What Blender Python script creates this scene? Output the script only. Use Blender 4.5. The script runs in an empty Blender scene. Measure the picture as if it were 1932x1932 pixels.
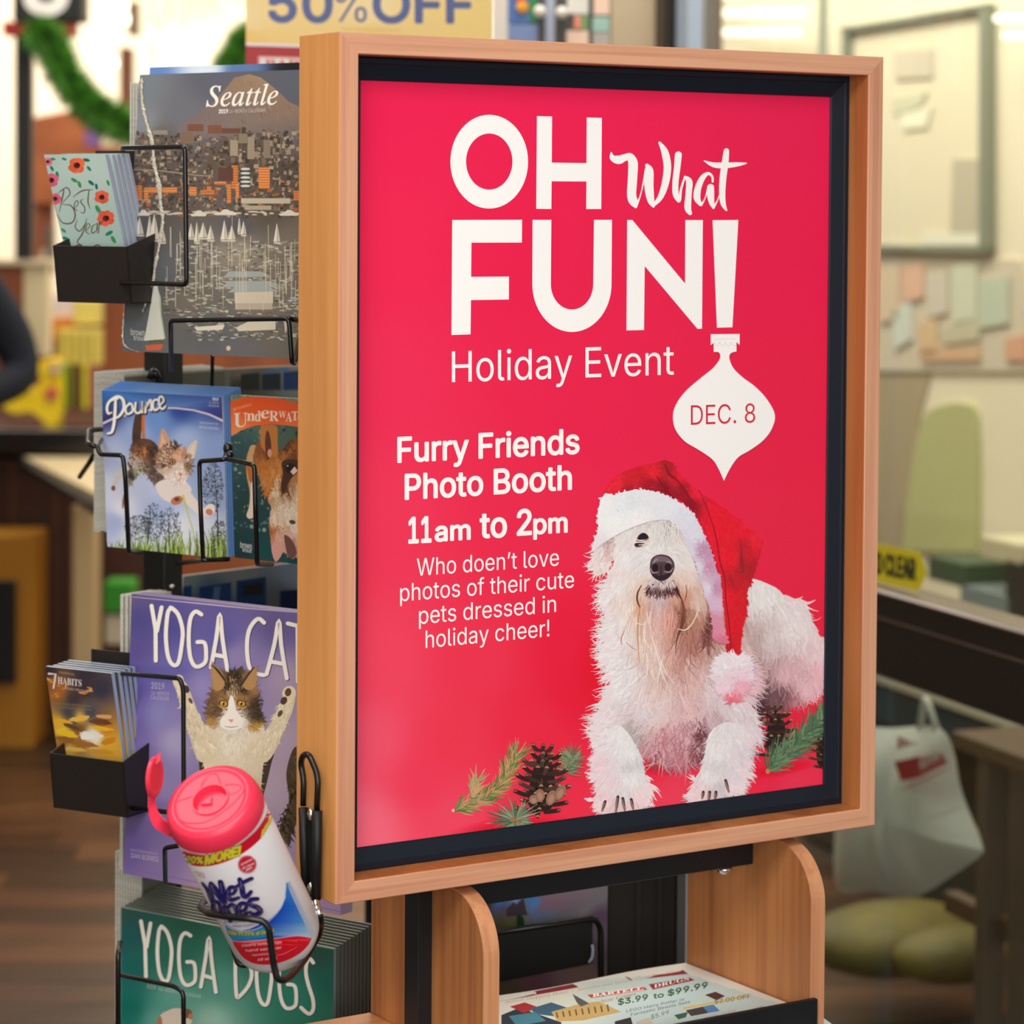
import bpy, math, os, random
import numpy as np
from mathutils import Vector, Matrix
from mathutils.geometry import tessellate_polygon, delaunay_2d_cdt

# ------------------------------------------------------------------ camera
scene = bpy.context.scene
CAM = np.array([-1.255, -2.2656, 1.5565])          # lens position, metres (floor is z = 0)
YAW, PITCH, ROLL = math.radians(-32.5774), math.radians(-2.0648), math.radians(-0.3844)
FPX, CX, CY = 5200.0, 966.0, 587.1                  # focal length and principal point in 1932 px
def _rot(yaw, pitch, roll):
    cy, sy, cp, sp, cr, sr = math.cos(yaw), math.sin(yaw), math.cos(pitch), math.sin(pitch), math.cos(roll), math.sin(roll)
    Rz = np.array([[cy, -sy, 0], [sy, cy, 0], [0, 0, 1]])
    Rx = np.array([[1, 0, 0], [0, cp, -sp], [0, sp, cp]])
    Ry = np.array([[cr, 0, sr], [0, 1, 0], [-sr, 0, cr]])
    return Rz @ Rx @ Ry
RM = _rot(YAW, PITCH, ROLL)
cd = bpy.data.cameras.new('camera')
cam = bpy.data.objects.new('camera', cd)
scene.collection.objects.link(cam)
m4 = Matrix.Identity(4)
for i in range(3):
    m4[i][0] = RM[i][0]; m4[i][1] = RM[i][2]; m4[i][2] = -RM[i][1]; m4[i][3] = CAM[i]
cam.matrix_world = m4
cd.sensor_width = 36.0
cd.lens = FPX / 1932.0 * 36.0
cd.shift_x = 0.0
cd.shift_y = -(966.0 - CY) / 1932.0
cd.clip_start = 0.05; cd.clip_end = 60
cd.dof.use_dof = True
cd.dof.focus_distance = 2.75
cd.dof.aperture_fstop = 5.4
scene.camera = cam
scene.view_settings.view_transform = 'Standard'
scene.view_settings.look = 'None'
scene.view_settings.exposure = 0.0
scene.view_settings.gamma = 1.0
scene.view_settings.use_curve_mapping = False

FW = np.array([-math.sin(YAW), math.cos(YAW), 0.0])   # horizontal viewing direction
RT = np.array([math.cos(YAW), math.sin(YAW), 0.0])
def ray(px, py):
    return RM @ np.array([(px - CX) / FPX, 1.0, -(py - CY) / FPX])
def at(px, py, D):
    """point D metres in front of the lens plane"""
    d = ray(px, py)
    return CAM + d * D / (d @ FW)
def atz(px, py, z):
    d = ray(px, py); return CAM + d * (z - CAM[2]) / d[2]
def aty(px, py, y):
    d = ray(px, py); return CAM + d * (y - CAM[1]) / d[1]
def atx(px, py, x):
    d = ray(px, py); return CAM + d * (x - CAM[0]) / d[0]

# ------------------------------------------------------------------ world and main lights
world = bpy.data.worlds.new('store_daylight')
scene.world = world
world.use_nodes = True
bg = world.node_tree.nodes['Background']
bg.inputs[0].default_value = (1.0, 0.965, 0.92, 1)
bg.inputs[1].default_value = 0.62

def area(name, loc, size, power, color=(1, .96, .9), rot=(0, 0, 0)):
    l = bpy.data.lights.new(name, 'AREA'); l.shape = 'RECTANGLE'
    l.size, l.size_y = size; l.energy = power; l.color = color
    o = bpy.data.objects.new(name, l); scene.collection.objects.link(o)
    o.location = loc; o.rotation_euler = rot
    return o
# troffer light falling on the aisle in front of the display and on the checkout behind it
area('aisle_light', (-1.5, -1.9, 3.1), (2.6, 1.4), 95)
area('aisle_light_rear', (-1.1, 0.7, 3.1), (1.2, 1.2), 26)
area('front_fill', (-2.3, -4.2, 1.9), (3.2, 2.0), 95, (1, .97, .93), (math.radians(84), 0, math.radians(-28)))  # unseen fill added behind the lens to brighten the poster
area('checkout_light', at(300, -900, 7.6)[:2].tolist() + [3.05], (3.0, 2.0), 92)
_w = CAM + FW * 11.2 - RT * 1.2
area('wall_fill', (_w[0], _w[1], 2.9), (5.0, .5), 135, (1, .95, .86), (math.radians(62), 0, YAW))  # added fill aimed at the back wall to lift its brightness
_v = CAM + FW * 5.7 + RT * .62
area('vestibule_fill', (_v[0], _v[1], 3.1), (.7, 1.6), 26, (1, .95, .84), (0, 0, math.radians(-12)))  # fill put in to brighten the space behind the glass
_u = CAM + FW * 6.3 + RT * .62
area('vestibule_wall_fill', (_u[0], _u[1], 2.75), (2.4, .25), 22, (1, .96, .90), (math.radians(52), 0, YAW + math.radians(-70)))  # extra fill turned to the vestibule wall to make it brighter
_u = CAM + FW * 4.3 + RT * .1
area('column_fill', (_u[0], _u[1], 3.1), (1.0, .8), 26)  # added fill lighting the beige uprights behind the frame

random.seed(4); rng = np.random.default_rng(7)
COL = scene.collection

# ------------------------------------------------------------------ colour and materials
def lin(c):
    c = np.asarray(c, float) / 255.0
    return np.where(c <= 0.04045, c / 12.92, ((c + 0.055) / 1.055) ** 2.4)
def rgba(c): 
    l = lin(c); return (float(l[0]), float(l[1]), float(l[2]), 1.0)
_M = {}
def mat(name, col=(128, 128, 128), rough=.5, metal=0., spec=.5, coat=0., noise=0., nscale=40., bump=0., bscale=200., emit=None, estr=1., trans=0., ior=1.45, alpha=1.):
    if name in _M: return _M[name]
    m = bpy.data.materials.new(name); m.use_nodes = True
    nt = m.node_tree; p = nt.nodes['Principled BSDF']
    p.inputs['Base Color'].default_value = rgba(col)
    p.inputs['Roughness'].default_value = rough
    p.inputs['Metallic'].default_value = metal
    p.inputs['Specular IOR Level'].default_value = spec
    p.inputs['IOR'].default_value = ior
    if coat: p.inputs['Coat Weight'].default_value = coat; p.inputs['Coat Roughness'].default_value = .08
    if trans: p.inputs['Transmission Weight'].default_value = trans
    if alpha < 1: p.inputs['Alpha'].default_value = alpha
    if emit is not None:
        p.inputs['Emission Color'].default_value = rgba(emit); p.inputs['Emission Strength'].default_value = estr
    if noise or bump:
        tc = nt.nodes.new('ShaderNodeTexCoord')
    if noise:
        n = nt.nodes.new('ShaderNodeTexNoise'); n.inputs['Scale'].default_value = nscale; n.inputs['Detail'].default_value = 4
        nt.links.new(tc.outputs['Object'], n.inputs['Vector'])
        r = nt.nodes.new('ShaderNodeValToRGB')
        a = lin(np.clip(np.array(col) * (1 - noise), 0, 255)); b = lin(np.clip(np.array(col) * (1 + noise), 0, 255))
        r.color_ramp.elements[0].position = .3; r.color_ramp.elements[1].position = .7
        r.color_ramp.elements[0].color = (*a, 1); r.color_ramp.elements[1].color = (*b, 1)
        nt.links.new(n.outputs['Fac'], r.inputs['Fac']); nt.links.new(r.outputs['Color'], p.inputs['Base Color'])
    if bump:
        n2 = nt.nodes.new('ShaderNodeTexNoise'); n2.inputs['Scale'].default_value = bscale; n2.inputs['Detail'].default_value = 3
        nt.links.new(tc.outputs['Object'], n2.inputs['Vector'])
        bm_ = nt.nodes.new('ShaderNodeBump'); bm_.inputs['Strength'].default_value = bump; bm_.inputs['Distance'].default_value = .001
        nt.links.new(n2.outputs['Fac'], bm_.inputs['Height']); nt.links.new(bm_.outputs['Normal'], p.inputs['Normal'])
    _M[name] = m
    return m
def wood(name, light, dark, axis='z', rough=.42, freq=150., warp=2.2, streak=.5):
    """laminate wood: long streaky grain along one axis"""
    if name in _M: return _M[name]
    m = bpy.data.materials.new(name); m.use_nodes = True
    nt = m.node_tree; L = nt.links; p = nt.nodes['Principled BSDF']
    tc = nt.nodes.new('ShaderNodeTexCoord')
    mp = nt.nodes.new('ShaderNodeMapping')
    s = {'x': (warp, freq, freq), 'y': (freq, warp, freq), 'z': (freq, freq, warp)}[axis]
    mp.inputs['Scale'].default_value = s
    L.new(tc.outputs['Object'], mp.inputs['Vector'])
    n1 = nt.nodes.new('ShaderNodeTexNoise'); n1.inputs['Scale'].default_value = 1.0; n1.inputs['Detail'].default_value = 5; n1.inputs['Roughness'].default_value = .62; n1.inputs['Distortion'].default_value = .35
    L.new(mp.outputs['Vector'], n1.inputs['Vector'])
    mp2 = nt.nodes.new('ShaderNodeMapping'); mp2.inputs['Scale'].default_value = tuple(v * (.22 if v > 10 else .8) for v in s)
    L.new(tc.outputs['Object'], mp2.inputs['Vector'])
    n2 = nt.nodes.new('ShaderNodeTexNoise'); n2.inputs['Scale'].default_value = 1.0; n2.inputs['Detail'].default_value = 2
    L.new(mp2.outputs['Vector'], n2.inputs['Vector'])
    mx = nt.nodes.new('ShaderNodeMix'); mx.data_type = 'FLOAT'; mx.inputs[0].default_value = streak
    L.new(n1.outputs['Fac'], mx.inputs[2]); L.new(n2.outputs['Fac'], mx.inputs[3])
    r = nt.nodes.new('ShaderNodeValToRGB'); e = r.color_ramp.elements
    e[0].position = .36; e[0].color = rgba(dark); e[1].position = .58; e[1].color = rgba(light)
    L.new(mx.outputs[0], r.inputs['Fac']); L.new(r.outputs['Color'], p.inputs['Base Color'])
    p.inputs['Roughness'].default_value = rough
    b = nt.nodes.new('ShaderNodeBump'); b.inputs['Strength'].default_value = .08; b.inputs['Distance'].default_value = .0005
    L.new(n1.outputs['Fac'], b.inputs['Height']); L.new(b.outputs['Normal'], p.inputs['Normal'])
    _M[name] = m
    return m
def vcmat(name, rough=.3, spec=.5, coat=0., bump=0., bscale=60.):
    """printed surface: flat ink colours carried by the mesh"""
    if name in _M: return _M[name]
    m = bpy.data.materials.new(name); m.use_nodes = True
    nt = m.node_tree; p = nt.nodes['Principled BSDF']
    a = nt.nodes.new('ShaderNodeVertexColor'); a.layer_name = 'ink'
    nt.links.new(a.outputs['Color'], p.inputs['Base Color'])
    p.inputs['Roughness'].default_value = rough; p.inputs['Specular IOR Level'].default_value = spec
    if coat: p.inputs['Coat Weight'].default_value = coat; p.inputs['Coat Roughness'].default_value = .12
    _M[name] = m
    return m

# ------------------------------------------------------------------ mesh helpers (all points in metres, world space)
def link(name, verts, faces, material, parent=None, smooth=False, ink=None, loc=None):
    me = bpy.data.meshes.new(name)
    V = np.asarray(verts, float)
    if parent is not None: off = np.array(parent['_o'])
    elif loc is not None: off = np.array(loc, float)
    else: off = np.array([V[:, 0].mean(), V[:, 1].mean(), V[:, 2].min()])
    me.from_pydata((V - off).tolist(), [], faces)
    if ink is not None:
        ca = me.color_attributes.new('ink', 'FLOAT_COLOR', 'POINT')
        ca.data.foreach_set('color', np.concatenate([lin(ink), np.ones((len(ink), 1))], 1).astype(np.float32).ravel())
    me.materials.append(material)
    if smooth:
        me.polygons.foreach_set('use_smooth', [True] * len(me.polygons))
    me.update()
    o = bpy.data.objects.new(name, me); COL.objects.link(o)
    if parent is not None:
        # part of a part: the parent's own origin is already its offset
        o.parent = parent
    else:
        o.location = off
    o['_o'] = [float(v) for v in off]
    return o
def thing(name, label, cat, loc, group=None):
    o = bpy.data.objects.new(name, None); COL.objects.link(o)
    o.location = tuple(map(float, loc)); o.empty_display_size = .02
    o['label'] = label; o['category'] = cat
    if group: o['group'] = group
    o['_o'] = [float(v) for v in loc]
    return o
def tag(o, label=None, cat=None, group=None, kind=None):
    if label: o['label'] = label
    if cat: o['category'] = cat
    if group: o['group'] = group
    if kind: o['kind'] = kind
    return o
class MB:
    def __init__(s): s.v = []; s.f = []
    def add(s, v, f):
        k = len(s.v); s.v += [tuple(map(float, p)) for p in v]; s.f += [tuple(i + k for i in q) for q in f]; return s
    def hexa(s, p):   # 8 corners: bottom 0-3 ccw, top 4-7
        return s.add(p, [(0, 3, 2, 1), (4, 5, 6, 7), (0, 1, 5, 4), (1, 2, 6, 5), (2, 3, 7, 6), (3, 0, 4, 7)])
    def box(s, x0, x1, y0, y1, z0, z1, b=0.):
        if b <= 0:
            return s.hexa([(x0, y0, z0), (x1, y0, z0), (x1, y1, z0), (x0, y1, z0), (x0, y0, z1), (x1, y0, z1), (x1, y1, z1), (x0, y1, z1)])
        return s.obox(np.array([x0, y0, z0]), np.array([1, 0, 0.]), np.array([0, 1., 0]), np.array([0, 0, 1.]), x1 - x0, y1 - y0, z1 - z0, b)
    def obox(s, P, U, V, W, a, b_, c, b=0.):
        """box at corner P along unit axes U V W with sizes a b c and chamfer b"""
        P, U, V, W = map(lambda q: np.asarray(q, float), (P, U, V, W))
        if b <= 0:
            q = [P, P + U * a, P + U * a + V * b_, P + V * b_]
            return s.hexa(q + [r + W * c for r in q])
        vs = []; idx = {}
        for i in (0, 1):
            for j in (0, 1):
                for k in (0, 1):
                    for ax in range(3):
                        o = [i * a, j * b_, k * c]; sg = [(1, -1)[t] for t in (i, j, k)]
                        for t in range(3):
                            if t != ax: o[t] += sg[t] * b
                        idx[i, j, k, ax] = len(vs); vs.append(P + U * o[0] + V * o[1] + W * o[2])
        g = lambda i, j, k, ax: idx[i, j, k, ax]
        fs = [(g(0,0,0,2), g(0,1,0,2), g(1,1,0,2), g(1,0,0,2)), (g(0,0,1,2), g(1,0,1,2), g(1,1,1,2), g(0,1,1,2)),
              (g(0,0,0,1), g(1,0,0,1), g(1,0,1,1), g(0,0,1,1)), (g(0,1,0,1), g(0,1,1,1), g(1,1,1,1), g(1,1,0,1)),
              (g(0,0,0,0), g(0,0,1,0), g(0,1,1,0), g(0,1,0,0)), (g(1,0,0,0), g(1,1,0,0), g(1,1,1,0), g(1,0,1,0))]
        # vertices with ax lie on the face normal to ax; edges join two faces
        for ax, (p, q) in enumerate(((1, 2), (0, 2), (0, 1))):
            for i in (0, 1):
                for j in (0, 1):
                    def key(t, a_):
                        c_ = [0, 0, 0]; c_[ax] = t; c_[p] = i; c_[q] = j; return g(*c_, a_)
                    fs.append((key(0, p), key(1, p), key(1, q), key(0, q)))
        for i in (0, 1):
            for j in (0, 1):
                for k in (0, 1): fs.append((g(i,j,k,0), g(i,j,k,1), g(i,j,k,2)))
        return s.add(vs, fs)
    def prism(s, pts, d, cap=True):
        """planar outline pts extruded by vector d"""
        n = len(pts); P = [np.asarray(p, float) for p in pts]; d = np.asarray(d, float)
        f = [(i, (i + 1) % n, n + (i + 1) % n, n + i) for i in range(n)]
        if cap: f += [tuple(range(n - 1, -1, -1)), tuple(range(n, 2 * n))]
        return s.add(P + [p + d for p in P], f)
    def tube(s, pts, r, fil=.01, n=8, k=5, closed=False, flat=1.):
        P = [np.asarray(p, float) for p in pts]
        Q = []
        if fil > 0 and len(P) > 2:
            Q.append(P[0])
            for i in range(1, len(P) - 1):
                a, b, c = P[i - 1], P[i], P[i + 1]
                la, lc = np.linalg.norm(a - b), np.linalg.norm(c - b)
                d = min(fil, la * .48, lc * .48)
                p0 = b + (a - b) / la * d; p2 = b + (c - b) / lc * d
                for t in np.linspace(0, 1, k): Q.append((1 - t) ** 2 * p0 + 2 * t * (1 - t) * b + t * t * p2)
            Q.append(P[-1])
        else: Q = P
        Q = [q for i, q in enumerate(Q) if i == 0 or np.linalg.norm(q - Q[i - 1]) > 1e-6]
        m = len(Q); vs = []; T = []
        for i in range(m):
            t = Q[min(i + 1, m - 1)] - Q[max(i - 1, 0)]; T.append(t / np.linalg.norm(t))
        ref = np.array([0, 0, 1.]) if abs(T[0][2]) < .9 else np.array([1., 0, 0])
        N = ref - T[0] * (ref @ T[0]); N /= np.linalg.norm(N)
        for i in range(m):
            N = N - T[i] * (N @ T[i]); N /= np.linalg.norm(N); B = np.cross(T[i], N)
            rr = r[min(i, len(r) - 1)] if hasattr(r, '__len__') else r
            for j in range(n):
                a = 2 * math.pi * j / n; vs.append(Q[i] + (N * math.cos(a) * flat + B * math.sin(a)) * rr)
        f = [(i * n + j, i * n + (j + 1) % n, (i + 1) * n + (j + 1) % n, (i + 1) * n + j) for i in range(m - 1) for j in range(n)]
        f += [tuple(range(n - 1, -1, -1)), tuple(range((m - 1) * n, m * n))]
        return s.add(vs, f)
    def lathe(s, P, A, prof, n=48, ref=None):
        """profile [(r, h)] turned about axis A from P"""
        P, A = np.asarray(P, float), np.asarray(A, float); A = A / np.linalg.norm(A)
        ref = np.array([1., 0, 0]) if ref is None else ref
        X = ref - A * (ref @ A); X /= np.linalg.norm(X); Y = np.cross(A, X)
        vs = []
        for r, h in prof:
            for j in range(n):
                a = 2 * math.pi * j / n; vs.append(P + A * h + (X * math.cos(a) + Y * math.sin(a)) * r)
        m = len(prof)
        f = [(i * n + j, i * n + (j + 1) % n, (i + 1) * n + (j + 1) % n, (i + 1) * n + j) for i in range(m - 1) for j in range(n)]
        if prof[0][0] > 1e-6: f.append(tuple(range(n - 1, -1, -1)))
        if prof[-1][0] > 1e-6: f.append(tuple(range((m - 1) * n, m * n)))
        return s.add(vs, f)
    def sphere(s, c, r, n=16, sc=(1, 1, 1)):
        c = np.asarray(c, float); vs = []; m = n // 2
        for i in range(m + 1):
            ph = math.pi * i / m
            for j in range(n):
                a = 2 * math.pi * j / n
                vs.append(c + np.array([math.sin(ph) * math.cos(a) * sc[0], math.sin(ph) * math.sin(a) * sc[1], math.cos(ph) * sc[2]]) * r)
        return s.add(vs, [(i * n + j, (i + 1) * n + j, (i + 1) * n + (j + 1) % n, i * n + (j + 1) % n) for i in range(m) for j in range(n)])
    def obj(s, name, material, parent=None, smooth=False, loc=None):
        return link(name, s.v, s.f, material, parent, smooth, loc=loc)
ORD = 'second third fourth fifth sixth seventh eighth ninth tenth eleventh twelfth thirteenth fourteenth fifteenth sixteenth seventeenth'.split()
def copy_thing(root, d, label=None, name=None):
    """a copy of a thing with copies of its parts and sub-parts, moved by d"""
    def cp(o, par):
        c = o.copy(); COL.objects.link(c)
        if par is not None: c.parent = par
        for ch in [x for x in KIDS.get(o.name, [])]: cp(ch, c)
        return c
    KIDS = {}
    for x in COL.objects:
        if x.parent is not None: KIDS.setdefault(x.parent.name, []).append(x)
    r = cp(root, None)
    r.location = Vector(root.location) + Vector(tuple(map(float, d)))
    r['_o'] = [float(v) for v in r.location]
    if label: r['label'] = label
    return r

# ------------------------------------------------------------------ print work: flat ink shapes laid on a real sheet
FONTDIR = bpy.utils.system_resource('DATAFILES', path='fonts') or ''
_F = {}
def font(key):
    if key not in _F:
        fn = {'sans': 'Inter.woff2', 'serif': 'NotoSansMath-Regular.woff2'}[key]
        try: _F[key] = bpy.data.fonts.load(os.path.join(FONTDIR, fn))
        except Exception: _F[key] = None
    return _F[key]
def _map(t, up, lo):
    return ''.join(chr(up + ord(c) - 65) if 'A' <= c <= 'Z' else chr(lo + ord(c) - 97) if 'a' <= c <= 'z' else c for c in t)
_G = {}
def glyphs(txt, style='sans', space=1.0):
    """(verts, triangles) of a line of type; cap height 1, x from 0 to 1"""
    key = (txt, style, space)
    if key in _G: return _G[key]
    f = font('sans' if style in ('sans', 'bf') else 'serif')
    body = txt
    if f is not None:
        if style == 'serifb': body = _map(txt, 0x1D400, 0x1D41A)
        if style == 'serifi': body = _map(txt, 0x1D434, 0x1D44E).replace(chr(0x1D455), chr(0x210E))
        if style == 'serifbi': body = _map(txt, 0x1D468, 0x1D482)
    def mesh_of(b):
        cu = bpy.data.curves.new('type', 'FONT'); cu.body = b; cu.resolution_u = 4; cu.space_character = space; cu.fill_mode = 'NONE'
        if f is not None and style != 'bf': cu.font = f
        ob = bpy.data.objects.new('type', cu); COL.objects.link(ob)
        bpy.context.view_layer.update()
        me = bpy.data.meshes.new_from_object(ob.evaluated_get(bpy.context.evaluated_depsgraph_get()))
        n = len(me.vertices); v = np.zeros(n * 3); me.vertices.foreach_get('co', v); v = v.reshape(-1, 3)[:, :2]
        e = np.zeros(len(me.edges) * 2, int); me.edges.foreach_get('vertices', e); e = e.reshape(-1, 2)
        bpy.data.objects.remove(ob); bpy.data.curves.remove(cu); bpy.data.meshes.remove(me)
        # contours, in order
        nb = {}
        for a, c in e.tolist(): nb.setdefault(a, []).append(c); nb.setdefault(c, []).append(a)
        seen = set(); loops = []
        for s0 in range(n):
            if s0 in seen or s0 not in nb: continue
            lp = [s0]; seen.add(s0); cur = s0
            nxt = s0 + 1 if (s0 + 1) in nb[s0] else nb[s0][0]
            while nxt not in seen:
                lp.append(nxt); seen.add(nxt); cur = nxt
                c_ = [k for k in nb[cur] if k not in seen]
                if not c_: break
                nxt = c_[0]
            if len(lp) > 2: loops.append(lp)
        # triangulate all contours together and keep what has winding number other than zero
        idx = {}; vs = []; ed = []
        for lp in loops:
            for k in lp: idx[k] = len(vs); vs.append(Vector((v[k][0], v[k][1])))
            ed += [(idx[lp[i]], idx[lp[(i + 1) % len(lp)]]) for i in range(len(lp))]
        ov, _, of, _, _, _ = delaunay_2d_cdt(vs, ed, [], 0, 1e-6, False)
        ov = np.array([(q.x, q.y) for q in ov]); of = np.array([list(q) for q in of])
        cen = ov[of].mean(1); W = np.zeros(len(cen))
        for lp in loops:
            P = v[lp]; A = P; B = np.roll(P, -1, 0)
            for (ax, ay), (bx, by) in zip(A, B):
                if ay == by: continue
                up = (ay <= cen[:, 1]) & (by > cen[:, 1]); dn = (ay > cen[:, 1]) & (by <= cen[:, 1])
                side = (bx - ax) * (cen[:, 1] - ay) - (cen[:, 0] - ax) * (by - ay)
                W += (up & (side > 0)).astype(int) - (dn & (side < 0)).astype(int)
        return ov, of[W != 0]
    v, t = mesh_of(body)
    cap = mesh_of('H' if style in ('sans', 'bf') else _map('H', 0x1D400, 0x1D41A))[0][:, 1].max()
    v = v.copy(); asp = (v[:, 0].max() - v[:, 0].min()) / cap
    v[:, 0] = (v[:, 0] - v[:, 0].min()) / (v[:, 0].max() - v[:, 0].min()); v[:, 1] /= cap
    _G[key] = (v, t, asp)
    return _G[key]
def shepard(pts, q, power=3.0):
    """smooth colour or angle field through control points pts [(x, y, value...)]"""
    P = np.array([[p[0], p[1]] for p in pts], float); C = np.array([np.ravel(p[2]) for p in pts], float)
    q = np.asarray(q, float); d = ((q[:, None, :] - P[None]) ** 2).sum(2) + 4.0
    w = d ** (-power / 2); w /= w.sum(1, keepdims=True)
    return w @ C
def catmull(P, k=6, closed=False):
    P = [np.asarray(p, float) for p in P]; n = len(P); out = []
    if n < 3: return P
    rg = range(n) if closed else range(n - 1)
    for i in rg:
        p0, p1, p2, p3 = (P[(i - 1) % n], P[i], P[(i + 1) % n], P[(i + 2) % n]) if closed else (P[max(i - 1, 0)], P[i], P[i + 1], P[min(i + 2, n - 1)])
        for t in np.arange(k) / k:
            out.append(.5 * ((2 * p1) + (-p0 + p2) * t + (2 * p0 - 5 * p1 + 4 * p2 - p3) * t * t + (-p0 + 3 * p1 - 3 * p2 + p3) * t ** 3))
    if not closed: out.append(P[-1])
    return out
class Art:
    """ink on the sheet that starts at corner P with unit edges U (right) and V (up); drawn in artboard units, later on top"""
    def __init__(s, P, U, V, w, h, step=5e-6, lift=3e-5, cell=.0015):
        s.P, s.U, s.V = (np.asarray(q, float) for q in (P, U, V)); s.w, s.h = w, h
        s.N = np.cross(s.U, s.V); s.N /= np.linalg.norm(s.N)
        if s.N @ (CAM - s.P) < 0: s.N = -s.N
        s.lift = lift; s.step = step; s.cell = cell; s.zs = []; s.lv = np.zeros((int(h / cell) + 2, int(w / cell) + 2), np.int32); s.v = []; s.c = []; s.f = []; s.n = 0
    def st(s, q):
        """artboard units -> position on the sheet"""
        q = np.atleast_2d(np.asarray(q, float))
        d = (RM @ np.stack([(q[:, 0] - CX) / FPX, np.ones(len(q)), -(q[:, 1] - CY) / FPX]))
        t = ((s.P - CAM) @ s.N) / (s.N @ d)
        X = CAM[:, None] + d * t - s.P[:, None]
        # U and V may be slightly non-orthogonal: solve
        A = np.array([[s.U @ s.U, s.U @ s.V], [s.U @ s.V, s.V @ s.V]])
        return (np.linalg.solve(A, np.array([s.U @ X, s.V @ X]))).T
    def level(s, a):
        """next free ink level over the cells these points cover"""
        x0, y0 = np.maximum(a.min(0) / s.cell, 0).astype(int); x1, y1 = (np.maximum(a.max(0), 0) / s.cell).astype(int) + 1
        g = s.lv[y0:y1, x0:x1]
        if g.size == 0: return 1
        k = int(g.max()) + 1; g[:] = k
        return k
    def put(s, q, faces, col, clip=True, st=None, lv=None, base=False):
        a = s.st(q) if st is None else np.asarray(st, float)
        if clip: a = np.stack([np.clip(a[:, 0], 0, s.w), np.clip(a[:, 1], 0, s.h)], 1)
        zz = 0. if base else (s.level(a) if lv is None else lv)
        X = s.P + a[:, :1] * s.U + a[:, 1:] * s.V; s.zs.append(np.broadcast_to(zz, (len(a),)))
        col = np.asarray(col, float)
        if col.ndim == 1: col = np.tile(col, (len(a), 1))
        s.v.append(X); s.c.append(col); s.f += [tuple(int(i) + s.n for i in fc) for fc in faces]; s.n += len(a)
    def poly(s, pts, col, smooth=0, holes=(), cols=None):
        pts = [tuple(p) for p in (catmull(pts, smooth, True) if smooth else pts)]
        loops = [[Vector((p[0], p[1], 0)) for p in pts]] + [[Vector((p[0], p[1], 0)) for p in h] for h in holes]
        tri = tessellate_polygon(loops)
        q = [(v.x, v.y) for l in loops for v in l]
        s.put(q, tri, col if cols is None else cols)
    def rect(s, x0, y0, x1, y1, col, dy=0.):
        s.put([(x0, y0), (x1, y0 + dy), (x1, y1 + dy), (x0, y1)], [(0, 1, 2, 3)], col)
    def blob(s, cx, cy, rx, ry, col, rot=0., n=22, jit=0.):
        a = np.linspace(0, 2 * np.pi, n, endpoint=False); k = 1 + (rng.random(n) - .5) * 2 * jit
        x, y = np.cos(a) * rx * k, np.sin(a) * ry * k; c, q = math.cos(math.radians(rot)), math.sin(math.radians(rot))
        pts = np.stack([cx + x * c - y * q, cy + x * q + y * c], 1)
        s.put(np.vstack([[(cx, cy)], pts]), [(0, i + 1, (i + 1) % n + 1) for i in range(n)], col)
    def soft(s, cx, cy, rx, ry, col, bgf, rot=0., n=24, rings=5):
        """blot that fades into the colour field bgf at its rim"""
        c, q = math.cos(math.radians(rot)), math.sin(math.radians(rot)); V = [(cx, cy)]; T = [0.]
        for r in range(1, rings + 1):
            for a in np.linspace(0, 2 * np.pi, n, endpoint=False):
                x, y = math.cos(a) * rx * r / rings, math.sin(a) * ry * r / rings
                V.append((cx + x * c - y * q, cy + x * q + y * c)); T.append(r / rings)
        V = np.array(V); T = np.array(T); k = (1 - T ** 2) ** 1.3
        base = bgf(V); C = base * (1 - k[:, None]) + np.array(col) * k[:, None]
        F = [(0, 1 + i, 1 + (i + 1) % n) for i in range(n)]
        for r in range(rings - 1):
            for i in range(n):
                a, b = 1 + r * n + i, 1 + r * n + (i + 1) % n; F.append((a, b, b + n, a + n))
        s.put(V, F, C)
    def stroke(s, pts, w, col, k=6, cap=True, col2=None):
        """brush stroke; w is a width or one width per point"""
        W = list(w) if hasattr(w, '__len__') else [w] * len(pts)
        P3 = [(p[0], p[1], W[i]) for i, p in enumerate(pts)]
        Q = np.array(catmull(P3, k)) if len(P3) > 2 else np.array(P3, float)
        P = Q[:, :2]; r = np.maximum(Q[:, 2], .15) / 2; m = len(P)
        T = np.gradient(P, axis=0); T /= np.linalg.norm(T, axis=1, keepdims=True) + 1e-9; Nn = np.stack([-T[:, 1], T[:, 0]], 1)
        V = np.vstack([P + Nn * r[:, None], P - Nn * r[:, None]])
        F = [(i, i + 1, m + i + 1, m + i) for i in range(m - 1)]
        C = None
        if col2 is not None:
            t = np.linspace(0, 1, m)[:, None]; c1 = np.array(col) * (1 - t) + np.array(col2) * t; C = np.vstack([c1, c1])
        s.put(V, F, col if C is None else C)
        if cap:
            for i in (0, m - 1):
                if r[i] > .4:
                    a = np.linspace(0, 2 * np.pi, 12, endpoint=False)
                    q = P[i] + np.stack([np.cos(a), np.sin(a)], 1) * r[i]
                    s.put(np.vstack([[P[i]], q]), [(0, j + 1, (j + 1) % 12 + 1) for j in range(12)], col if (i == 0 or col2 is None) else col2)
    def grid(s, x0, y0, x1, y1, nx, ny, cf):
        X, Y = np.meshgrid(np.linspace(x0, x1, nx + 1), np.linspace(y0, y1, ny + 1)); q = np.stack([X.ravel(), Y.ravel()], 1)
        F = [(j * (nx + 1) + i, j * (nx + 1) + i + 1, (j + 1) * (nx + 1) + i + 1, (j + 1) * (nx + 1) + i) for j in range(ny) for i in range(nx)]
        s.put(q, F, cf(q), clip=True)
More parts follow.
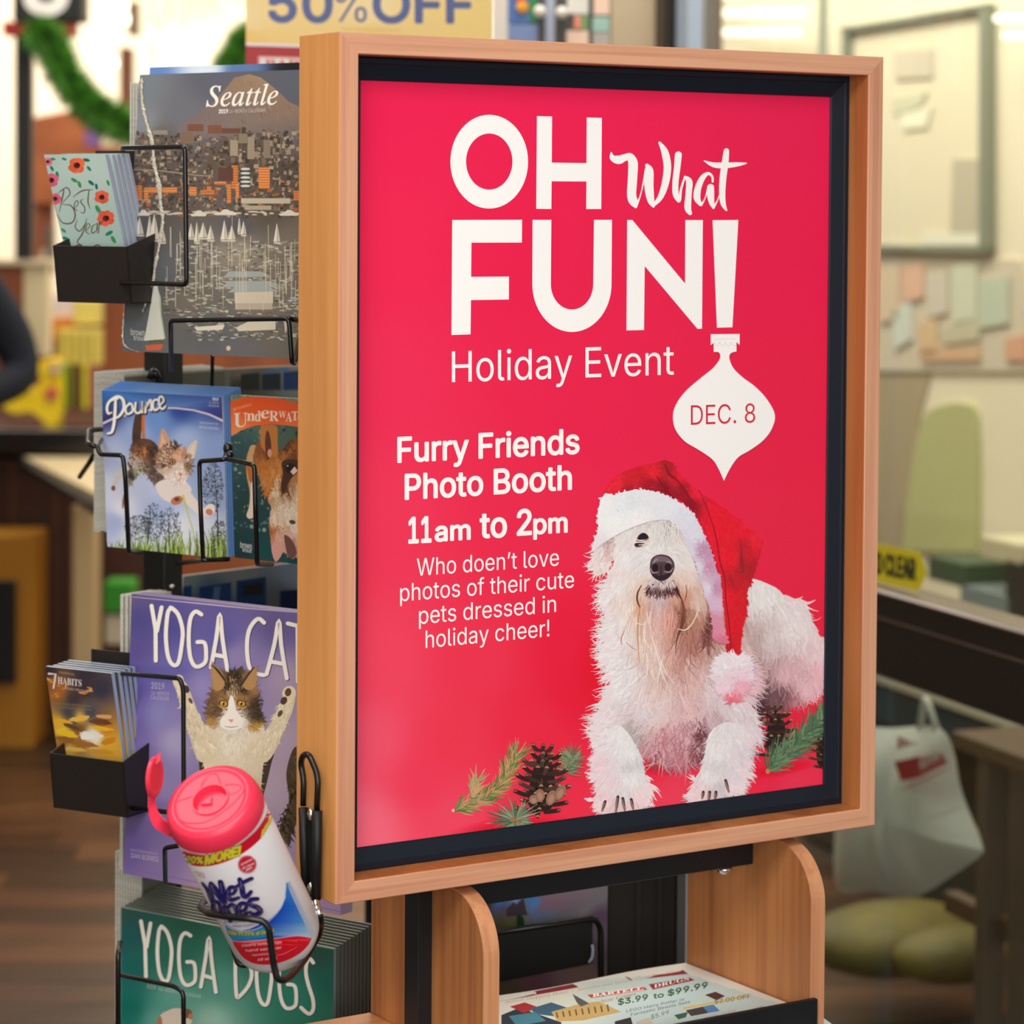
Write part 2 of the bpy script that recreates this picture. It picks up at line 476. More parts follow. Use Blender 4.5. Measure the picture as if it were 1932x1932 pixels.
    def sheet(s, cf, nx=40, ny=40):
        """whole sheet, colours from cf(artboard points)"""
        A, B = np.meshgrid(np.linspace(0, s.w, nx + 1), np.linspace(0, s.h, ny + 1)); st = np.stack([A.ravel(), B.ravel()], 1)
        X = s.P + st[:, :1] * s.U + st[:, 1:] * s.V
        q = (X - CAM) @ RM; px = np.stack([CX + FPX * q[:, 0] / q[:, 1], CY - FPX * q[:, 2] / q[:, 1]], 1)
        F = [(j * (nx + 1) + i, j * (nx + 1) + i + 1, (j + 1) * (nx + 1) + i + 1, (j + 1) * (nx + 1) + i) for j in range(ny) for i in range(nx)]
        s.put(None, F, cf(px), st=st, base=True)
    def text(s, txt, p0, p1, h, col, style='sans', bold=0., skew=0., h2=None, space=1.0, arch=0., outline=None, ow=0.):
        """line of type on the baseline p0-p1 with cap height h (h2 at the right end)"""
        v, t, _ = glyphs(txt, style, space); h2 = h if h2 is None else h2
        p0, p1 = np.array(p0, float), np.array(p1, float); d = p1 - p0; ux = d / np.linalg.norm(d)
        hh = h + (h2 - h) * v[:, 0]
        q = p0 + v[:, :1] * d + np.stack([np.zeros(len(v)), -v[:, 1] * hh], 1) + (v[:, 1] * hh * skew)[:, None] * ux
        if arch: q[:, 1] -= arch * (1 - (2 * v[:, 0] - 1) ** 2)
        if outline is not None:
            for a in np.linspace(0, 2 * np.pi, 10, endpoint=False):
                s.put(q + np.array([math.cos(a), math.sin(a)]) * (ow + bold * h), t, outline)
        if bold:
            for i, a in enumerate(np.linspace(0, 2 * np.pi, 10, endpoint=False)):
                s.put(q + np.array([math.cos(a), math.sin(a)]) * bold * h, t, col)
        s.put(q, t, col)
    def hair(s, n, inside, dirf, colf, length, width, jit=14., cjit=10., spread=0, curl=14., segs=4, rand=None):
        """n tapered strands rooted where inside(points) holds; dirf gives degrees (0 right, 90 down), colf colours"""
        x0, y0, x1, y1 = inside[1]; got = []
        while sum(map(len, got)) < n:
            q = np.stack([x0 + rng.random(n) * (x1 - x0), y0 + rng.random(n) * (y1 - y0)], 1); got.append(q[inpoly(q, inside[0])])
            if sum(map(len, got)) == 0: break
        R = np.vstack(got)[:n]; a = dirf(R)
        ang = np.radians(a + rng.normal(0, jit, n)); L = length * (.55 + .9 * rng.random(n)); cu = np.radians(rng.normal(0, curl, n))
        W = width * (.5 + rng.random(n)); C = np.clip(colf(R) + rng.normal(0, cjit, n)[:, None], 0, 255)
        P = R.copy(); pts = [P]; 
        for k in range(segs):
            P = P + np.stack([np.cos(ang), np.sin(ang)], 1) * (L / segs)[:, None]; ang = ang + cu; pts.append(P)
        pts = np.array(pts)                                     # segs+1, n, 2
        V = []; m = segs + 1
        for k in range(m):
            t = pts[min(k + 1, segs)] - pts[max(k - 1, 0)]; t /= np.linalg.norm(t, axis=1, keepdims=True) + 1e-9
            nn = np.stack([-t[:, 1], t[:, 0]], 1); w = W * (1 - (k / segs) ** 1.5) * .5 + .12
            V.append(pts[k] + nn * w[:, None]); V.append(pts[k] - nn * w[:, None])
        V = np.array(V).transpose(1, 0, 2).reshape(-1, 2)       # n*(2m)
        base = (np.arange(n) * 2 * m)[:, None]
        F = []
        for k in range(segs): F.append(np.concatenate([base + 2 * k, base + 2 * k + 1, base + 2 * k + 3, base + 2 * k + 2], 1))
        F = np.vstack(F); S = s.st(V); S = np.stack([np.clip(S[:, 0], 0, s.w), np.clip(S[:, 1], 0, s.h)], 1)
        B = S.reshape(n, 2 * m, 2); Z = np.repeat([s.level(B[i]) for i in range(n)], 2 * m)
        s.put(None, F.tolist(), np.repeat(C, 2 * m, 0), st=S, lv=Z)
    def build(s, name, material, parent, label=None):
        z = np.concatenate(s.zs).astype(float)
        z = s.lift + z * min(s.step, 1.4e-3 / max(z.max(), 1.))                       # the ink film stays thin
        o = link(name, np.vstack(s.v) + z[:, None] * s.N, s.f, material, parent, ink=np.vstack(s.c))
        if label: o['label'] = label
        return o
def inpoly(q, poly):
    q = np.asarray(q); P = np.asarray(poly, float); r = np.zeros(len(q), bool); j = len(P) - 1
    for i in range(len(P)):
        xi, yi, xj, yj = *P[i], *P[j]
        c = ((yi > q[:, 1]) != (yj > q[:, 1])) & (q[:, 0] < (xj - xi) * (q[:, 1] - yi) / (yj - yi + 1e-12) + xi)
        r ^= c; j = i
    return r
def region(poly, smooth=5):
    P = np.array(catmull(poly, smooth, True)) if smooth else np.array(poly, float)
    return P, (P[:, 0].min(), P[:, 1].min(), P[:, 0].max(), P[:, 1].max())
INK = vcmat('printed_paper', rough=.45, spec=.35)
GLOSS = vcmat('glossy_print', rough=.28, spec=.5, coat=.25)

# ================================================================== the wooden display frame with its poster
FZ = 0.900; FWD, FHT, FD = 0.66, 0.8237, 0.079
WV = wood('cherry_laminate_upright', (224, 168, 134), (198, 136, 106), 'z', freq=170)
WH = wood('cherry_laminate_level', (224, 168, 134), (198, 136, 106), 'x', freq=170)
WS = wood('maple_side_laminate', (224, 158, 92), (205, 138, 76), 'z', freq=90, streak=.6)
WP = wood('panel_laminate', (188, 124, 74), (154, 94, 54), 'z', freq=110)
BLK = mat('black_frame_enamel', (17, 27, 40), rough=.42, spec=.35, bump=.15, bscale=900)
disp = thing('poster_display', 'large cherry wood poster frame with black inner edge on a stand', 'frame', (FWD / 2, .04, FZ))
def rail(P, Q, inw, name, m, depth=FD, t=.02, b=.0009):
    """mitred rail from outer corner P to Q (x,z); inw points to the opening"""
    P, Q, inw = np.array(P, float), np.array(Q, float), np.array(inw, float); d = (Q - P) / np.linalg.norm(Q - P)
    def ring(y, o, i):   # o: inset of outer edge, i: width to the inner edge
        return [(P[0] + (d[0] + inw[0]) * o, y, P[1] + (d[1] + inw[1]) * o), (Q[0] + (-d[0] + inw[0]) * o, y, Q[1] + (-d[1] + inw[1]) * o),
                (Q[0] + (-d[0] + inw[0]) * i, y, Q[1] + (-d[1] + inw[1]) * i), (P[0] + (d[0] + inw[0]) * i, y, P[1] + (d[1] + inw[1]) * i)]
    mb = MB(); v = ring(0, b, t - b) + ring(b, 0, t) + ring(depth, 0, t)
    f = [(0, 1, 2, 3)]
    for k in (0, 4): f += [(k + i, k + (i + 1) % 4, k + 4 + (i + 1) % 4, k + 4 + i) for i in range(4)]
    f.append((11, 10, 9, 8)); mb.add(v, f)
    return mb.obj(name, m, disp)
x0, x1, z0, z1 = 0, FWD, FZ, FZ + FHT
rail((x0, z0), (x0, z1), (1, 0), 'side_rail', WV)
rail((x1, z1), (x1, z0), (-1, 0), 'side_rail', WV)
rail((x0, z1), (x1, z1), (0, -1), 'top_rail', WH)
rail((x1, z0), (x0, z0), (0, 1), 'bottom_rail', WH)
# outer side skin of the left rail has the yellower edge-band
MB().box(-.0008, .00001, .0012, FD, z0 + .0008, z1 - .0008).obj('edge_band', WS, disp)
MB().box(.02, x1 - .02, .0395, FD, z0 + .02, z1 - .02).obj('back_panel', mat('black_board', (18, 19, 22), rough=.6), disp)
WI = wood('inner_edge_laminate', (190, 124, 70), (160, 98, 52), 'z', freq=90, streak=.6)
MB().box(x1 - .0206, x1 - .0199, .0014, .0305, z0 + .0202, z1 - .0202).obj('inner_edge_band', WI, disp)
MB().box(x0 + .0202, x1 - .0208, .0014, .0305, z0 + .0199, z0 + .0206).obj('inner_edge_band', WI, disp)
# black snap frame: stepped outer bead then a slope down to the poster
ix0, ix1, iz0, iz1 = .02, x1 - .02, z0 + .02, z1 - .02
prof = [(0, .0385), (.0, .032), (.0015, .0305), (.006, .0303), (.0072, .0318), (.0215, .0352), (.0225, .0362), (.0225, .0385)]
def snap(P, Q, inw, nm):
    P, Q, inw = np.array(P, float), np.array(Q, float), np.array(inw, float); d = (Q - P) / np.linalg.norm(Q - P); v = []
    for w_, y in prof:
        v += [(P[0] + (d[0] + inw[0]) * w_, y, P[1] + (d[1] + inw[1]) * w_), (Q[0] + (-d[0] + inw[0]) * w_, y, Q[1] + (-d[1] + inw[1]) * w_)]
    n = len(prof); f = [(2 * i, 2 * i + 1, 2 * ((i + 1) % n) + 1, 2 * ((i + 1) % n)) for i in range(n)] + [tuple(range(0, 2 * n, 2)), tuple(range(2 * n - 1, 0, -2))]
    MB().add(v, f).obj(nm, BLK, disp)
for a in (((ix0, iz0), (ix0, iz1), (1, 0)), ((ix1, iz1), (ix1, iz0), (-1, 0)), ((ix0, iz1), (ix1, iz1), (0, -1)), ((ix1, iz0), (ix0, iz0), (0, 1))):
    snap(*a, 'snap_rail')
# ---- poster
PX0, PX1, PZ0, PZ1 = .0425, .6195, FZ + .0408, FZ + .7890
poster = thing('poster', 'red holiday event poster with a white dog in a santa hat', 'poster', ((PX0 + PX1) / 2, .0375, PZ0))
MB().box(PX0 - .004, PX1 + .004, .0375, .039, PZ0 - .004, PZ1 + .004).obj('backing', mat('poster_white', (235, 235, 235), rough=.5), poster)
pa = Art((PX0 - .002, .0374, PZ0 - .002), (1, 0, 0), (0, 0, 1), PX1 - PX0 + .004, PZ1 - PZ0 + .004)
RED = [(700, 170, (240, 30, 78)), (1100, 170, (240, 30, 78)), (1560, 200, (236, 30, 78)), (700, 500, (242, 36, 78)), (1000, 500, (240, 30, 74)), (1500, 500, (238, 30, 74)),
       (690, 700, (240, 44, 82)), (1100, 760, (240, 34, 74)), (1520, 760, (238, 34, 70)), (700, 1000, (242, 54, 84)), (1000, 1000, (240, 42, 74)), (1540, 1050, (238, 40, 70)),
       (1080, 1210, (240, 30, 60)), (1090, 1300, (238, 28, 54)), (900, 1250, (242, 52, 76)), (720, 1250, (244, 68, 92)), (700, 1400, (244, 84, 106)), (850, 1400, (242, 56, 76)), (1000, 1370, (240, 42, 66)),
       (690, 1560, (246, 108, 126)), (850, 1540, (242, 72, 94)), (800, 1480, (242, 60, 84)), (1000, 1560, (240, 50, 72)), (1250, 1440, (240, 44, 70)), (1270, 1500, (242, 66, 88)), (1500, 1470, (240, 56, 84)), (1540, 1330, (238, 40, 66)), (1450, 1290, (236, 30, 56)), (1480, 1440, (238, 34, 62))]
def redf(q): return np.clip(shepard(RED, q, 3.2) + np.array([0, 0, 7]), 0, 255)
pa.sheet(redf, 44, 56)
DOGC = (232, 228, 232)
# soft shadows of the printed photograph
pa.soft(960, 1560, 120, 22, (226, 20, 50), redf, rot=-8); pa.soft(1250, 1448, 60, 16, (226, 16, 44), redf)
pa.soft(1470, 1452, 80, 14, (228, 18, 48), redf, rot=-10); pa.soft(1430, 1325, 120, 18, (225, 24, 50), redf, rot=-8); pa.soft(1120, 1260, 40, 90, (235, 22, 50), redf)

# ---- the dog: haunch, hat tail, body, head, paws, in painter's order
def dirs(c): return lambda q: np.degrees(np.arctan2(*(shepard([(x, y, (math.cos(math.radians(a)), math.sin(math.radians(a)))) for x, y, a in c], q, 3).T[::-1])))
def cols(c): return lambda q: shepard(c, q, 3.4)
hcol = cols([(1400, 1100, (236, 230, 232)), (1440, 1110, (238, 234, 236)), (1500, 1150, (238, 230, 234)), (1545, 1230, (238, 214, 222)), (1450, 1200, (224, 210, 214)), (1425, 1200, (198, 172, 172)),
             (1430, 1260, (190, 150, 156)), (1445, 1300, (110, 76, 84)), (1430, 1320, (70, 44, 52)), (1470, 1310, (120, 84, 92)), (1480, 1270, (222, 180, 190)), (1520, 1290, (234, 190, 202)), (1550, 1250, (240, 190, 204)), (1500, 1180, (238, 230, 234)), (1490, 1325, (190, 120, 134))])
haunch = [(1385, 1110), (1412, 1092), (1440, 1098), (1468, 1112), (1488, 1132), (1514, 1133), (1522, 1160), (1538, 1180), (1545, 1200), (1556, 1205), (1560, 1240), (1548, 1280), (1525, 1302), (1500, 1312), (1470, 1322), (1440, 1330), (1424, 1336), (1405, 1330), (1395, 1240)]
R = region(haunch, 4)
pa.poly(haunch, None, 4, cols=hcol(np.array(catmull(haunch, 4, True))))
pa.hair(3200, R, dirs([(1400, 1120, 100), (1480, 1140, 60), (1540, 1230, 80), (1440, 1250, 95), (1500, 1290, 75), (1440, 1320, 80)]), hcol, 30, 3.6, jit=11, cjit=7)
for x, y, a in ((1486, 1128, -20), (1510, 1134, -60)):
    pa.stroke([(x, y), (x + 14, y + 4), (x + 28, y - 2)], [8, 5, 1], (240, 220, 226))
# fir twig and cones on the right
GR = [(88, 120, 88), (106, 138, 104), (66, 98, 72), (124, 150, 112), (80, 116, 96)]
def cone(cx, cy, sx, sy, rows, seed, rot=0.):
    r = random.Random(seed); c0, s0 = math.cos(rot), math.sin(rot)
    def tr(x, y): return (cx + x * c0 - y * s0, cy + x * s0 + y * c0)
    pa.poly([tr(-sx * .55, sy * .9), tr(-sx * .6, 0), tr(-sx * .25, -sy * .8), tr(sx * .2, -sy * .85), tr(sx * .62, 0), tr(sx * .5, sy * .9)], (46, 30, 28), 4)
    for k in range(rows):
        t = k / (rows - 1); y = -sy + 2 * sy * t; hw = sx * (.35 + .75 * math.sin(min(1, t * 1.15) * math.pi * .62 + .25)); n = 3 + int(3 * math.sin(t * 2.6 + .3))
        for i in range(n):
            u = -1 + 2 * (i + .5 * (k % 2)) / max(1, n - .5) if n > 1 else 0; u = max(-1, min(1, u)); x = u * hw
            out = abs(u); L = sx * .34 * (1 if t > .3 else .8); W = sx * .2
            ang = (-90 if t < .25 else (20 + 50 * t)) * (1 if u >= 0 else -1) if out > .3 else (90 if t > .3 else -90)
            a = math.radians(-20 - 60 * (1 - t) if u > 0 else 200 + 60 * (1 - t)) if out > .35 else math.radians(80 if t > .4 else -80)
            ex, ey = x + math.cos(a) * L, y + math.sin(a) * L * .8
            pa.stroke([tr(x * .35, y + sy * .04), tr(x * .8, y), tr(ex, ey)], [W * .7, W, W * .95], r.choice([(62, 42, 38), (52, 34, 32), (78, 56, 50)]), 4)
            pa.stroke([tr(ex - W * .42, ey + W * .12), tr(ex, ey - W * .12), tr(ex + W * .42, ey + W * .12)], [W * .25, W * .5, W * .25], r.choice([(150, 112, 88), (172, 128, 92), (128, 94, 76), (188, 142, 100)]), 4)
def twig(path, n, L, spread, seed, cset=GR, w=2.2, a0=None, taper=True):
    r = random.Random(seed); Q = catmull(path, 10)
    pa.stroke(path, [4.5] + [3] * (len(path) - 2) + [1.5], (126, 92, 66))
    for _ in range(n):
        i = r.randrange(len(Q) - 1); p = Q[i]; t = Q[i + 1] - Q[i]; th = math.degrees(math.atan2(t[1], t[0])); sd = r.choice((-1, 1))
        a = math.radians(th + sd * r.uniform(*spread)); l = L * r.uniform(.6, 1.1); c = math.radians(-sd * r.uniform(0, 24))
        e1 = (p[0] + math.cos(a) * l * .5, p[1] + math.sin(a) * l * .5); e2 = (e1[0] + math.cos(a + c) * l * .5, e1[1] + math.sin(a + c) * l * .5)
        pa.stroke([p, e1, e2], [w * .8, w, .5], r.choice(cset), 3, cap=False)
twig([(1556, 1392), (1520, 1410), (1488, 1400)], 40, 26, (15, 50), 3, [(64, 84, 64), (90, 110, 84)])
cone(1464, 1380, 30, 44, 7, 5); cone(1556, 1395, 24, 52, 8, 9)
twig([(1449, 1455), (1470, 1430), (1500, 1404), (1530, 1378), (1556, 1350)], 330, 44, (12, 58), 11)
pa.blob(1448, 1455, 4, 5, (196, 140, 96))
# body and chest
body = [(1148, 1090), (1140, 1130), (1150, 1160), (1140, 1205), (1142, 1235), (1150, 1262), (1152, 1290), (1135, 1325), (1128, 1352), (1126, 1385), (1165, 1400), (1215, 1412), (1240, 1430), (1268, 1438), (1300, 1436), (1330, 1428), (1360, 1440), (1405, 1420), (1430, 1385), (1426, 1350), (1415, 1320), (1425, 1290), (1418, 1250), (1400, 1180), (1380, 1100), (1300, 1060), (1200, 1060)]
bcol = cols([(1150, 1110, (242, 236, 240)), (1160, 1180, (240, 234, 238)), (1150, 1240, (242, 236, 240)), (1175, 1290, (240, 237, 240)), (1150, 1350, (240, 228, 234)), (1200, 1250, (236, 230, 234)), (1220, 1330, (228, 220, 226)), (1205, 1380, (190, 182, 184)),
             (1245, 1350, (232, 208, 206)), (1240, 1300, (232, 206, 202)), (1275, 1230, (226, 186, 178)), (1310, 1210, (198, 140, 132)), (1335, 1190, (186, 130, 120)), (1345, 1230, (206, 168, 160)), (1300, 1290, (222, 180, 178)), (1290, 1340, (222, 176, 182)),
             (1250, 1410, (214, 150, 162)), (1290, 1420, (196, 124, 138)), (1240, 1425, (160, 84, 96)), (1320, 1385, (110, 62, 70)), (1322, 1420, (138, 74, 88)), (1300, 1380, (220, 168, 180)), (1345, 1300, (230, 214, 220)), (1370, 1250, (236, 222, 228)), (1380, 1330, (232, 222, 228)), (1400, 1290, (236, 196, 208)), (1350, 1360, (206, 180, 188)), (1410, 1370, (234, 222, 230)), (1262, 1372, (228, 170, 182)), (1228, 1400, (206, 148, 158))])
R = region(body, 4)
pa.poly(body, None, 4, cols=bcol(np.array(catmull(body, 4, True))))
bdir = dirs([(1150, 1120, 150), (1150, 1200, 165), (1150, 1260, 160), (1150, 1330, 140), (1140, 1380, 170), (1200, 1250, 110), (1215, 1340, 125), (1260, 1300, 85), (1260, 1400, 95), (1300, 1350, 75), (1320, 1420, 110), (1350, 1280, 70), (1400, 1200, 60), (1420, 1280, 20), (1410, 1380, 60), (1300, 1200, 90)])
pa.hair(9500, R, bdir, bcol, 26, 2.5, jit=15, cjit=8, curl=11)
pa.hair(260, region([(1210, 1300), (1250, 1290), (1330, 1300), (1345, 1380), (1300, 1420), (1240, 1420), (1215, 1370)], 3), bdir, lambda q: bcol(q) * .72 + np.array([246, 232, 236]) * .28, 46, 3.4, jit=22, cjit=6, curl=22)
pa.hair(110, region([(1225, 1370), (1330, 1350), (1335, 1425), (1235, 1425)], 0), bdir, lambda q: bcol(q) * .8 + np.array([150, 90, 100]) * .2, 30, 2.6, jit=22, cjit=9, curl=22)
# fur tufts breaking the left outline
for x, y, a, L in ((1146, 1108, 185, 18), (1150, 1135, 130, 30), (1145, 1160, 120, 20), (1142, 1202, 190, 14), (1142, 1228, 200, 14), (1143, 1245, 185, 14), (1152, 1278, 170, 16), (1146, 1300, 150, 16), (1140, 1325, 165, 22), (1130, 1352, 150, 24), (1126, 1372, 170, 28), (1124, 1392, 180, 26), (1122, 1400, 195, 20)):
    for k in range(4):
        aa = math.radians(a + rng.normal(0, 10)); l = L * rng.uniform(.6, 1.1); x_, y_ = x + rng.normal(4, 3), y + rng.normal(0, 4)
        pa.stroke([(x_, y_), (x_ + math.cos(aa) * l * .5, y_ + math.sin(aa) * l * .5), (x_ + math.cos(aa + .3) * l, y_ + math.sin(aa + .3) * l)], [7, 4, .8], (242, 228, 234), 4)
# forelegs and paws
def leg(outline, ctrl, d, n, tufts, L=16):
    R = region(outline, 4); c = cols(ctrl); pa.poly(outline, None, 4, cols=c(np.array(catmull(outline, 4, True))))
    pa.hair(n * 2, R, dirs(d), c, L * .9, 2.1, jit=13, cjit=6, curl=9)
    for x, y, a, l in tufts:
        for k in range(5):
            aa = math.radians(a + rng.normal(0, 9)); ll = l * rng.uniform(.6, 1.15); x_, y_ = x + rng.normal(0, 3), y + rng.normal(0, 3)
            pa.stroke([(x_, y_), (x_ + math.cos(aa) * ll * .5, y_ + math.sin(aa) * ll * .5), (x_ + math.cos(aa + .2) * ll, y_ + math.sin(aa + .2) * ll)], [5, 3, .6], (243, 224, 231), 3, cap=False)
leg([(1140, 1380), (1165, 1368), (1182, 1380), (1195, 1400), (1210, 1430), (1214, 1465), (1224, 1488), (1222, 1506), (1205, 1522), (1180, 1530), (1150, 1534), (1130, 1522), (1122, 1510), (1128, 1482), (1118, 1450), (1124, 1420), (1126, 1395)],
    [(1140, 1395, (242, 234, 240)), (1175, 1385, (238, 238, 240)), (1180, 1420, (240, 240, 244)), (1188, 1440, (216, 216, 222)), (1190, 1465, (238, 240, 244)), (1130, 1440, (244, 218, 228)), (1150, 1470, (240, 222, 230)), (1175, 1500, (226, 224, 230)), (1140, 1510, (244, 216, 226)), (1205, 1500, (244, 222, 230)), (1165, 1520, (226, 200, 206)), (1190, 1520, (240, 206, 214))],
    [(1140, 1400, 160), (1180, 1420, 80), (1130, 1450, 160), (1190, 1460, 75), (1150, 1500, 120), (1180, 1510, 90), (1210, 1500, 50)], 1500,
    [(1128, 1398, 190, 22), (1122, 1430, 175, 16), (1122, 1465, 165, 20), (1122, 1508, 160, 16), (1126, 1520, 130, 12), (1215, 1492, 35, 26), (1212, 1515, 5, 22), (1216, 1465, 20, 14), (1222, 1480, 40, 28)])
leg([(1345, 1375), (1372, 1362), (1400, 1372), (1412, 1400), (1412, 1440), (1404, 1462), (1402, 1478), (1392, 1492), (1370, 1498), (1350, 1504), (1330, 1512), (1315, 1516), (1304, 1512), (1300, 1495), (1312, 1470), (1322, 1450), (1330, 1420), (1336, 1392)],
    [(1350, 1390, (240, 234, 238)), (1385, 1385, (238, 232, 238)), (1400, 1420, (234, 222, 234)), (1350, 1420, (242, 240, 244)), (1350, 1440, (222, 218, 224)), (1340, 1465, (240, 238, 242)), (1385, 1460, (236, 226, 238)), (1320, 1490, (244, 222, 230)), (1352, 1485, (214, 206, 214)), (1385, 1485, (242, 228, 236)), (1335, 1500, (236, 206, 214))],
    [(1350, 1400, 110), (1400, 1410, 60), (1340, 1450, 110), (1390, 1460, 50), (1310, 1495, 135), (1345, 1490, 95), (1390, 1485, 40)], 1300,
    [(1408, 1440, 30, 18), (1404, 1460, 20, 24), (1396, 1456, 8, 30), (1302, 1500, 170, 14), (1312, 1470, 190, 16), (1388, 1492, 20, 16), (1410, 1400, 20, 20)])
for c in ((1141, 1512, 1135, 1530), (1165, 1503, 1161, 1532), (1174, 1506, 1178, 1529), (1190, 1508, 1194, 1527), (1326, 1494, 1324, 1506), (1338, 1494, 1336, 1512), (1350, 1494, 1348, 1508), (1368, 1472, 1374, 1494)):
    pa.stroke([(c[0], c[1]), ((c[0] + c[2]) / 2, (c[1] + c[3]) / 2), (c[2], c[3])], [5.5, 6, 3.5], (70, 52, 50), 4, col2=(156, 122, 108))
    pa.stroke([(c[0] - 1, c[1] + 2), (c[2] - 1, c[3] - 5)], [1.3, 1.3], (170, 150, 156), 2)
# neck ruff right of the beard, dark ear
pa.poly([(1322, 1120), (1334, 1150), (1345, 1172), (1343, 1200), (1330, 1215), (1310, 1190), (1305, 1140)], (150, 92, 84), 4)
pa.hair(160, region([(1322, 1120), (1334, 1150), (1345, 1172), (1343, 1205), (1315, 1215), (1305, 1150)], 2), lambda q: np.full(len(q), 95.), cols([(1320, 1140, (160, 100, 92)), (1335, 1180, (126, 74, 70)), (1310, 1180, (206, 150, 146))]), 26, 3, cjit=12)
# head
head = [(1165, 995), (1180, 985), (1220, 975), (1262, 980), (1285, 1000), (1300, 1040), (1312, 1075), (1325, 1110), (1330, 1150), (1318, 1185), (1300, 1215), (1275, 1240), (1240, 1262), (1212, 1245), (1190, 1225), (1170, 1195), (1160, 1150), (1156, 1105), (1160, 1050)]
hc = cols([(1185, 1005, (236, 230, 232)), (1240, 985, (222, 214, 212)), (1255, 995, (196, 186, 182)), (1225, 1010, (238, 232, 230)), (1262, 1030, (240, 234, 232)), (1180, 1050, (244, 240, 242)), (1170, 1100, (244, 238, 240)), (1208, 1060, (236, 232, 236)), (1245, 1030, (242, 240, 244)), (1225, 1040, (240, 238, 242)), (1270, 1050, (238, 234, 236)),
           (1190, 1090, (240, 226, 222)), (1215, 1110, (236, 208, 192)), (1290, 1090, (236, 216, 206)), (1305, 1060, (238, 232, 230)), (1278, 1110, (222, 168, 148)), (1292, 1125, (214, 150, 132)), (1310, 1130, (228, 200, 190)), (1190, 1140, (242, 230, 226)), (1203, 1140, (226, 176, 148)), (1170, 1170, (242, 234, 236)),
           (1240, 1128, (214, 190, 198)), (1235, 1150, (228, 190, 186)), (1265, 1160, (226, 164, 150)), (1285, 1150, (150, 92, 74)), (1288, 1175, (140, 84, 66)), (1300, 1170, (196, 140, 122)), (1240, 1180, (232, 192, 184)), (1210, 1190, (236, 214, 204)), (1270, 1210, (222, 174, 166)), (1300, 1205, (190, 132, 128)), (1230, 1230, (236, 212, 206)), (1190, 1200, (242, 232, 232))])
hdir = dirs([(1180, 1010, 110), (1165, 1060, 105), (1165, 1150, 100), (1225, 1000, 100), (1250, 1000, 95), (1245, 1030, -80), (1228, 1035, -110), (1215, 1050, 130), (1190, 1080, 110), (1270, 1045, 40), (1295, 1080, 65), (1310, 1120, 85), (1205, 1110, 112), (1285, 1120, 75), (1240, 1140, 92), (1240, 1200, 88), (1290, 1180, 98), (1200, 1180, 88), (1270, 1220, 100)])
R = region(head, 4)
pa.poly(head, None, 4, cols=hc(np.array(catmull(head, 4, True))))
# ear below the hat brim
ear = [(1122, 1030), (1140, 1010), (1170, 995), (1178, 1010), (1160, 1040), (1150, 1062), (1140, 1072), (1128, 1074), (1118, 1058)]
ec = cols([(1130, 1035, (238, 224, 230)), (1135, 1060, (242, 230, 228)), (1160, 1015, (196, 160, 156)), (1150, 1040, (226, 196, 196)), (1170, 1000, (190, 150, 146))])
pa.poly(ear, None, 4, cols=ec(np.array(catmull(ear, 4, True)))); pa.hair(320, region(ear, 3), lambda q: np.full(len(q), 118.), ec, 22, 3, cjit=9)
for x, y, a, L in ((1118, 1058, 130, 18), (1122, 1066, 100, 14), (1150, 1062, 120, 26), (1156, 1072, 125, 22), (1120, 1045, 170, 8), (1158, 1090, 170, 16), (1154, 1100, 190, 14)):
    for k in range(4):
        aa = math.radians(a + rng.normal(0, 8)); l = L * rng.uniform(.7, 1.1); pa.stroke([(x, y), (x + math.cos(aa) * l * .5, y + math.sin(aa) * l * .5), (x + math.cos(aa) * l, y + math.sin(aa) * l)], [6, 4, .7], (243, 226, 230), 3)
pa.hair(6500, R, hdir, hc, 22, 2.0, jit=8, cjit=6, curl=8)
pa.hair(500, region([(1195, 1140), (1300, 1140), (1310, 1190), (1260, 1260), (1215, 1240)], 2), hdir, hc, 52, 2.2, jit=9, cjit=12, curl=8)
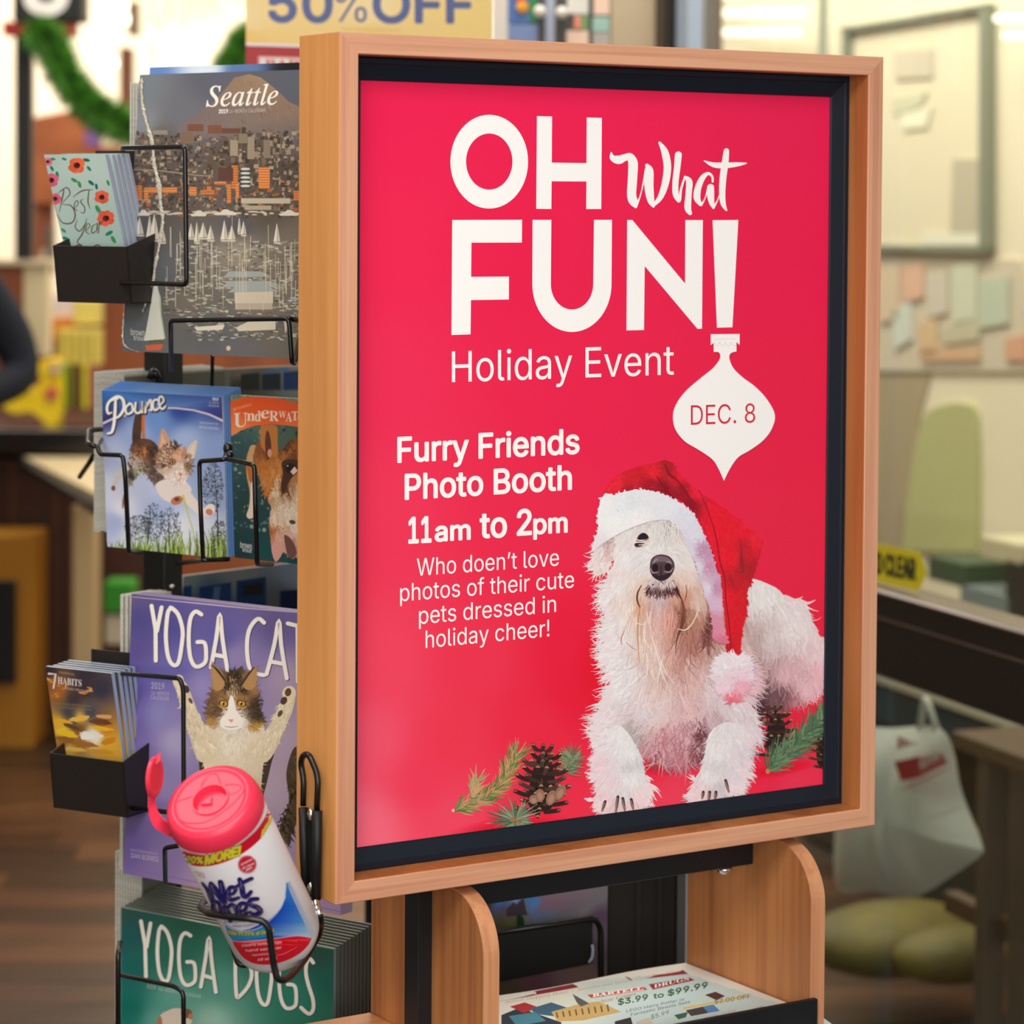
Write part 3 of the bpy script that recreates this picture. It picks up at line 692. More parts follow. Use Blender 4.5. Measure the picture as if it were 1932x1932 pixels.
# mouth
pa.poly([(1219, 1118), (1222, 1104), (1238, 1100), (1244, 1092), (1250, 1100), (1268, 1104), (1275, 1117), (1262, 1120), (1245, 1118), (1232, 1121)], (94, 58, 62), 4)
pa.hair(150, region([(1219, 1104), (1275, 1104), (1275, 1118), (1219, 1118)], 0), lambda q: 90 + (1245 - q[:, 0]) * .7, lambda q: np.tile((110., 74, 78), (len(q), 1)), 13, 1.9, cjit=26)
pa.hair(90, region([(1225, 1092), (1268, 1092), (1268, 1104), (1225, 1104)], 0), lambda q: 90 + (1245 - q[:, 0]) * 1.4, lambda q: np.tile((206., 188, 192), (len(q), 1)), 12, 1.5, cjit=26)
for s_ in (([(1209, 1104), (1202, 1118), (1201, 1132), (1206, 1146)], [1.6, 3.2, 3.4, 2], (110, 62, 46)), ([(1275, 1108), (1279, 1120), (1284, 1130)], [3, 4.4, 2], (78, 44, 44)), ([(1286, 1156), (1287, 1170), (1284, 1184), (1276, 1205), (1273, 1232)], [3, 7, 6, 3, 1], (112, 74, 58)),
           ([(1284, 1128), (1288, 1146), (1286, 1160)], [3, 5, 3], (120, 80, 64)), ([(1206, 1146), (1202, 1180), (1203, 1220), (1205, 1250)], [2, 3, 2, .8], (206, 150, 116)), ([(1293, 1104), (1294, 1122), (1288, 1138)], [1, 1.8, 1], (150, 94, 66)),
           ([(1190, 1160), (1202, 1176), (1216, 1176), (1224, 1164)], [1, 1.6, 1.4, .6], (246, 232, 222)), ([(1277, 1186), (1292, 1188), (1306, 1174), (1318, 1146)], [1, 2.2, 2, 1], (246, 226, 214)), ([(1228, 1200), (1240, 1240), (1250, 1275), (1262, 1300)], [1.4, 2.4, 2, .8], (248, 232, 228)),
           ([(1252, 1232), (1244, 1260), (1238, 1300)], [1.2, 2.2, .8], (248, 234, 232)), ([(1234, 1215), (1252, 1262), (1272, 1292)], [1, 2, .8], (246, 226, 222)), ([(1177, 1190), (1171, 1204), (1172, 1216)], [1, 1.6, .8], (196, 132, 96)), ([(1180, 1212), (1192, 1222), (1200, 1226)], [1, 1.3, .6], (196, 140, 120)),
           ([(1295, 1240), (1299, 1250), (1290, 1268)], [.8, 1.6, .6], (240, 214, 210))):
    pa.stroke(*s_)
# eye and nose
pa.poly([(1197, 1030), (1202, 1010), (1212, 1005), (1222, 1010), (1224, 1020), (1216, 1030), (1202, 1034)], (222, 198, 184), 4)
pa.poly([(1201, 1017), (1206, 1008), (1214, 1005), (1221, 1010), (1222, 1016), (1212, 1018)], (44, 34, 40), 3)
pa.poly([(1197, 1025), (1208, 1023), (1216, 1024), (1210, 1030), (1200, 1032), (1196, 1029)], (62, 50, 56), 3)
pa.stroke([(1200, 1020), (1210, 1021), (1220, 1018)], [2, 3, 1], (96, 84, 92))
for s_ in ([(1190, 1024), (1206, 1023), (1222, 1025)], [(1198, 1018), (1208, 1020), (1222, 1021)], [(1204, 1028), (1214, 1027), (1224, 1022)], [(1196, 1034), (1206, 1036), (1214, 1032)]): pa.stroke(s_, [1, 1.8, .8], (244, 234, 238))
pa.poly([(1225, 1066), (1228, 1054), (1238, 1047), (1250, 1046), (1262, 1050), (1270, 1060), (1271, 1072), (1266, 1084), (1256, 1093), (1246, 1096), (1234, 1091), (1226, 1080)], (86, 66, 72), 5)
pa.poly([(1228, 1064), (1234, 1052), (1246, 1049), (1260, 1053), (1267, 1063), (1254, 1060), (1240, 1060)], (122, 104, 112), 5)
pa.poly([(1229, 1082), (1245, 1086), (1264, 1080), (1258, 1091), (1246, 1095), (1234, 1090)], (52, 36, 42), 5)
pa.blob(1235, 1071, 6, 8, (42, 26, 32)); pa.blob(1259, 1070, 6.5, 7.5, (42, 26, 32)); pa.stroke([(1246, 1066), (1246, 1080), (1246, 1094)], [1.5, 2.4, 2], (50, 34, 40))
for s_ in ([(1226, 1072), (1230, 1080), (1240, 1079)], [(1252, 1078), (1262, 1079), (1268, 1072)], [(1231, 1062), (1236, 1056), (1240, 1056)], [(1256, 1060), (1262, 1060), (1265, 1064)]): pa.stroke(s_, [1, 2, 1], (168, 160, 178))
# ---- santa hat
hat = [(1141, 933), (1152, 908), (1172, 892), (1205, 880), (1240, 872), (1256, 868), (1270, 884), (1290, 905), (1312, 925), (1345, 945), (1372, 965), (1396, 985), (1422, 1004), (1435, 1016), (1434, 1028), (1425, 1062), (1416, 1095), (1409, 1115), (1406, 1150), (1400, 1180), (1396, 1205), (1394, 1236), (1372, 1237), (1370, 1205), (1366, 1160), (1361, 1105), (1352, 1070), (1340, 1030), (1325, 990), (1300, 955), (1262, 932), (1220, 924), (1180, 928)]
hatc = cols([(1160, 912, (240, 38, 60)), (1190, 905, (214, 34, 50)), (1185, 920, (180, 30, 46)), (1230, 890, (236, 36, 54)), (1225, 915, (170, 26, 44)), (1250, 918, (150, 22, 40)), (1256, 880, (180, 32, 44)), (1268, 900, (206, 34, 48)), (1280, 925, (160, 24, 42)), (1300, 948, (150, 22, 40)),
             (1280, 895, (240, 32, 62)), (1310, 930, (240, 34, 64)), (1350, 960, (240, 28, 54)), (1340, 1000, (240, 30, 54)), (1370, 1000, (238, 30, 50)), (1400, 1000, (240, 32, 56)), (1425, 1020, (240, 36, 60)), (1405, 1030, (206, 32, 48)), (1404, 1070, (182, 34, 46)), (1380, 1050, (238, 30, 50)), (1355, 1050, (240, 30, 56)), (1385, 1100, (200, 34, 46)), (1370, 1120, (238, 30, 48)), (1400, 1120, (220, 32, 48)), (1385, 1180, (228, 30, 46)), (1376, 1220, (206, 30, 44)), (1390, 1220, (226, 32, 48))])
Rh = region(hat, 4)
X, Y = np.meshgrid(np.arange(1138, 1438, 4.), np.arange(866, 1240, 4.)); q = np.stack([X.ravel(), Y.ravel()], 1)
pa.poly(hat, None, 4, cols=hatc(np.array(catmull(hat, 4, True))))
pa.hair(3600, Rh, dirs([(1200, 900, 20), (1280, 920, 45), (1350, 980, 60), (1390, 1060, 85), (1385, 1200, 92)]), hatc, 8, 4.0, jit=24, cjit=3, spread=2e-4)
pa.stroke([(1253, 876), (1262, 895), (1276, 906), (1290, 925), (1306, 950), (1312, 962)], [3, 6, 3, 5, 4, 2], (150, 22, 40)); pa.stroke([(1238, 898), (1256, 925), (1275, 945)], [2, 5, 2], (140, 20, 38))
pa.stroke([(1318, 925), (1336, 968), (1350, 1015), (1357, 1060), (1366, 1090), (1368, 1130), (1374, 1175), (1378, 1234)], [1, 1.6, 2, 2.4, 2.2, 2.2, 2, 1.6], (150, 24, 34))
pa.stroke([(1395, 1014), (1397, 1040), (1398, 1060), (1402, 1080)], [1, 3, 8, 3], (160, 36, 46)); pa.stroke([(1376, 1085), (1384, 1108)], [3, 2], (176, 34, 44))
# brim
brim = [(1127, 1000), (1126, 970), (1131, 948), (1138, 934), (1146, 931), (1158, 934), (1175, 928), (1205, 924), (1235, 928), (1262, 938), (1290, 955), (1312, 978), (1325, 1005), (1340, 1040), (1352, 1080), (1360, 1112), (1362, 1160), (1366, 1190), (1372, 1212), (1360, 1212), (1346, 1205), (1343, 1180), (1338, 1150), (1320, 1095), (1310, 1060), (1296, 1030), (1285, 1005), (1268, 985), (1250, 981), (1220, 985), (1190, 995), (1165, 1008), (1140, 1022), (1122, 1038), (1115, 1040), (1118, 1025)]
brc = cols([(1140, 950, (246, 248, 252)), (1165, 950, (240, 244, 250)), (1190, 950, (232, 236, 246)), (1220, 940, (238, 240, 248)), (1160, 990, (248, 250, 252)), (1200, 975, (250, 250, 252)), (1130, 1030, (240, 232, 240)), (1260, 955, (238, 240, 250)), (1290, 975, (230, 232, 246)), (1310, 1010, (228, 228, 244)), (1300, 1040, (226, 224, 242)), (1325, 1040, (200, 150, 186)), (1332, 1070, (206, 150, 182)), (1318, 1070, (226, 224, 240)), (1335, 1110, (228, 222, 240)), (1350, 1110, (206, 150, 190)), (1350, 1140, (224, 190, 220)), (1345, 1170, (222, 150, 176)), (1360, 1190, (228, 150, 176)), (1365, 1205, (226, 120, 150))])
pa.poly(brim, None, 4, cols=brc(np.array(catmull(brim, 4, True))))
pa.hair(2600, region(brim, 4), lambda q: rng.random(len(q)) * 360, brc, 5, 4.5, jit=10, cjit=2, spread=1.5e-4)
pa.stroke([(1118, 1040), (1140, 1023), (1165, 1008), (1195, 994), (1225, 984), (1250, 981), (1262, 984)], [1, 1.6, 1.6, 1.6, 1.6, 2, 1], (206, 190, 200))
# brow hair falling over the brim edge, pom
for k in range(26):
    x = rng.uniform(1225, 1275); pa.stroke([(x, 984 + rng.uniform(-2, 4)), (x + rng.uniform(-10, 14), 1000 + rng.uniform(0, 8)), (x + rng.uniform(-16, 24), 1022 + rng.uniform(0, 18))], [1.2, 2.4, .6], (238 + rng.uniform(-20, 8), 232, 232), 3, cap=False)
pom = [(1345, 1275), (1348, 1255), (1362, 1240), (1380, 1236), (1402, 1240), (1412, 1250), (1416, 1270), (1410, 1292), (1398, 1308), (1386, 1322), (1372, 1318), (1356, 1300)]
pc = cols([(1360, 1260, (242, 234, 244)), (1390, 1250, (246, 236, 246)), (1405, 1270, (242, 222, 238)), (1370, 1290, (244, 220, 232)), (1395, 1295, (244, 180, 200)), (1382, 1318, (244, 120, 140)), (1350, 1280, (240, 222, 234))])
pa.poly(pom, None, 4, cols=pc(np.array(catmull(pom, 4, True))))
pa.hair(700, region(pom, 3), lambda q: np.degrees(np.arctan2(q[:, 1] - 1272, q[:, 0] - 1380)), pc, 12, 4, jit=25, cjit=6)
# left cone and fir sprigs
twig([(858, 1530), (900, 1512), (935, 1490), (960, 1450), (975, 1420)], 300, 34, (14, 52), 21, [(110, 132, 70), (136, 156, 92), (92, 112, 62), (160, 150, 110), (212, 150, 110)])
twig([(890, 1505), (895, 1490), (900, 1470)], 60, 30, (10, 60), 22, [(180, 170, 120), (214, 160, 120), (150, 160, 110)])
pa.blob(855, 1529, 3, 3, (240, 200, 170))
twig([(1070, 1458), (1075, 1440), (1078, 1425)], 110, 28, (8, 100), 23, [(120, 140, 110), (98, 122, 96), (150, 150, 116)])
cone(1023, 1472, 38, 58, 9, 2, .06)
for x, y, r_, a in ((1018, 1500, 12, -5), (1039, 1505, 15, 20), (1056, 1495, 16, 30), (1006, 1508, 9, 70)): pa.blob(x, y, 9, r_, (150, 114, 96), a, 14); pa.blob(x, y + 2, 5, r_ * .6, (176, 136, 112), a, 12)
for a0 in np.linspace(100, 440, 90):
    r = random.Random(int(a0 * 31)); cx, cy = (972, 1548); L = r.uniform(26, 62) if 150 < a0 < 330 else r.uniform(18, 36); a = math.radians(a0 + r.uniform(-8, 8))
    e = (cx + math.cos(a) * L, cy + math.sin(a) * L * .8); mid = (cx + math.cos(a) * L * .55 + r.uniform(-3, 3), cy + math.sin(a) * L * .45)
    pa.stroke([(cx, cy), mid, e], [2, 2.6, .7], r.choice([(120, 140, 112), (96, 120, 96), (150, 164, 146), (84, 104, 80), (132, 150, 110)]), 3, cap=False)
pa.blob(966, 1546, 5, 5, (176, 110, 76)); pa.blob(979, 1549, 5, 4, (160, 104, 74))
# ---- lettering
WHT = (254, 254, 254)
A2 = lambda cx, cy, rx, ry, n=56, st=0., en=360.: [(cx + math.cos(math.radians(a)) * rx, cy + math.sin(math.radians(a)) * ry) for a in np.linspace(st, en, n, endpoint=(en - st) < 360)]
pa.poly(A2(923, 305, 73.3, 88.5), WHT, holes=[A2(923, 304.8, 43.8, 53)])
pa.poly([(1013, 219), (1041.6, 219.8), (1041, 306.8), (1106.5, 307.7), (1107, 221.5), (1135.5, 222.4), (1134.3, 394.3), (1106, 394.4), (1106.4, 342.4), (1040.8, 342), (1040.2, 394.2), (1011.7, 394)], WHT)
pa.poly([(853.2, 415), (985, 414.6), (984.6, 457.6), (889.4, 457.8), (888.8, 522.3), (960.2, 521.8), (960, 565), (888.5, 566.2), (887.7, 630.8), (851.7, 632)], WHT)
U_o = [(1004.8, 414.8), (1040.2, 414.8), (1039.2, 538)]; 
inner = [(1039.2 + 40 - 40 * math.cos(math.radians(a)), 536 + 48 * math.sin(math.radians(a))) for a in np.linspace(0, 180, 22)]
outer = [(1079 + 74.7 * math.cos(math.radians(a)), 536 + 90.3 * math.sin(math.radians(a))) for a in np.linspace(0, 180, 30)]
pa.poly([(1004.8, 414.8), (1040.2, 414.8)] + inner + [(1120.6, 414.8), (1154.6, 414.8)] + outer, WHT)
pa.poly([(1183.2, 415), (1193, 415), (1292.4, 535), (1293, 415.2), (1326, 415.2), (1324.4, 620), (1316, 620.5), (1216.4, 502), (1215, 622.6), (1182, 623.4)], WHT)
pa.poly([(1344.4, 415.4), (1393, 415), (1381.8, 617.5), (1352.6, 618.2)], WHT)
def Wp(pts, w): pa.stroke([(1140 + x / 6.9, 250 + y / 6.9) for x, y in pts], [v / 6.9 for v in w], WHT, 8)
Wp([(90, 262), (110, 330), (190, 355), (270, 325), (340, 320), (378, 400)], [18, 78, 112, 90, 100, 122]); Wp([(345, 325), (374, 400), (368, 600), (356, 800), (378, 900), (410, 968)], [100, 124, 122, 120, 112, 36])
Wp([(410, 965), (470, 820), (510, 650), (545, 480)], [40, 16, 20, 36]); Wp([(556, 430), (585, 500), (582, 700), (606, 880), (640, 960)], [50, 108, 118, 92, 36])
Wp([(632, 955), (725, 850), (790, 680), (822, 460), (790, 260), (722, 135)], [36, 70, 92, 98, 92, 36])
Wp([(965, 290), (950, 450), (928, 640), (930, 800), (970, 885)], [90, 84, 80, 78, 54]); Wp([(985, 870), (1000, 740), (1045, 590)], [36, 30, 24]); Wp([(1052, 580), (1106, 640), (1098, 800), (1088, 980), (1118, 1050)], [36, 82, 80, 86, 52])
Wp([(1412, 640), (1404, 570), (1350, 535), (1280, 590), (1222, 720), (1208, 850), (1252, 935)], [26, 30, 42, 70, 84, 88, 46]); Wp([(1262, 945), (1310, 860), (1345, 740)], [30, 14, 20])
Wp([(1384, 715), (1385, 820), (1400, 920), (1420, 968)], [92, 92, 66, 40]); Wp([(1420, 978), (1475, 880), (1520, 740)], [36, 14, 10])
Wp([(1590, 240), (1575, 380), (1545, 600), (1536, 800), (1550, 930), (1590, 1012)], [70, 86, 88, 80, 66, 24]); Wp([(1300, 368), (1420, 420), (1560, 428), (1740, 414), (1850, 400)], [12, 62, 76, 52, 14])
pa.text('Holiday Event', (852.6, 721), (1271.5, 706.5), 58, WHT, h2=56)
pa.text('Furry Friends', (751, 872), (1092, 854.8), 46.2, WHT, bold=.034, h2=45.4)
pa.text('Photo Booth', (765, 942), (1077.5, 922.8), 46.5, WHT, bold=.034, h2=45)
# second size jump in the time line
pa.text('11', (772, 1024.4), (812.5, 1022.4), 47.5, WHT, bold=.036); pa.text('am', (821.5, 1021), (886.5, 1017), 36, WHT, bold=.045); pa.text('to', (906.5, 1014.5), (955, 1012.2), 47, WHT, bold=.036)
pa.text('2', (976.5, 1009.6), (1002, 1008), 47, WHT, bold=.036); pa.text('pm', (1007.5, 1007), (1069.5, 1003.5), 36, WHT, bold=.045)
pa.text("Who doen't love".replace("'", '\u2019'), (786.5, 1086.5), (1054.5, 1067), 32.5, WHT, h2=31.5)
pa.text('photos of their cute', (755, 1134.5), (1083, 1108.5), 32.5, WHT, h2=31.5)
pa.text('pets dressed in', (790.5, 1177.5), (1049, 1154.5), 32.5, WHT, h2=31.5)
pa.text('holiday cheer!', (803, 1222.6), (1036.5, 1200.5), 32.5, WHT, h2=31.5)
orn = [(1339.5, 630.5), (1394, 630), (1394, 651), (1388, 645), (1388, 662.5)] + [tuple(p) for p in catmull([(1388, 663), (1378, 666), (1374.5, 675), (1382, 694), (1400, 712), (1424, 730), (1446, 754), (1460.5, 783), (1454, 810), (1437, 832), (1412, 850), (1392, 862), (1377, 882), (1364.8, 906)], 6)][:-1] + [(1364.4, 907)] + [tuple(p) for p in catmull([(1364, 906), (1354, 884), (1342, 866), (1316, 848), (1290, 832), (1272, 808), (1268.5, 780), (1278, 756), (1296, 734), (1322, 712), (1344, 694), (1357, 676), (1355, 665), (1345, 664)], 6)] + [(1345, 647), (1339.5, 651)]
pa.poly(orn, WHT)
for i in range(4):
    x = 1345 + i * 11; pa.stroke([(x, 645), (x + 4, 652), (x + 8, 652), (x + 11, 645)], .8, (250, 190, 200))
pa.stroke([(1345, 640.5), (1388, 639)], .8, (250, 200, 206), 2)
pa.text('DEC. 8', (1302, 801.6), (1423.5, 797), 37, (222, 32, 64), h2=36)
pa.build('artwork', vcmat('poster_print', rough=.5, spec=.2), poster)

# ================================================================== the newspaper stand under the frame
BLKM = mat('black_steel', (20, 22, 27), rough=.45, bump=.1, bscale=700)
CHR = mat('chrome', (225, 225, 225), rough=.12, metal=1.)
stand = thing('newspaper_stand', 'wooden newspaper stand with two rounded side panels under the poster frame', 'stand', (.357, .08, 0))
WPE = wood('panel_edge_band', (214, 154, 112), (186, 124, 86), 'z', freq=130)
def panel_outline(x, y0, y1, zt, r, n=14):
    a = [(x, y0 + r - r * math.cos(t), zt - r + r * math.sin(t)) for t in np.linspace(0, math.pi / 2, n)]
    return [(x, y0, 0.0)] + a + [(x, y1, zt), (x, y1, 0.0)]
for xa in (.146, .550):
    MB().prism(panel_outline(xa + .0006, -.0292, .19, .8915, .058), (.0168, 0, 0)).obj('side_panel', WP, stand)
    # edge band following the rounded front edge
    o = panel_outline(xa, -.030, .19, .8922, .0585); i = panel_outline(xa, -.0286, .19, .8908, .0571)
    n = 16; v = []; f = []
    for k in range(n):
        for P in (o[k], (o[k][0] + .018, *o[k][1:]), (i[k][0] + .018, *i[k][1:]), i[k]): v.append(P)
    v += [(xa, .19, .8922), (xa + .018, .19, .8922), (xa + .018, .19, .8908), (xa, .19, .8908)]
    for k in range(n): f += [(4 * k + j, 4 * k + (j + 1) % 4, 4 * k + 4 + (j + 1) % 4, 4 * k + 4 + j) for j in range(4)]
    MB().add(v, f).obj('edge_band', WPE, stand)
MB().box(.130, .146, .067, .094, 0, .8995, .0006).obj('post', BLKM, stand)
MB().box(.568, .584, .067, .094, 0, .8995, .0006).obj('post', BLKM, stand)
MB().box(.164, .550, .070, .084, .8575, .8995, .0008).obj('cross_rail', BLKM, stand)
kn = aty(1368, 1640, .076)
MB().lathe((kn[0], .077, .8575), (0, 0, -1), [(.0075, 0), (.0085, .002), (.0085, .004), (.006, .0075), (.0, .0088)], 24).obj('knob', CHR, stand, smooth=True)
MB().box(.164, .550, -.028, .19, .655, .667, .0006).obj('tray', BLKM, stand)
MB().box(.1535, .5535, -.0385, -.0312, .600, .7375, .0012).obj('tray_lip', BLKM, stand)
MB().box(.03, .1455, .100, .190, .60, .728, .001).obj('ledge', wood('ledge_laminate', (200, 136, 84), (168, 106, 62), 'x', freq=110), stand)
# ---- newspapers
def paper_z(x, y, k): return .6675 + .0032 * k + .0013 * math.sin(x * 26 + k * .1) * max(0, (y - .155)) / .035
NWP = mat('newsprint', (222, 218, 208), rough=.85)
for k in range(17):
    nm = thing('newspaper', 'folded coupon flyer newspaper on top of the stack behind the black lip' if k == 16 else 'folded flyer newspaper, ' + ('next to bottom one' if k == 1 else 'bottom one' if k == 0 else ORD[15 - k] + ' from the top') + ' in the tray', 'newspaper', (.36, .08, .667 + .0032 * k), 'flyer newspapers stacked in the tray' if k < 16 else None)
    r = random.Random(k); x0_, x1_ = .1665 + r.uniform(0, .003), .5485 - r.uniform(0, .003); y0_, y1_ = -.0290 + r.uniform(0, .004), .1885 - r.uniform(0, .006)
    nx, ny = (26, 12); v = []; f = []
    for j in range(ny + 1):
        for i in range(nx + 1):
            x = x0_ + (x1_ - x0_) * i / nx; y = y0_ + (y1_ - y0_) * j / ny + (.005 * math.sin(x * 40 + k) + .004 * math.sin(x * 97) if j == ny else 0)
            v.append((x, y, paper_z(x, y, k)))
    m_ = len(v); v += [(p[0], p[1], p[2] + .0026) for p in v]; q = nx + 1
    for j in range(ny):
        for i in range(nx):
            a = j * q + i; f += [(a, a + q, a + q + 1, a + 1), (m_ + a, m_ + a + 1, m_ + a + q + 1, m_ + a + q)]
    for i in range(nx): f += [(i, i + 1, m_ + i + 1, m_ + i), (ny * q + i, m_ + ny * q + i, m_ + ny * q + i + 1, ny * q + i + 1)]
    for j in range(ny): f += [(j * q, m_ + j * q, m_ + (j + 1) * q, (j + 1) * q), (j * q + nx, (j + 1) * q + nx, m_ + (j + 1) * q + nx, m_ + j * q + nx)]
    MB().add(v, f).obj('pages', NWP, nm)
    if k == 16: top_paper = nm
zt = paper_z(.36, .1, 16) + .0026 + .0022
na = Art((.168, -.030, zt), (1, 0, 0), (0, 1, 0), .380, .2180, cell=.002)
NB = lambda q: shepard([(950, 1900, (226, 224, 214)), (1050, 1870, (222, 222, 208)), (1150, 1860, (196, 212, 206)), (1300, 1880, (186, 206, 206)), (1450, 1910, (196, 212, 212)), (1200, 1920, (190, 208, 210)), (1060, 1920, (210, 216, 208))], q)
IN_ = [(900, 1900), (1010, 1868), (1090, 1852), (1290, 1834), (1470, 1893), (1540, 2100), (900, 2100)]
na.sheet(lambda q: np.where(inpoly(q, IN_)[:, None], NB(q), np.array([(224., 220, 210)])), 130, 80)
na.poly([(944, 1888), (1010, 1867), (1080, 1854), (1180, 1842), (1288, 1829), (1298, 1836), (1190, 1849), (1090, 1861), (1012, 1875), (944, 1896)], (140, 36, 48))
na.text('Annual Shopping Hours  -  Saturday and Sunday Open 8am-10pm', (950, 1893), (1285, 1834), 5.5, (206, 150, 150), style='serifi')
na.poly([(1108, 1876), (1216, 1861), (1222, 1866), (1116, 1882)], (206, 60, 66)); na.text('BARTELL', (1118, 1880), (1214, 1866), 5.6, (246, 240, 234), style='serifb', bold=.05)
na.poly([(1224, 1856), (1300, 1843), (1311, 1848), (1232, 1866)], (150, 40, 52)); na.text('DRUGS', (1234, 1863), (1300, 1848), 6.6, (240, 236, 230), style='serifb')
na.text('Now Comes', (1132, 1892), (1200, 1876), 6, (176, 60, 66), style='serifi'); na.text('SANTA CLAUS', (1206, 1877), (1326, 1856), 6.5, (186, 206, 204))
na.text('$3.99', (1166, 1895), (1222, 1885), 10.5, (50, 92, 60), bold=.05); na.text('to', (1233, 1883), (1252, 1880), 9, (50, 92, 60), bold=.05); na.text('$99.99', (1260, 1878), (1335, 1862), 10.5, (50, 92, 60), bold=.05)
na.text('LEGO Harry Potter or', (1182, 1909), (1292, 1886), 5.2, (56, 84, 70)); na.text('Fantastic Beasts Sets', (1190, 1916), (1302, 1891), 5.2, (56, 84, 70))
# generic toy-box and castle picture blocks
na.poly([(946, 1914), (980, 1900), (1060, 1928), (1040, 1960), (946, 1960)], (44, 52, 66)); na.poly([(962, 1898), (990, 1890), (1018, 1900), (988, 1910)], (176, 44, 42)); na.poly([(1000, 1902), (1040, 1890), (1070, 1900), (1060, 1918), (1010, 1912)], (60, 96, 120)); na.poly([(960, 1916), (1010, 1908), (1030, 1925), (975, 1935)], (70, 130, 150))
na.poly([(1040, 1908), (1090, 1894), (1130, 1888), (1172, 1908), (1100, 1924), (1052, 1926)], (196, 164, 104)); na.poly([(1080, 1874), (1112, 1892), (1096, 1898), (1088, 1890)], (92, 90, 92))
for i in range(9): na.stroke([(1052 + i * 12, 1918 - i * 1.5), (1050 + i * 12, 1910 - i * 1.8)], 3, (110, 80, 52), 2)
na.poly([(1330, 1876), (1350, 1870), (1368, 1878), (1352, 1886)], (86, 50, 40)); na.poly([(1288, 1900), (1408, 1877), (1409, 1880), (1290, 1903)], (226, 180, 60))
na.text('$2.00 OFF', (1348, 1893), (1416, 1882), 8, (60, 90, 66)); na.poly([(1294, 1905), (1326, 1898), (1336, 1910), (1304, 1916)], (70, 62, 64)); na.poly([(1326, 1898), (1346, 1894), (1358, 1906), (1336, 1910)], (84, 130, 180))
na.poly([(1400, 1908), (1440, 1896), (1444, 1902), (1404, 1912)], (170, 174, 172)); na.text('DIGITAL COUPON', (1330, 1922), (1388, 1908), 4, (196, 110, 110))
na.text('$5.99', (1228, 1922), (1262, 1912), 8, (70, 104, 84)); na.poly([(1272, 1914), (1298, 1908), (1294, 1918), (1280, 1922)], (60, 96, 76)); na.poly([(1160, 1926), (1190, 1918), (1196, 1940), (1160, 1945)], (52, 44, 44)); na.poly([(1200, 1926), (1226, 1918), (1236, 1940), (1204, 1945)], (196, 186, 170))
for A_ in na.v: A_[:, 2] += np.array([paper_z(x_, y_, 16) + .0026 - zt + .0015 for x_, y_, _ in A_])
na.build('front_page_print', vcmat('newsprint_ink', rough=.8, spec=.2), top_paper)
lf = thing('flyer', 'pale blue and white flyer sticking out below the black lip', 'flyer', (.6, -.03, .70))
p0, p1, p2, p3 = atz(1542, 1912, .702), atz(1572, 1934, .702), atz(1545, 1975, .702), atz(1515, 1950, .702)
MB().hexa([q - np.array([0, 0, .004]) for q in (p0, p1, p2, p3)] + [p0, p1, p2, p3]).obj('pages', mat('flyer_paper', (200, 212, 222), rough=.7), lf)

# ================================================================== the revolving calendar rack
YR = math.radians(-67.5)
U = np.array([math.cos(YR), math.sin(YR), 0.]); N = np.array([U[1], -U[0], 0.]); UP = np.array([0, 0, 1.])
def lean(a): a = math.radians(a); return UP * math.cos(a) + N * math.sin(a)
WIRE = mat('black_wire', (16, 16, 18), rough=.32, spec=.6)
BOXM = mat('dark_brown_steel_box', (30, 24, 22), rough=.5, bump=.15, bscale=600)
pc_ = at(308, 900, 3.23); pc_[2] = 0
rack = thing('calendar_rack', 'black revolving wire rack holding wall calendars and planners', 'rack', pc_)
mb = MB(); s_ = .0165
mb.obox(pc_ - U * s_ - (-N) * s_, U, -N, UP, 2 * s_, 2 * s_, 1.60, .0012).obj('pole', BLKM, rack)
MB().lathe(pc_, UP, [(.22, 0), (.22, .012), (.05, .02), (.03, .05)], 40).obj('base', BLKM, rack, smooth=False)
sc = at(324, 1107, 3.2)
MB().sphere(at(324, 1107, 3.19), .0032, 12).obj('screw', CHR, rack, smooth=True)
def wire(path, r=.0026, name='wire_loop', fil=.006):
    return MB().tube([at(x, y, D) for x, y, D in path], r, fil, 8).obj(name, WIRE, rack, smooth=True)
# top shelf loops
wire([(232, 282, 3.03), (232, 279, 2.95), (349, 277, 2.85), (352, 537, 2.85), (230, 533, 2.95), (228, 533, 3.03)])
wire([(323, 700, 2.95), (322, 605, 2.86), (545, 601, 2.76), (551, 683, 2.76), (556, 686, 2.8), (565, 640, 2.86)])
wire([(545, 601, 2.76), (570, 606, 2.82)])
wire([(401, 672, 3.05), (400, 735, 3.1)], .0022)
# second shelf
wire([(214, 812, 3.22), (190, 810, 3.14), (167, 812, 3.12), (166, 836, 3.08), (178, 842, 3.05)], .003)
wire([(180, 856, 3.2), (150, 900, 3.35)], .003)
wire([(192, 829, 3.12), (184, 842, 3.0), (188, 857, 3.0), (232, 859, 2.97), (237, 905, 2.97), (243, 1041, 3.0), (268, 1042, 3.1)])
wire([(430, 840, 2.92), (424, 867, 2.86), (376, 870, 2.9), (378, 950, 2.9), (383, 1054, 2.9)])
wire([(428, 866, 2.86), (480, 877, 2.82), (482, 960, 2.82), (485, 1064, 2.84), (513, 1065, 2.95)])
wire([(335, 1063, 3.2), (383, 1057, 2.93), (432, 1055, 2.95)])
MB().sphere(at(430, 846, 2.89), .0052, 12, (1, 1, 1.25)).sphere(at(433, 858, 2.88), .0045, 12).obj('weld_bead', WIRE, rack, smooth=True)
# third shelf
wire([(222, 1270, 2.98), (340, 1280, 2.9), (346, 1300, 2.9), (347, 1520, 2.9), (330, 1534, 2.9), (222, 1521, 2.98)])
wire([(312, 1664, 2.93), (311, 1600, 2.86), (345, 1594, 2.84), (470, 1600, 2.78)])
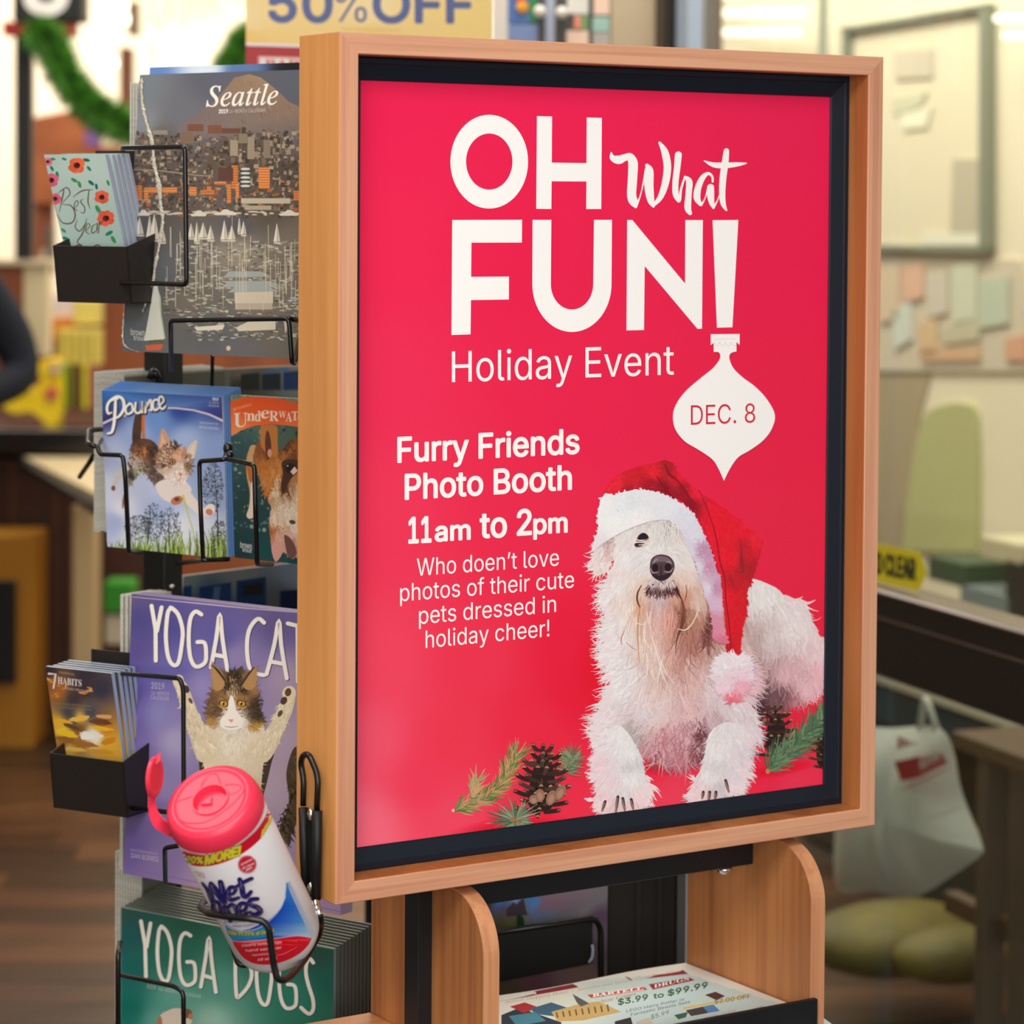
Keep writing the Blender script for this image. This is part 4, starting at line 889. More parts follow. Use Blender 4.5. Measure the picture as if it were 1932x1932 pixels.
# fourth shelf
wire([(227, 1778, 3.03), (223, 1800, 3.0), (223, 2000, 3.0)], .003)
wire([(221, 1838, 3.02), (330, 1861, 2.93), (346, 1872, 2.92), (347, 1990, 2.92)])
# far side loops seen between the shelves
wire([(373, 1160, 3.42), (374, 1106, 3.42), (545, 1077, 3.5), (552, 1090, 3.5), (553, 1170, 3.5)], .0032)
# black hub fixing just above the kitten calendar
hp = at(288, 708, 3.16)
MB().tube([at(282, 715, 3.15), at(290, 698, 3.15), at(300, 716, 3.15)], .0045, .004, 8).obj('clip', WIRE, rack, smooth=True)

MB().sphere(at(246, 298, 3.12), .0105, 16).obj('knob', mat('white_knob', (236, 228, 216), rough=.3), rack, smooth=True)
# small steel pockets for the planners
def pocket(P, w, h, lean_a, dep, label, yaw=math.radians(-60)):
    u = np.array([math.cos(yaw), math.sin(yaw), 0.]); n = np.array([u[1], -u[0], 0.]); a = math.radians(lean_a); v = UP * math.cos(a) + n * math.sin(a); bk = -n
    g = thing('planner_pocket', label, 'holder', P)
    t = .0015
    MB().obox(P, u, bk, v, w, t, h, .0004).obj('front_plate', BOXM, g)
    MB().obox(P + bk * dep, u, bk, UP, w + .012, t, h + .104, .0004).obj('back_plate', BOXM, g)
    for k, o in enumerate((0, w - t)):
        q = P + u * o
        MB().hexa([q, q + u * t, q + u * t + bk * dep, q + bk * dep, q + v * h, q + u * t + v * h, q + u * t + bk * dep + UP * (h + .02), q + bk * dep + UP * (h + .02)]).obj('side_plate', BOXM, g)
    MB().obox(P, u, bk, UP, w, dep, t).obj('bottom_plate', BOXM, g)
    return u, n, v

PAGE = mat('page_block_edges', (196, 194, 184), rough=.7, noise=.10, nscale=500)
def calendar(name, label, P, la, w, h, t, cover, u=U, n=N, group=None, cat='calendar', page=PAGE, paint=None, inkm=None, cell=.001):
    a = math.radians(la); v = UP * math.cos(a) + n * math.sin(a); P = np.asarray(P, float)
    g = thing(name, label, cat, P, group)
    MB().obox(P - n * t, u, n, v, w, t * .97, h, .0003).obj('pages', page, g)
    A = Art(P, u, v, w, h, cell=cell)
    A.sheet(cover, 44, 44)
    if paint: paint(A)
    A.build('cover_print', inkm or GLOSS, g)
    return g, A
def edge_stack(label, group, P, count, t, wid, h, cats=None, step=None, page=PAGE, name='calendar'):
    """calendars on the far side of the rack, seen on their page edges: sheets across U, one object each"""
    first = None
    for k in range(count):
        q = P + U * (t * k) + UP * (0 if not k else rng.uniform(-.0015, .0015))
        if first is None:
            first = thing(name, label, 'calendar', q, group)
            MB().obox(q, -N, U, UP, wid, t * .6, h, .0002).obj('pages', page, first)
            MB().obox(q + U * t * .6 - N * .0015, -N, U, UP, wid - .003, t * .4, h - .003, 0).obj('cover', mat('gap_shade', (110, 112, 100), rough=.5), first)  # dark slab filling the gap, standing in for shade between calendars
        else: copy_thing(first, q - P, label.replace('seen edge on', ORD[k - 1] + ' seen edge on'))
# ---------------------------------------------------------------- harbour city calendar
def sea(q):
    return shepard([(270, 150, (118, 126, 134)), (400, 150, (96, 98, 112)), (560, 145, (92, 96, 110)), (270, 230, (128, 134, 142)), (350, 220, (110, 112, 122)), (300, 270, (96, 88, 84)), (560, 250, (100, 96, 100)), (450, 300, (92, 78, 70)), (300, 330, (84, 72, 66)), (540, 330, (84, 74, 66)),
                    (280, 395, (90, 82, 70)), (500, 395, (86, 78, 66)), (260, 425, (80, 82, 88)), (450, 430, (86, 84, 90)), (250, 520, (82, 88, 96)), (300, 520, (96, 100, 104)), (450, 470, (150, 140, 124)), (545, 470, (120, 110, 98)), (350, 560, (110, 104, 94)), (500, 560, (118, 110, 98)), (250, 640, (88, 96, 104)), (300, 655, (98, 102, 102)), (400, 640, (92, 94, 98)), (540, 640, (104, 98, 92)), (430, 668, (100, 100, 104))], q)
def paint_sea(A):
    r = random.Random(8)
    A.poly([(330, 238), (372, 212), (400, 196), (420, 172), (440, 148), (462, 141), (480, 139), (500, 150), (520, 168), (545, 190), (575, 205), (575, 262), (470, 255), (330, 262)], None, 4, cols=None) if False else None
    mt = [(335, 236), (375, 212), (405, 190), (425, 168), (442, 147), (470, 140), (492, 146), (515, 164), (545, 192), (580, 208), (580, 262), (335, 262)]
    mc = lambda q: shepard([(350, 240, (118, 108, 110)), (440, 155, (146, 122, 100)), (480, 145, (160, 132, 106)), (500, 175, (158, 130, 106)), (430, 200, (132, 112, 102)), (560, 210, (142, 118, 100)), (480, 230, (126, 110, 104)), (400, 230, (116, 104, 106)), (560, 250, (104, 98, 100))], q)
    A.poly(mt, None, cols=mc(np.array(mt)))
    for _ in range(160):
        x = r.uniform(390, 575); y = r.uniform(145, 245)
        if inpoly([(x, y)], mt)[0]: A.stroke([(x, y), (x + r.uniform(-6, 10), y + r.uniform(5, 16))], [r.uniform(1, 3), .6], tuple(mc([(x, y)])[0] * r.uniform(.84, 1.14)), 2, cap=False)
    # hillside town: layers of small blocks
    for _ in range(1500):
        y = r.uniform(244, 405) ; x = r.uniform(240, 580); top = 240 + 10 * math.sin(x * .02) + (8 if x < 330 else 0)
        if y < top + 6: continue
        w_ = r.uniform(2, 9); h_ = r.uniform(2, 8) * (1.4 if 430 < x < 540 and y < 310 else 1)
        c = r.choice([(74, 62, 54), (98, 82, 70), (60, 56, 50), (120, 102, 86), (150, 132, 112), (84, 66, 58), (70, 68, 56), (104, 84, 76), (166, 148, 126)] + ([(176, 96, 56)] if y > 335 else []))
        A.rect(x, y, x + w_, y + h_, c)
    for x, y, w_, h_, c in ((354, 234, 30, 14, (128, 84, 66)), (392, 236, 26, 16, (132, 86, 66)), (418, 242, 36, 10, (112, 78, 66)), (456, 240, 8, 12, (78, 70, 60)), (434, 264, 15, 30, (168, 152, 130)), (467, 258, 13, 42, (160, 146, 124)), (497, 264, 13, 34, (140, 126, 108)), (450, 252, 16, 18, (140, 128, 108)), (340, 248, 26, 22, (132, 108, 92)), (288, 246, 28, 8, (150, 142, 128))):
        A.rect(x, y, x + w_, y + h_, c)
        for i in range(int(w_ // 3)):
            for j in range(int(h_ // 4)): A.rect(x + 1 + i * 3, y + 1.5 + j * 4, x + 2.2 + i * 3, y + 3.6 + j * 4, tuple(int(k * .72) for k in c))
    for x, y, w_, h_ in ((256, 350, 12, 28), (272, 354, 62, 10), (272, 360, 8, 20), (357, 353, 14, 16), (378, 359, 27, 8), (390, 352, 9, 10), (437, 312, 12, 44), (428, 348, 8, 34), (445, 348, 6, 26), (488, 316, 21, 40), (554, 360, 12, 18), (404, 343, 22, 5)):
        A.rect(x, y, x + w_, y + h_, r.choice([(216, 132, 70), (224, 140, 76), (206, 122, 66)])); 
        for j in range(int(h_ // 5)): A.rect(x, y + 3 + j * 5, x + w_, y + 4.2 + j * 5, (150, 92, 56))
    for j in range(5): A.blob(463, 319 + j * 8, 9, 2.4, (206, 206, 196)); A.rect(453, 321 + j * 8, 473, 325 + j * 8, (70, 70, 70))
    A.stroke([(250, 320), (300, 322), (390, 332), (400, 322)], 2.2, (150, 138, 118), 5); A.rect(412, 317, 440, 342, (92, 62, 56)); A.rect(455, 374, 548, 384, (186, 176, 154)); A.rect(462, 388, 512, 396, (170, 158, 136))
    for _ in range(40):
        x = r.uniform(245, 560); A.blob(x, 402 + r.uniform(-3, 3), r.uniform(3, 10), r.uniform(1, 2.4), (196, 186, 168))
    for x, y, w_ in ((375, 405, 16), (425, 403, 22), (545, 404, 20), (270, 404, 14)): A.poly([(x - w_, y), (x - w_ * .4, y - 3), (x - 3, y - 8), (x + 4, y - 8), (x + w_ * .6, y - 3), (x + w_, y - 2), (x + w_ * .8, y + 3), (x - w_ * .8, y + 3)], (214, 206, 190))
    # marina clutter
    for _ in range(900):
        x = r.uniform(305, 570); y = r.uniform(455, 640) 
        if y > 600 and x < 350: continue
        if x < 330 and y < 540: continue
        c = r.choice([(150, 140, 122), (180, 172, 154), (104, 94, 80), (196, 188, 170), (84, 78, 68), (132, 122, 104), (160, 152, 136), (170, 176, 174)])
        A.poly([(x, y), (x + r.uniform(4, 14), y - r.uniform(-1, 2)), (x + r.uniform(5, 12), y + r.uniform(1, 4)), (x + 1, y + r.uniform(1, 3))], c)
    A.rect(443, 548, 515, 572, (206, 194, 174)); A.rect(444, 572, 514, 584, (180, 168, 148)); A.poly([(444, 584), (514, 584), (500, 590), (455, 590)], (120, 110, 96))
    for i in range(16): A.stroke([(446 + i * 4.3, 549), (446 + i * 4.3, 571)], .7, (180, 168, 150), 2, cap=False)
    for x0_, y0_, x1_ in ((420, 512, 512), (418, 530, 530), (430, 540, 525)): A.poly([(x0_, y0_ + 12), (x0_ + 14, y0_), (x1_ - 20, y0_), (x1_, y0_ + 10)], (158, 164, 160))
    for _ in range(70):
        x = r.uniform(310, 566); y = r.uniform(480, 590); A.stroke([(x, y), (x + r.uniform(-1, 1), y - r.uniform(26, 85))], r.uniform(.6, 1.2), (206, 196, 176), 2, cap=False)
    for x, y, h_, b in ((235, 463, 30, 9), (264, 442, 32, 9), (283, 452, 44, 8), (292, 452, 48, 11), (306, 456, 34, 9), (361, 448, 26, 7), (372, 456, 36, 6), (384, 448, 28, 9), (398, 452, 26, 8), (424, 452, 36, 8), (438, 452, 26, 8), (452, 438, 26, 4), (460, 442, 24, 6), (523, 456, 34, 7)):
        A.poly([(x - b, y), (x - 1, y - h_), (x, y - h_), (x, y)], (222, 214, 196)); A.poly([(x + 1, y), (x + 1, y - h_ * .9), (x + b * .8, y - 1)], (200, 192, 176)); A.poly([(x - b, y + 1), (x + b, y + 1), (x + b * .7, y + 4), (x - b * .7, y + 4)], (206, 196, 178))
    A.poly([(291, 535), (297, 535), (310, 640), (272, 643), (280, 600)], (216, 218, 206)); A.poly([(298, 545), (303, 560), (308, 635), (312, 640)], (196, 206, 178)); A.poly([(274, 652), (308, 649), (304, 660), (277, 661)], (214, 92, 60)); 
    for i in range(8): A.blob(284 + i * 3.2, 645 + r.uniform(-2, 2), 1.6, 3, (96, 92, 66))
    A.poly([(366, 617), (424, 613), (420, 622), (372, 624)], (214, 206, 188)); A.poly([(445, 618), (470, 606), (520, 602), (520, 622), (450, 625)], (206, 198, 178)); A.poly([(535, 600), (545, 612), (538, 630)], (190, 180, 160))
    A.blob(431, 657, 4, 4.6, (216, 186, 150)); A.rect(244, 522, 265, 524, (170, 120, 90)); A.blob(246, 488, 5, 2, (220, 214, 200))
    W_ = (240, 238, 230)
    A.text('Seattle', (389, 201), (524, 197), 37, W_, style='serifi', bold=.010, skew=.04)
    A.text('2019', (413, 214), (430, 213.4), 7.5, (230, 228, 220), bold=.05); A.text('16-MONTH CALENDAR', (432, 213.4), (501, 211), 7, (196, 190, 182))
    A.text('brown', (247, 632), (273, 634), 12, (220, 218, 210)); A.text('trout', (252, 641.5), (274, 643), 9, (220, 218, 210))
P_SEA = np.array([.0024, .4911, 1.4022])
cal_a, art_a = calendar('wall_calendar', 'shrink wrapped harbour city wall calendar with sailing boats on the top rack tier', P_SEA, -5.25, .3048, .3027, .004, sea, paint=paint_sea)
# pale raised ribbons imitating highlight streaks on the shrink wrap
film = mat('highlight_film', (196, 188, 170), rough=.2, spec=.8, coat=.6)
def seam_or_highlight(A, pts, wid, par, name='wrap_highlight'):
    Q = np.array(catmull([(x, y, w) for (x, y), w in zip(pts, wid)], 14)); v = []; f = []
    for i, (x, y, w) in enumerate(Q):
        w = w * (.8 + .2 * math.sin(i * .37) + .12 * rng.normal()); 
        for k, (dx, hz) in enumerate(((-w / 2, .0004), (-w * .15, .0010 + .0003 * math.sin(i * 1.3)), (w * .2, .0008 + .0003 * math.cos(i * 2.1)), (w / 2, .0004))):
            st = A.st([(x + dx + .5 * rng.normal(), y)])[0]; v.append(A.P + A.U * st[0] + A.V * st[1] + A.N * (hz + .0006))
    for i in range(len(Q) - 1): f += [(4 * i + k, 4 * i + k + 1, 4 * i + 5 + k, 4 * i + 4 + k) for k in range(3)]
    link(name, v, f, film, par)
seam_or_highlight(art_a, [(268, 148), (269, 190), (276, 225), (288, 270), (292, 310), (300, 345), (304, 385), (308, 420), (302, 460), (294, 500), (290, 530), (282, 555), (270, 590)], [5, 6, 7, 9, 8, 11, 9, 7, 7, 6, 5, 5, 3], cal_a)
seam_or_highlight(art_a, [(236, 560), (234, 600), (233, 640), (240, 655), (262, 664)], [2, 2.5, 3, 5, 3], cal_a)
calendar('wall_calendar', 'blue topped wall calendar tucked behind the harbour city calendar', P_SEA - N * .0085 + UP * .0072 + U * .008, -5.0, .3048, .3035, .004, lambda q: shepard([(280, 132, (96, 134, 196)), (390, 132, (214, 226, 240)), (450, 132, (90, 120, 170)), (560, 130, (26, 26, 34))], q))
edge_stack('grey page edged calendar at the top tier seen edge on', 'calendars seen edge on at the top tier', at(244, 662, 3.12) + UP * .006, 4, .0042, .05, .297)
# ---------------------------------------------------------------- leaping kitten calendars
def pouf(q):
    return shepard([(195, 745, (60, 120, 186)), (300, 745, (70, 112, 190)), (420, 762, (50, 70, 150)), (200, 780, (44, 48, 110)), (300, 790, (110, 150, 214)), (340, 770, (44, 74, 160)), (215, 850, (176, 188, 222)), (260, 820, (150, 172, 220)), (350, 830, (168, 188, 228)), (420, 850, (140, 164, 216)), (215, 920, (206, 210, 232)), (300, 920, (190, 200, 230)), (400, 900, (150, 172, 216)),
                    (215, 985, (168, 180, 222)), (230, 960, (224, 226, 240)), (300, 960, (170, 186, 226)), (340, 1000, (226, 228, 238)), (380, 1000, (214, 220, 234)), (410, 930, (150, 168, 206)), (250, 1010, (216, 220, 232)), (420, 1040, (190, 200, 214))], q)
def kitty_tree(A, cx, cy, sx, sy, n, seed):
    r = random.Random(seed)
    for _ in range(n):
        a = r.uniform(0, 6.28); d = math.sqrt(r.random()); x, y = cx + math.cos(a) * sx * d, cy + math.sin(a) * sy * d
        A.blob(x, y, r.uniform(.6, 2.2), r.uniform(.5, 1.8), r.choice([(62, 70, 72), (80, 88, 98), (50, 58, 58), (110, 120, 136), (130, 140, 160)]), r.uniform(0, 90), 6)
def paint_pounce(A):
    A.poly([(180, 796), (215, 787), (250, 778), (300, 768), (330, 768), (365, 772), (395, 780), (430, 792), (430, 797), (395, 784), (365, 775.5), (330, 771.5), (300, 771.5), (250, 782), (215, 791), (180, 800)], (216, 204, 224))
    A.poly([(180, 720), (430, 720), (430, 791), (395, 779), (365, 771), (330, 767), (300, 767), (250, 777), (215, 786), (180, 795)], None, cols=shepard([(190, 735, (40, 110, 180)), (260, 745, (66, 112, 196)), (200, 785, (44, 34, 100)), (320, 765, (100, 140, 210)), (420, 740, (60, 90, 170)), (425, 788, (48, 52, 130))], np.array([(180, 720), (430, 720), (430, 791), (395, 779), (365, 771), (330, 767), (300, 767), (250, 777), (215, 786), (180, 795)])))
    kitty_tree(A, 262, 995, 27, 24, 330, 1); kitty_tree(A, 290, 985, 20, 36, 330, 2); kitty_tree(A, 322, 990, 20, 34, 300, 3); kitty_tree(A, 402, 920, 20, 48, 460, 4); kitty_tree(A, 414, 1010, 16, 30, 300, 5)
    for p in (([(278, 1030), (282, 990), (284, 955)]), ([(320, 1030), (318, 985)]), ([(412, 1050), (410, 960), (405, 900)])): A.stroke(p, [3, 2, 1], (52, 56, 52), 4)
    # kitten
    A.stroke([(258, 842), (258, 815), (264, 785), (270, 776)], [16, 17, 18, 14], (74, 54, 44), 5); A.stroke([(271, 825), (270, 800), (271, 780)], [6, 6, 5], (206, 110, 54), 4)
    bodyk = [(248, 838), (262, 828), (285, 830), (300, 845), (312, 870), (315, 900), (306, 905), (296, 912), (284, 905), (270, 890), (258, 900), (244, 915), (242, 900), (240, 880), (244, 860)]
    A.poly(bodyk, (84, 60, 52), 4)
    kc = cols([(250, 870, (196, 178, 172)), (262, 835, (98, 66, 50)), (270, 850, (196, 120, 66)), (285, 850, (52, 38, 36)), (300, 880, (70, 50, 50)), (290, 900, (110, 88, 88)), (250, 905, (150, 140, 110)), (245, 895, (54, 50, 46)), (262, 890, (178, 180, 150))])
    A.hair(420, region(bodyk, 3), lambda q: np.full(len(q), 70.), kc, 9, 2.6, jit=25)
    A.stroke([(238, 884), (228, 892), (218, 910), (214, 920)], [12, 11, 8, 6], (208, 200, 196), 4); A.blob(214, 921, 4, 5, (120, 84, 66)); A.stroke([(236, 930), (233, 945), (232, 958)], [4, 5, 3], (150, 100, 84), 3)
    chest = [(296, 912), (310, 905), (330, 905), (352, 910), (362, 925), (350, 935), (342, 950), (320, 948), (304, 938), (296, 925)]
    A.poly(chest, (232, 220, 214), 4); A.stroke([(345, 925), (360, 945), (380, 965), (392, 968)], [20, 19, 17, 12], (234, 220, 212), 4); A.blob(396, 962, 10, 12, (238, 226, 220), 30); A.blob(395, 966, 7, 6, (204, 130, 106), 30)
    A.blob(334, 944, 12, 8, (196, 120, 92), -20); A.blob(334, 942, 5, 4, (110, 64, 50)); 
    headk = [(295, 868), (300, 852), (310, 842), (324, 836), (338, 842), (352, 852), (362, 872), (360, 890), (350, 908), (338, 916), (322, 910), (308, 898), (298, 886)]
    A.poly([(299, 848), (304, 812), (312, 812), (322, 838), (312, 850)], (206, 160, 132), 3); A.poly([(302, 845), (306, 818), (314, 838)], (232, 184, 154)); A.poly([(352, 850), (366, 832), (372, 834), (366, 866), (358, 868)], (222, 206, 184), 3); A.poly([(357, 852), (367, 836), (365, 860)], (240, 214, 196))
    A.poly(headk, (222, 190, 166), 4)
    hk = cols([(303, 862, (150, 110, 84)), (312, 880, (92, 62, 48)), (306, 890, (190, 176, 160)), (325, 845, (96, 70, 60)), (332, 845, (84, 60, 52)), (340, 852, (222, 150, 104)), (334, 865, (226, 170, 130)), (352, 862, (150, 110, 90)), (338, 885, (244, 232, 228)), (326, 900, (240, 230, 228)), (345, 905, (240, 226, 220)), (322, 872, (160, 116, 88)), (356, 882, (130, 96, 80)), (318, 895, (230, 216, 206))])
    A.hair(500, region(headk, 3), lambda q: np.degrees(np.arctan2(q[:, 1] - 885, q[:, 0] - 334)), hk, 7, 2.2, jit=18)
    A.blob(326, 871, 6.4, 6, (60, 44, 36)); A.blob(326, 871, 4.6, 4.4, (190, 150, 84)); A.blob(326, 871, 1.6, 3, (20, 16, 14)); A.blob(353, 879, 5, 6, (60, 46, 38)); A.blob(353, 879, 3.8, 4.4, (176, 150, 90)); A.blob(353.5, 879, 1.4, 3, (20, 16, 14))
    A.poly([(336, 892), (345, 893), (341, 900)], (220, 120, 100)); A.stroke([(341, 900), (340, 905), (334, 906)], [1.6, 1.4, .8], (190, 110, 96), 3)
    A.stroke([(346, 934), (352, 960), (364, 1000), (372, 1040)], [3.4, 2.6, 2, 1.6], (196, 206, 70), 4)
    r = random.Random(3)
    for _ in range(190):
        x = r.uniform(200, 432); h_ = r.uniform(10, 48) * (1 if x > 250 else .6); A.stroke([(x, 1062), (x + r.uniform(-4, 4), 1050 - h_ * .5), (x + r.uniform(-9, 9), 1045 - h_)], [3, 2, .5], r.choice([(120, 150, 50), (150, 180, 70), (96, 120, 44), (180, 200, 90), (70, 92, 36)]), 3, cap=False)
    # title brush lettering with its drop shade
    T = [([(222, 752), (208, 756), (202, 768), (204, 780), (211, 778)], [5, 6, 6, 5, 3]), ([(218, 757), (217, 778), (215, 800), (211, 815), (203, 818)], [6, 7, 7, 6, 4]), ([(210, 753), (222, 748), (232, 754), (234, 770), (226, 784), (218, 789)], [4, 6, 7, 7, 6, 4]),
         ([(244, 762), (237, 770), (240, 781), (250, 776), (249, 764), (244, 761)], [5] * 6), ([(256, 760), (255, 776), (262, 779), (268, 770), (268, 757), (268, 778)], [5] * 6), ([(274, 778), (276, 758), (276, 768), (284, 754), (286, 774)], [5] * 5), ([(298, 754), (290, 756), (289, 768), (293, 774), (300, 770)], [5, 5, 5, 5, 3.6]), ([(302, 764), (309, 756), (305, 748), (300, 752), (301, 766), (307, 772), (313, 766)], [4, 4.4, 4.6, 5, 5, 4.6, 3])]
    for pts, w in T: A.stroke([(x + 1.6, y + 2) for x, y in pts], [k + 1.6 for k in w], (56, 52, 66), 5)
    for pts, w in T: A.stroke(pts, [k * .82 for k in w], (242, 240, 236), 5)
    A.text('2019', (401, 755), (412, 756), 5, (220, 224, 236), bold=.06); A.text('16-MONTH', (394, 761), (413, 762.5), 4, (196, 204, 226)); A.text('CALENDAR', (393, 767), (413, 768.5), 4, (196, 204, 226)); A.text('PHOTOGRAPHY BY', (376, 799), (412, 802), 3.6, (206, 214, 232)); A.text('SETH CASTEEL', (376, 808), (413, 811), 4.6, (214, 220, 234))
P_PO = np.array([.0305, .5918, 1.1758])
k1, a1 = calendar('mini_calendar', 'leaping kitten mini calendar at the front of its stack', P_PO, 3, .178, .1775, .0018, pouf, paint=paint_pounce)
bb = lambda q: shepard([(200, 730, (80, 130, 200)), (300, 725, (120, 160, 216)), (420, 735, (96, 140, 206))], q)
g2, _ = calendar('mini_calendar', 'blue topped mini calendar stacked behind the leaping kitten calendar', P_PO - N * .0024 + U * .0014 + UP * .0010, 3, .178, .1785, .0018, bb, group='mini calendars stacked behind the leaping kitten calendar', page=mat('blue_page_edges', (96, 130, 176), rough=.4, coat=.3))
for k in range(1, 8): copy_thing(g2, -N * .0024 * k + U * .0011 * k + UP * .0011 * k, 'blue topped mini calendar, ' + ORD[k - 1] + ' in the stack behind the leaping kitten one')
edge_stack('grey mini calendar seen edge on beside the leaping kitten calendar', 'mini calendars seen edge on beside the kitten calendar', at(177, 1002, 3.2), 14, .0034, .178, .186)
# ---------------------------------------------------------------- swimming dog calendars
def paint_dogw(A):
    r = random.Random(5)
    for _ in range(260): 
        x, y = r.uniform(435, 575), r.uniform(735, 1000); A.soft if 0 else A.blob(x, y, r.uniform(1, 5), r.uniform(1, 4), r.choice([(60, 96, 96), (90, 122, 116), (36, 66, 70), (130, 150, 136), (28, 58, 62)]), r.uniform(0, 90), 7)
    for _ in range(120): A.blob(r.uniform(440, 575), r.uniform(738, 765), r.uniform(1, 5), r.uniform(1, 3), r.choice([(120, 140, 112), (150, 140, 120), (96, 120, 96)]), 0, 7)
    A.poly([(434, 758), (460, 749), (490, 746), (520, 750), (550, 758), (580, 768), (580, 808), (545, 803), (510, 800), (480, 803), (455, 812), (434, 823)], None, 0, cols=shepard([(440, 765, (240, 90, 30)), (500, 760, (240, 84, 30)), (560, 775, (238, 84, 34)), (440, 815, (238, 140, 80)), (560, 800, (238, 120, 64))], np.array([(434, 758), (460, 749), (490, 746), (520, 750), (550, 758), (580, 768), (580, 808), (545, 803), (510, 800), (480, 803), (455, 812), (434, 823)])))
    L = [('U', 441, 806, 26, 26, -4), ('n', 466, 794, 15, 15, 0), ('d', 481, 795, 11, 21, 0), ('e', 492, 790, 16, 16, -4), ('R', 508, 794, 18, 19, 2), ('W', 526, 789, 14, 13, 0), ('A', 539, 795, 12, 18, 2), ('T', 550, 793, 13, 17, 0), ('e', 562, 795, 13, 14, 0)]
    for ch, x, y, w_, h_, t in L:
        cs = h_ * (1.35 if ch in 'ne' else 1) if ch != 'd' else h_ * .95
        A.text(ch, (x, y), (x + w_, y + t * .4), cs, (244, 226, 208), style='serifb')
    A.text("SETH CASTEEL'S", (440, 775), (474, 765), 4.4, (246, 200, 170))
    A.stroke([(478, 846), (471, 870), (472, 900), (477, 930), (474, 965)], [14, 13, 12, 11, 10], (206, 160, 110), 4); A.stroke([(470, 880), (474, 905)], [10, 9], (190, 104, 40), 3); A.stroke([(477, 915), (476, 950), (472, 972)], [9, 9, 14], (226, 206, 186), 4)
    hd = [(481, 846), (492, 830), (510, 832), (530, 850), (545, 832), (560, 826), (580, 822), (580, 1050), (560, 1046), (530, 1040), (512, 1020), (508, 985), (512, 960), (506, 940), (494, 915), (486, 890), (480, 868)]
    dc = cols([(490, 850, (140, 80, 44)), (500, 880, (190, 112, 46)), (500, 930, (182, 108, 44)), (515, 900, (196, 116, 44)), (525, 880, (206, 130, 60)), (540, 840, (90, 54, 36)), (560, 835, (150, 86, 44)), (560, 860, (120, 66, 34)), (535, 900, (160, 96, 40)), (522, 930, (226, 206, 178)), (535, 925, (110, 64, 34)), (524, 905, (232, 212, 186)), (545, 960, (234, 216, 196)), (570, 930, (226, 200, 176)), (560, 990, (230, 210, 190)), (520, 980, (226, 206, 184)), (530, 1010, (220, 170, 150)), (516, 1040, (214, 160, 150)), (560, 1025, (196, 140, 130)), (508, 1000, (180, 104, 50))])
    A.poly(hd, None, 3, cols=dc(np.array(catmull(hd, 3, True)))); A.hair(900, region(hd, 3), lambda q: np.full(len(q), 85.), dc, 12, 3.4, jit=18)
    A.poly([(492, 838), (492, 805), (500, 802), (522, 804), (524, 830), (524, 862), (512, 858), (500, 850)], (190, 120, 60), 4); A.poly([(500, 835), (504, 812), (510, 824), (512, 850), (505, 868)], (92, 52, 40), 3); A.blob(509, 855, 4, 8, (216, 150, 130))
    A.poly([(532, 872), (548, 866), (566, 872), (562, 890), (548, 905), (535, 932), (530, 915), (534, 895)], (70, 42, 34), 4); A.blob(549, 884, 11, 10, (30, 22, 22), 10); A.poly([(548, 890), (556, 880), (562, 888), (554, 896)], (230, 200, 190)); A.blob(545, 881, 4, 5, (10, 10, 12)); A.blob(543, 879, 1.2, 1.2, (220, 220, 226))
    A.poly([(512, 1030), (526, 1018), (534, 1040), (520, 1060)], (216, 156, 146), 3); A.poly([(536, 1010), (552, 1020), (560, 1045), (545, 1052)], (110, 74, 70), 3); A.blob(552, 985, 6, 4, (70, 66, 62), 20)
    A.text('brown', (453.5, 1033), (475, 1036), 11, (226, 226, 220)); A.text('trout', (457.5, 1041), (475, 1043), 8, (226, 226, 220))
P_UN = np.array([.1066, .4245, 1.1768])
calendar('mini_calendar', 'swimming brown and white dog mini calendar with an orange title band', P_UN, 2.75, .178, .1788, .0085, lambda q: shepard([(440, 760, (120, 140, 116)), (560, 745, (150, 120, 100)), (440, 850, (44, 80, 84)), (460, 960, (30, 62, 66)), (460, 1040, (24, 56, 62)), (560, 800, (70, 96, 84)), (500, 1050, (20, 74, 76))], q), paint=paint_dogw, page=mat('teal_page_edges', (96, 110, 104), rough=.5))
# ---------------------------------------------------------------- cat in a yoga pose
YW = (240, 234, 224)
YG = {'Y': [[(0, 0), (.42, .42), (.5, 1)], [(1, 0), (.58, .45)]], 'O': [[(.25, .02), (.1, .12), (.0, .5), (.12, .85), (.4, 1), (.72, .95), (.92, .6), (.95, .35), (.7, .1), (.3, 0), (.24, .03)]],
      'G': [[(.75, .03), (.4, .0), (.1, .15), (.0, .5), (.1, .85), (.4, 1), (.85, .93), (.98, .8), (.92, .55), (.5, .55)]], 'A': [[(0, 1), (.3, .45), (.55, 0), (.72, .45), (.98, 1)], [(.2, .76), (.8, .76)]],
      'C': [[(.95, .05), (.6, .0), (.15, .2), (.0, .5), (.1, .85), (.4, .98), (.95, 1)]], 'T': [[(0, .03), (1, .03)], [(.5, .03), (.52, 1)]], 'D': [[(.05, .02), (.02, .5), (.08, 1), (.3, .98), (.8, .7), (.98, .4), (.7, .12), (.05, .02)]],
      'S': [[(1, .06), (.7, .0), (.45, .1), (.4, .28), (.6, .48), (.95, .72), (.95, .9), (.6, 1), (0, .93)]]}
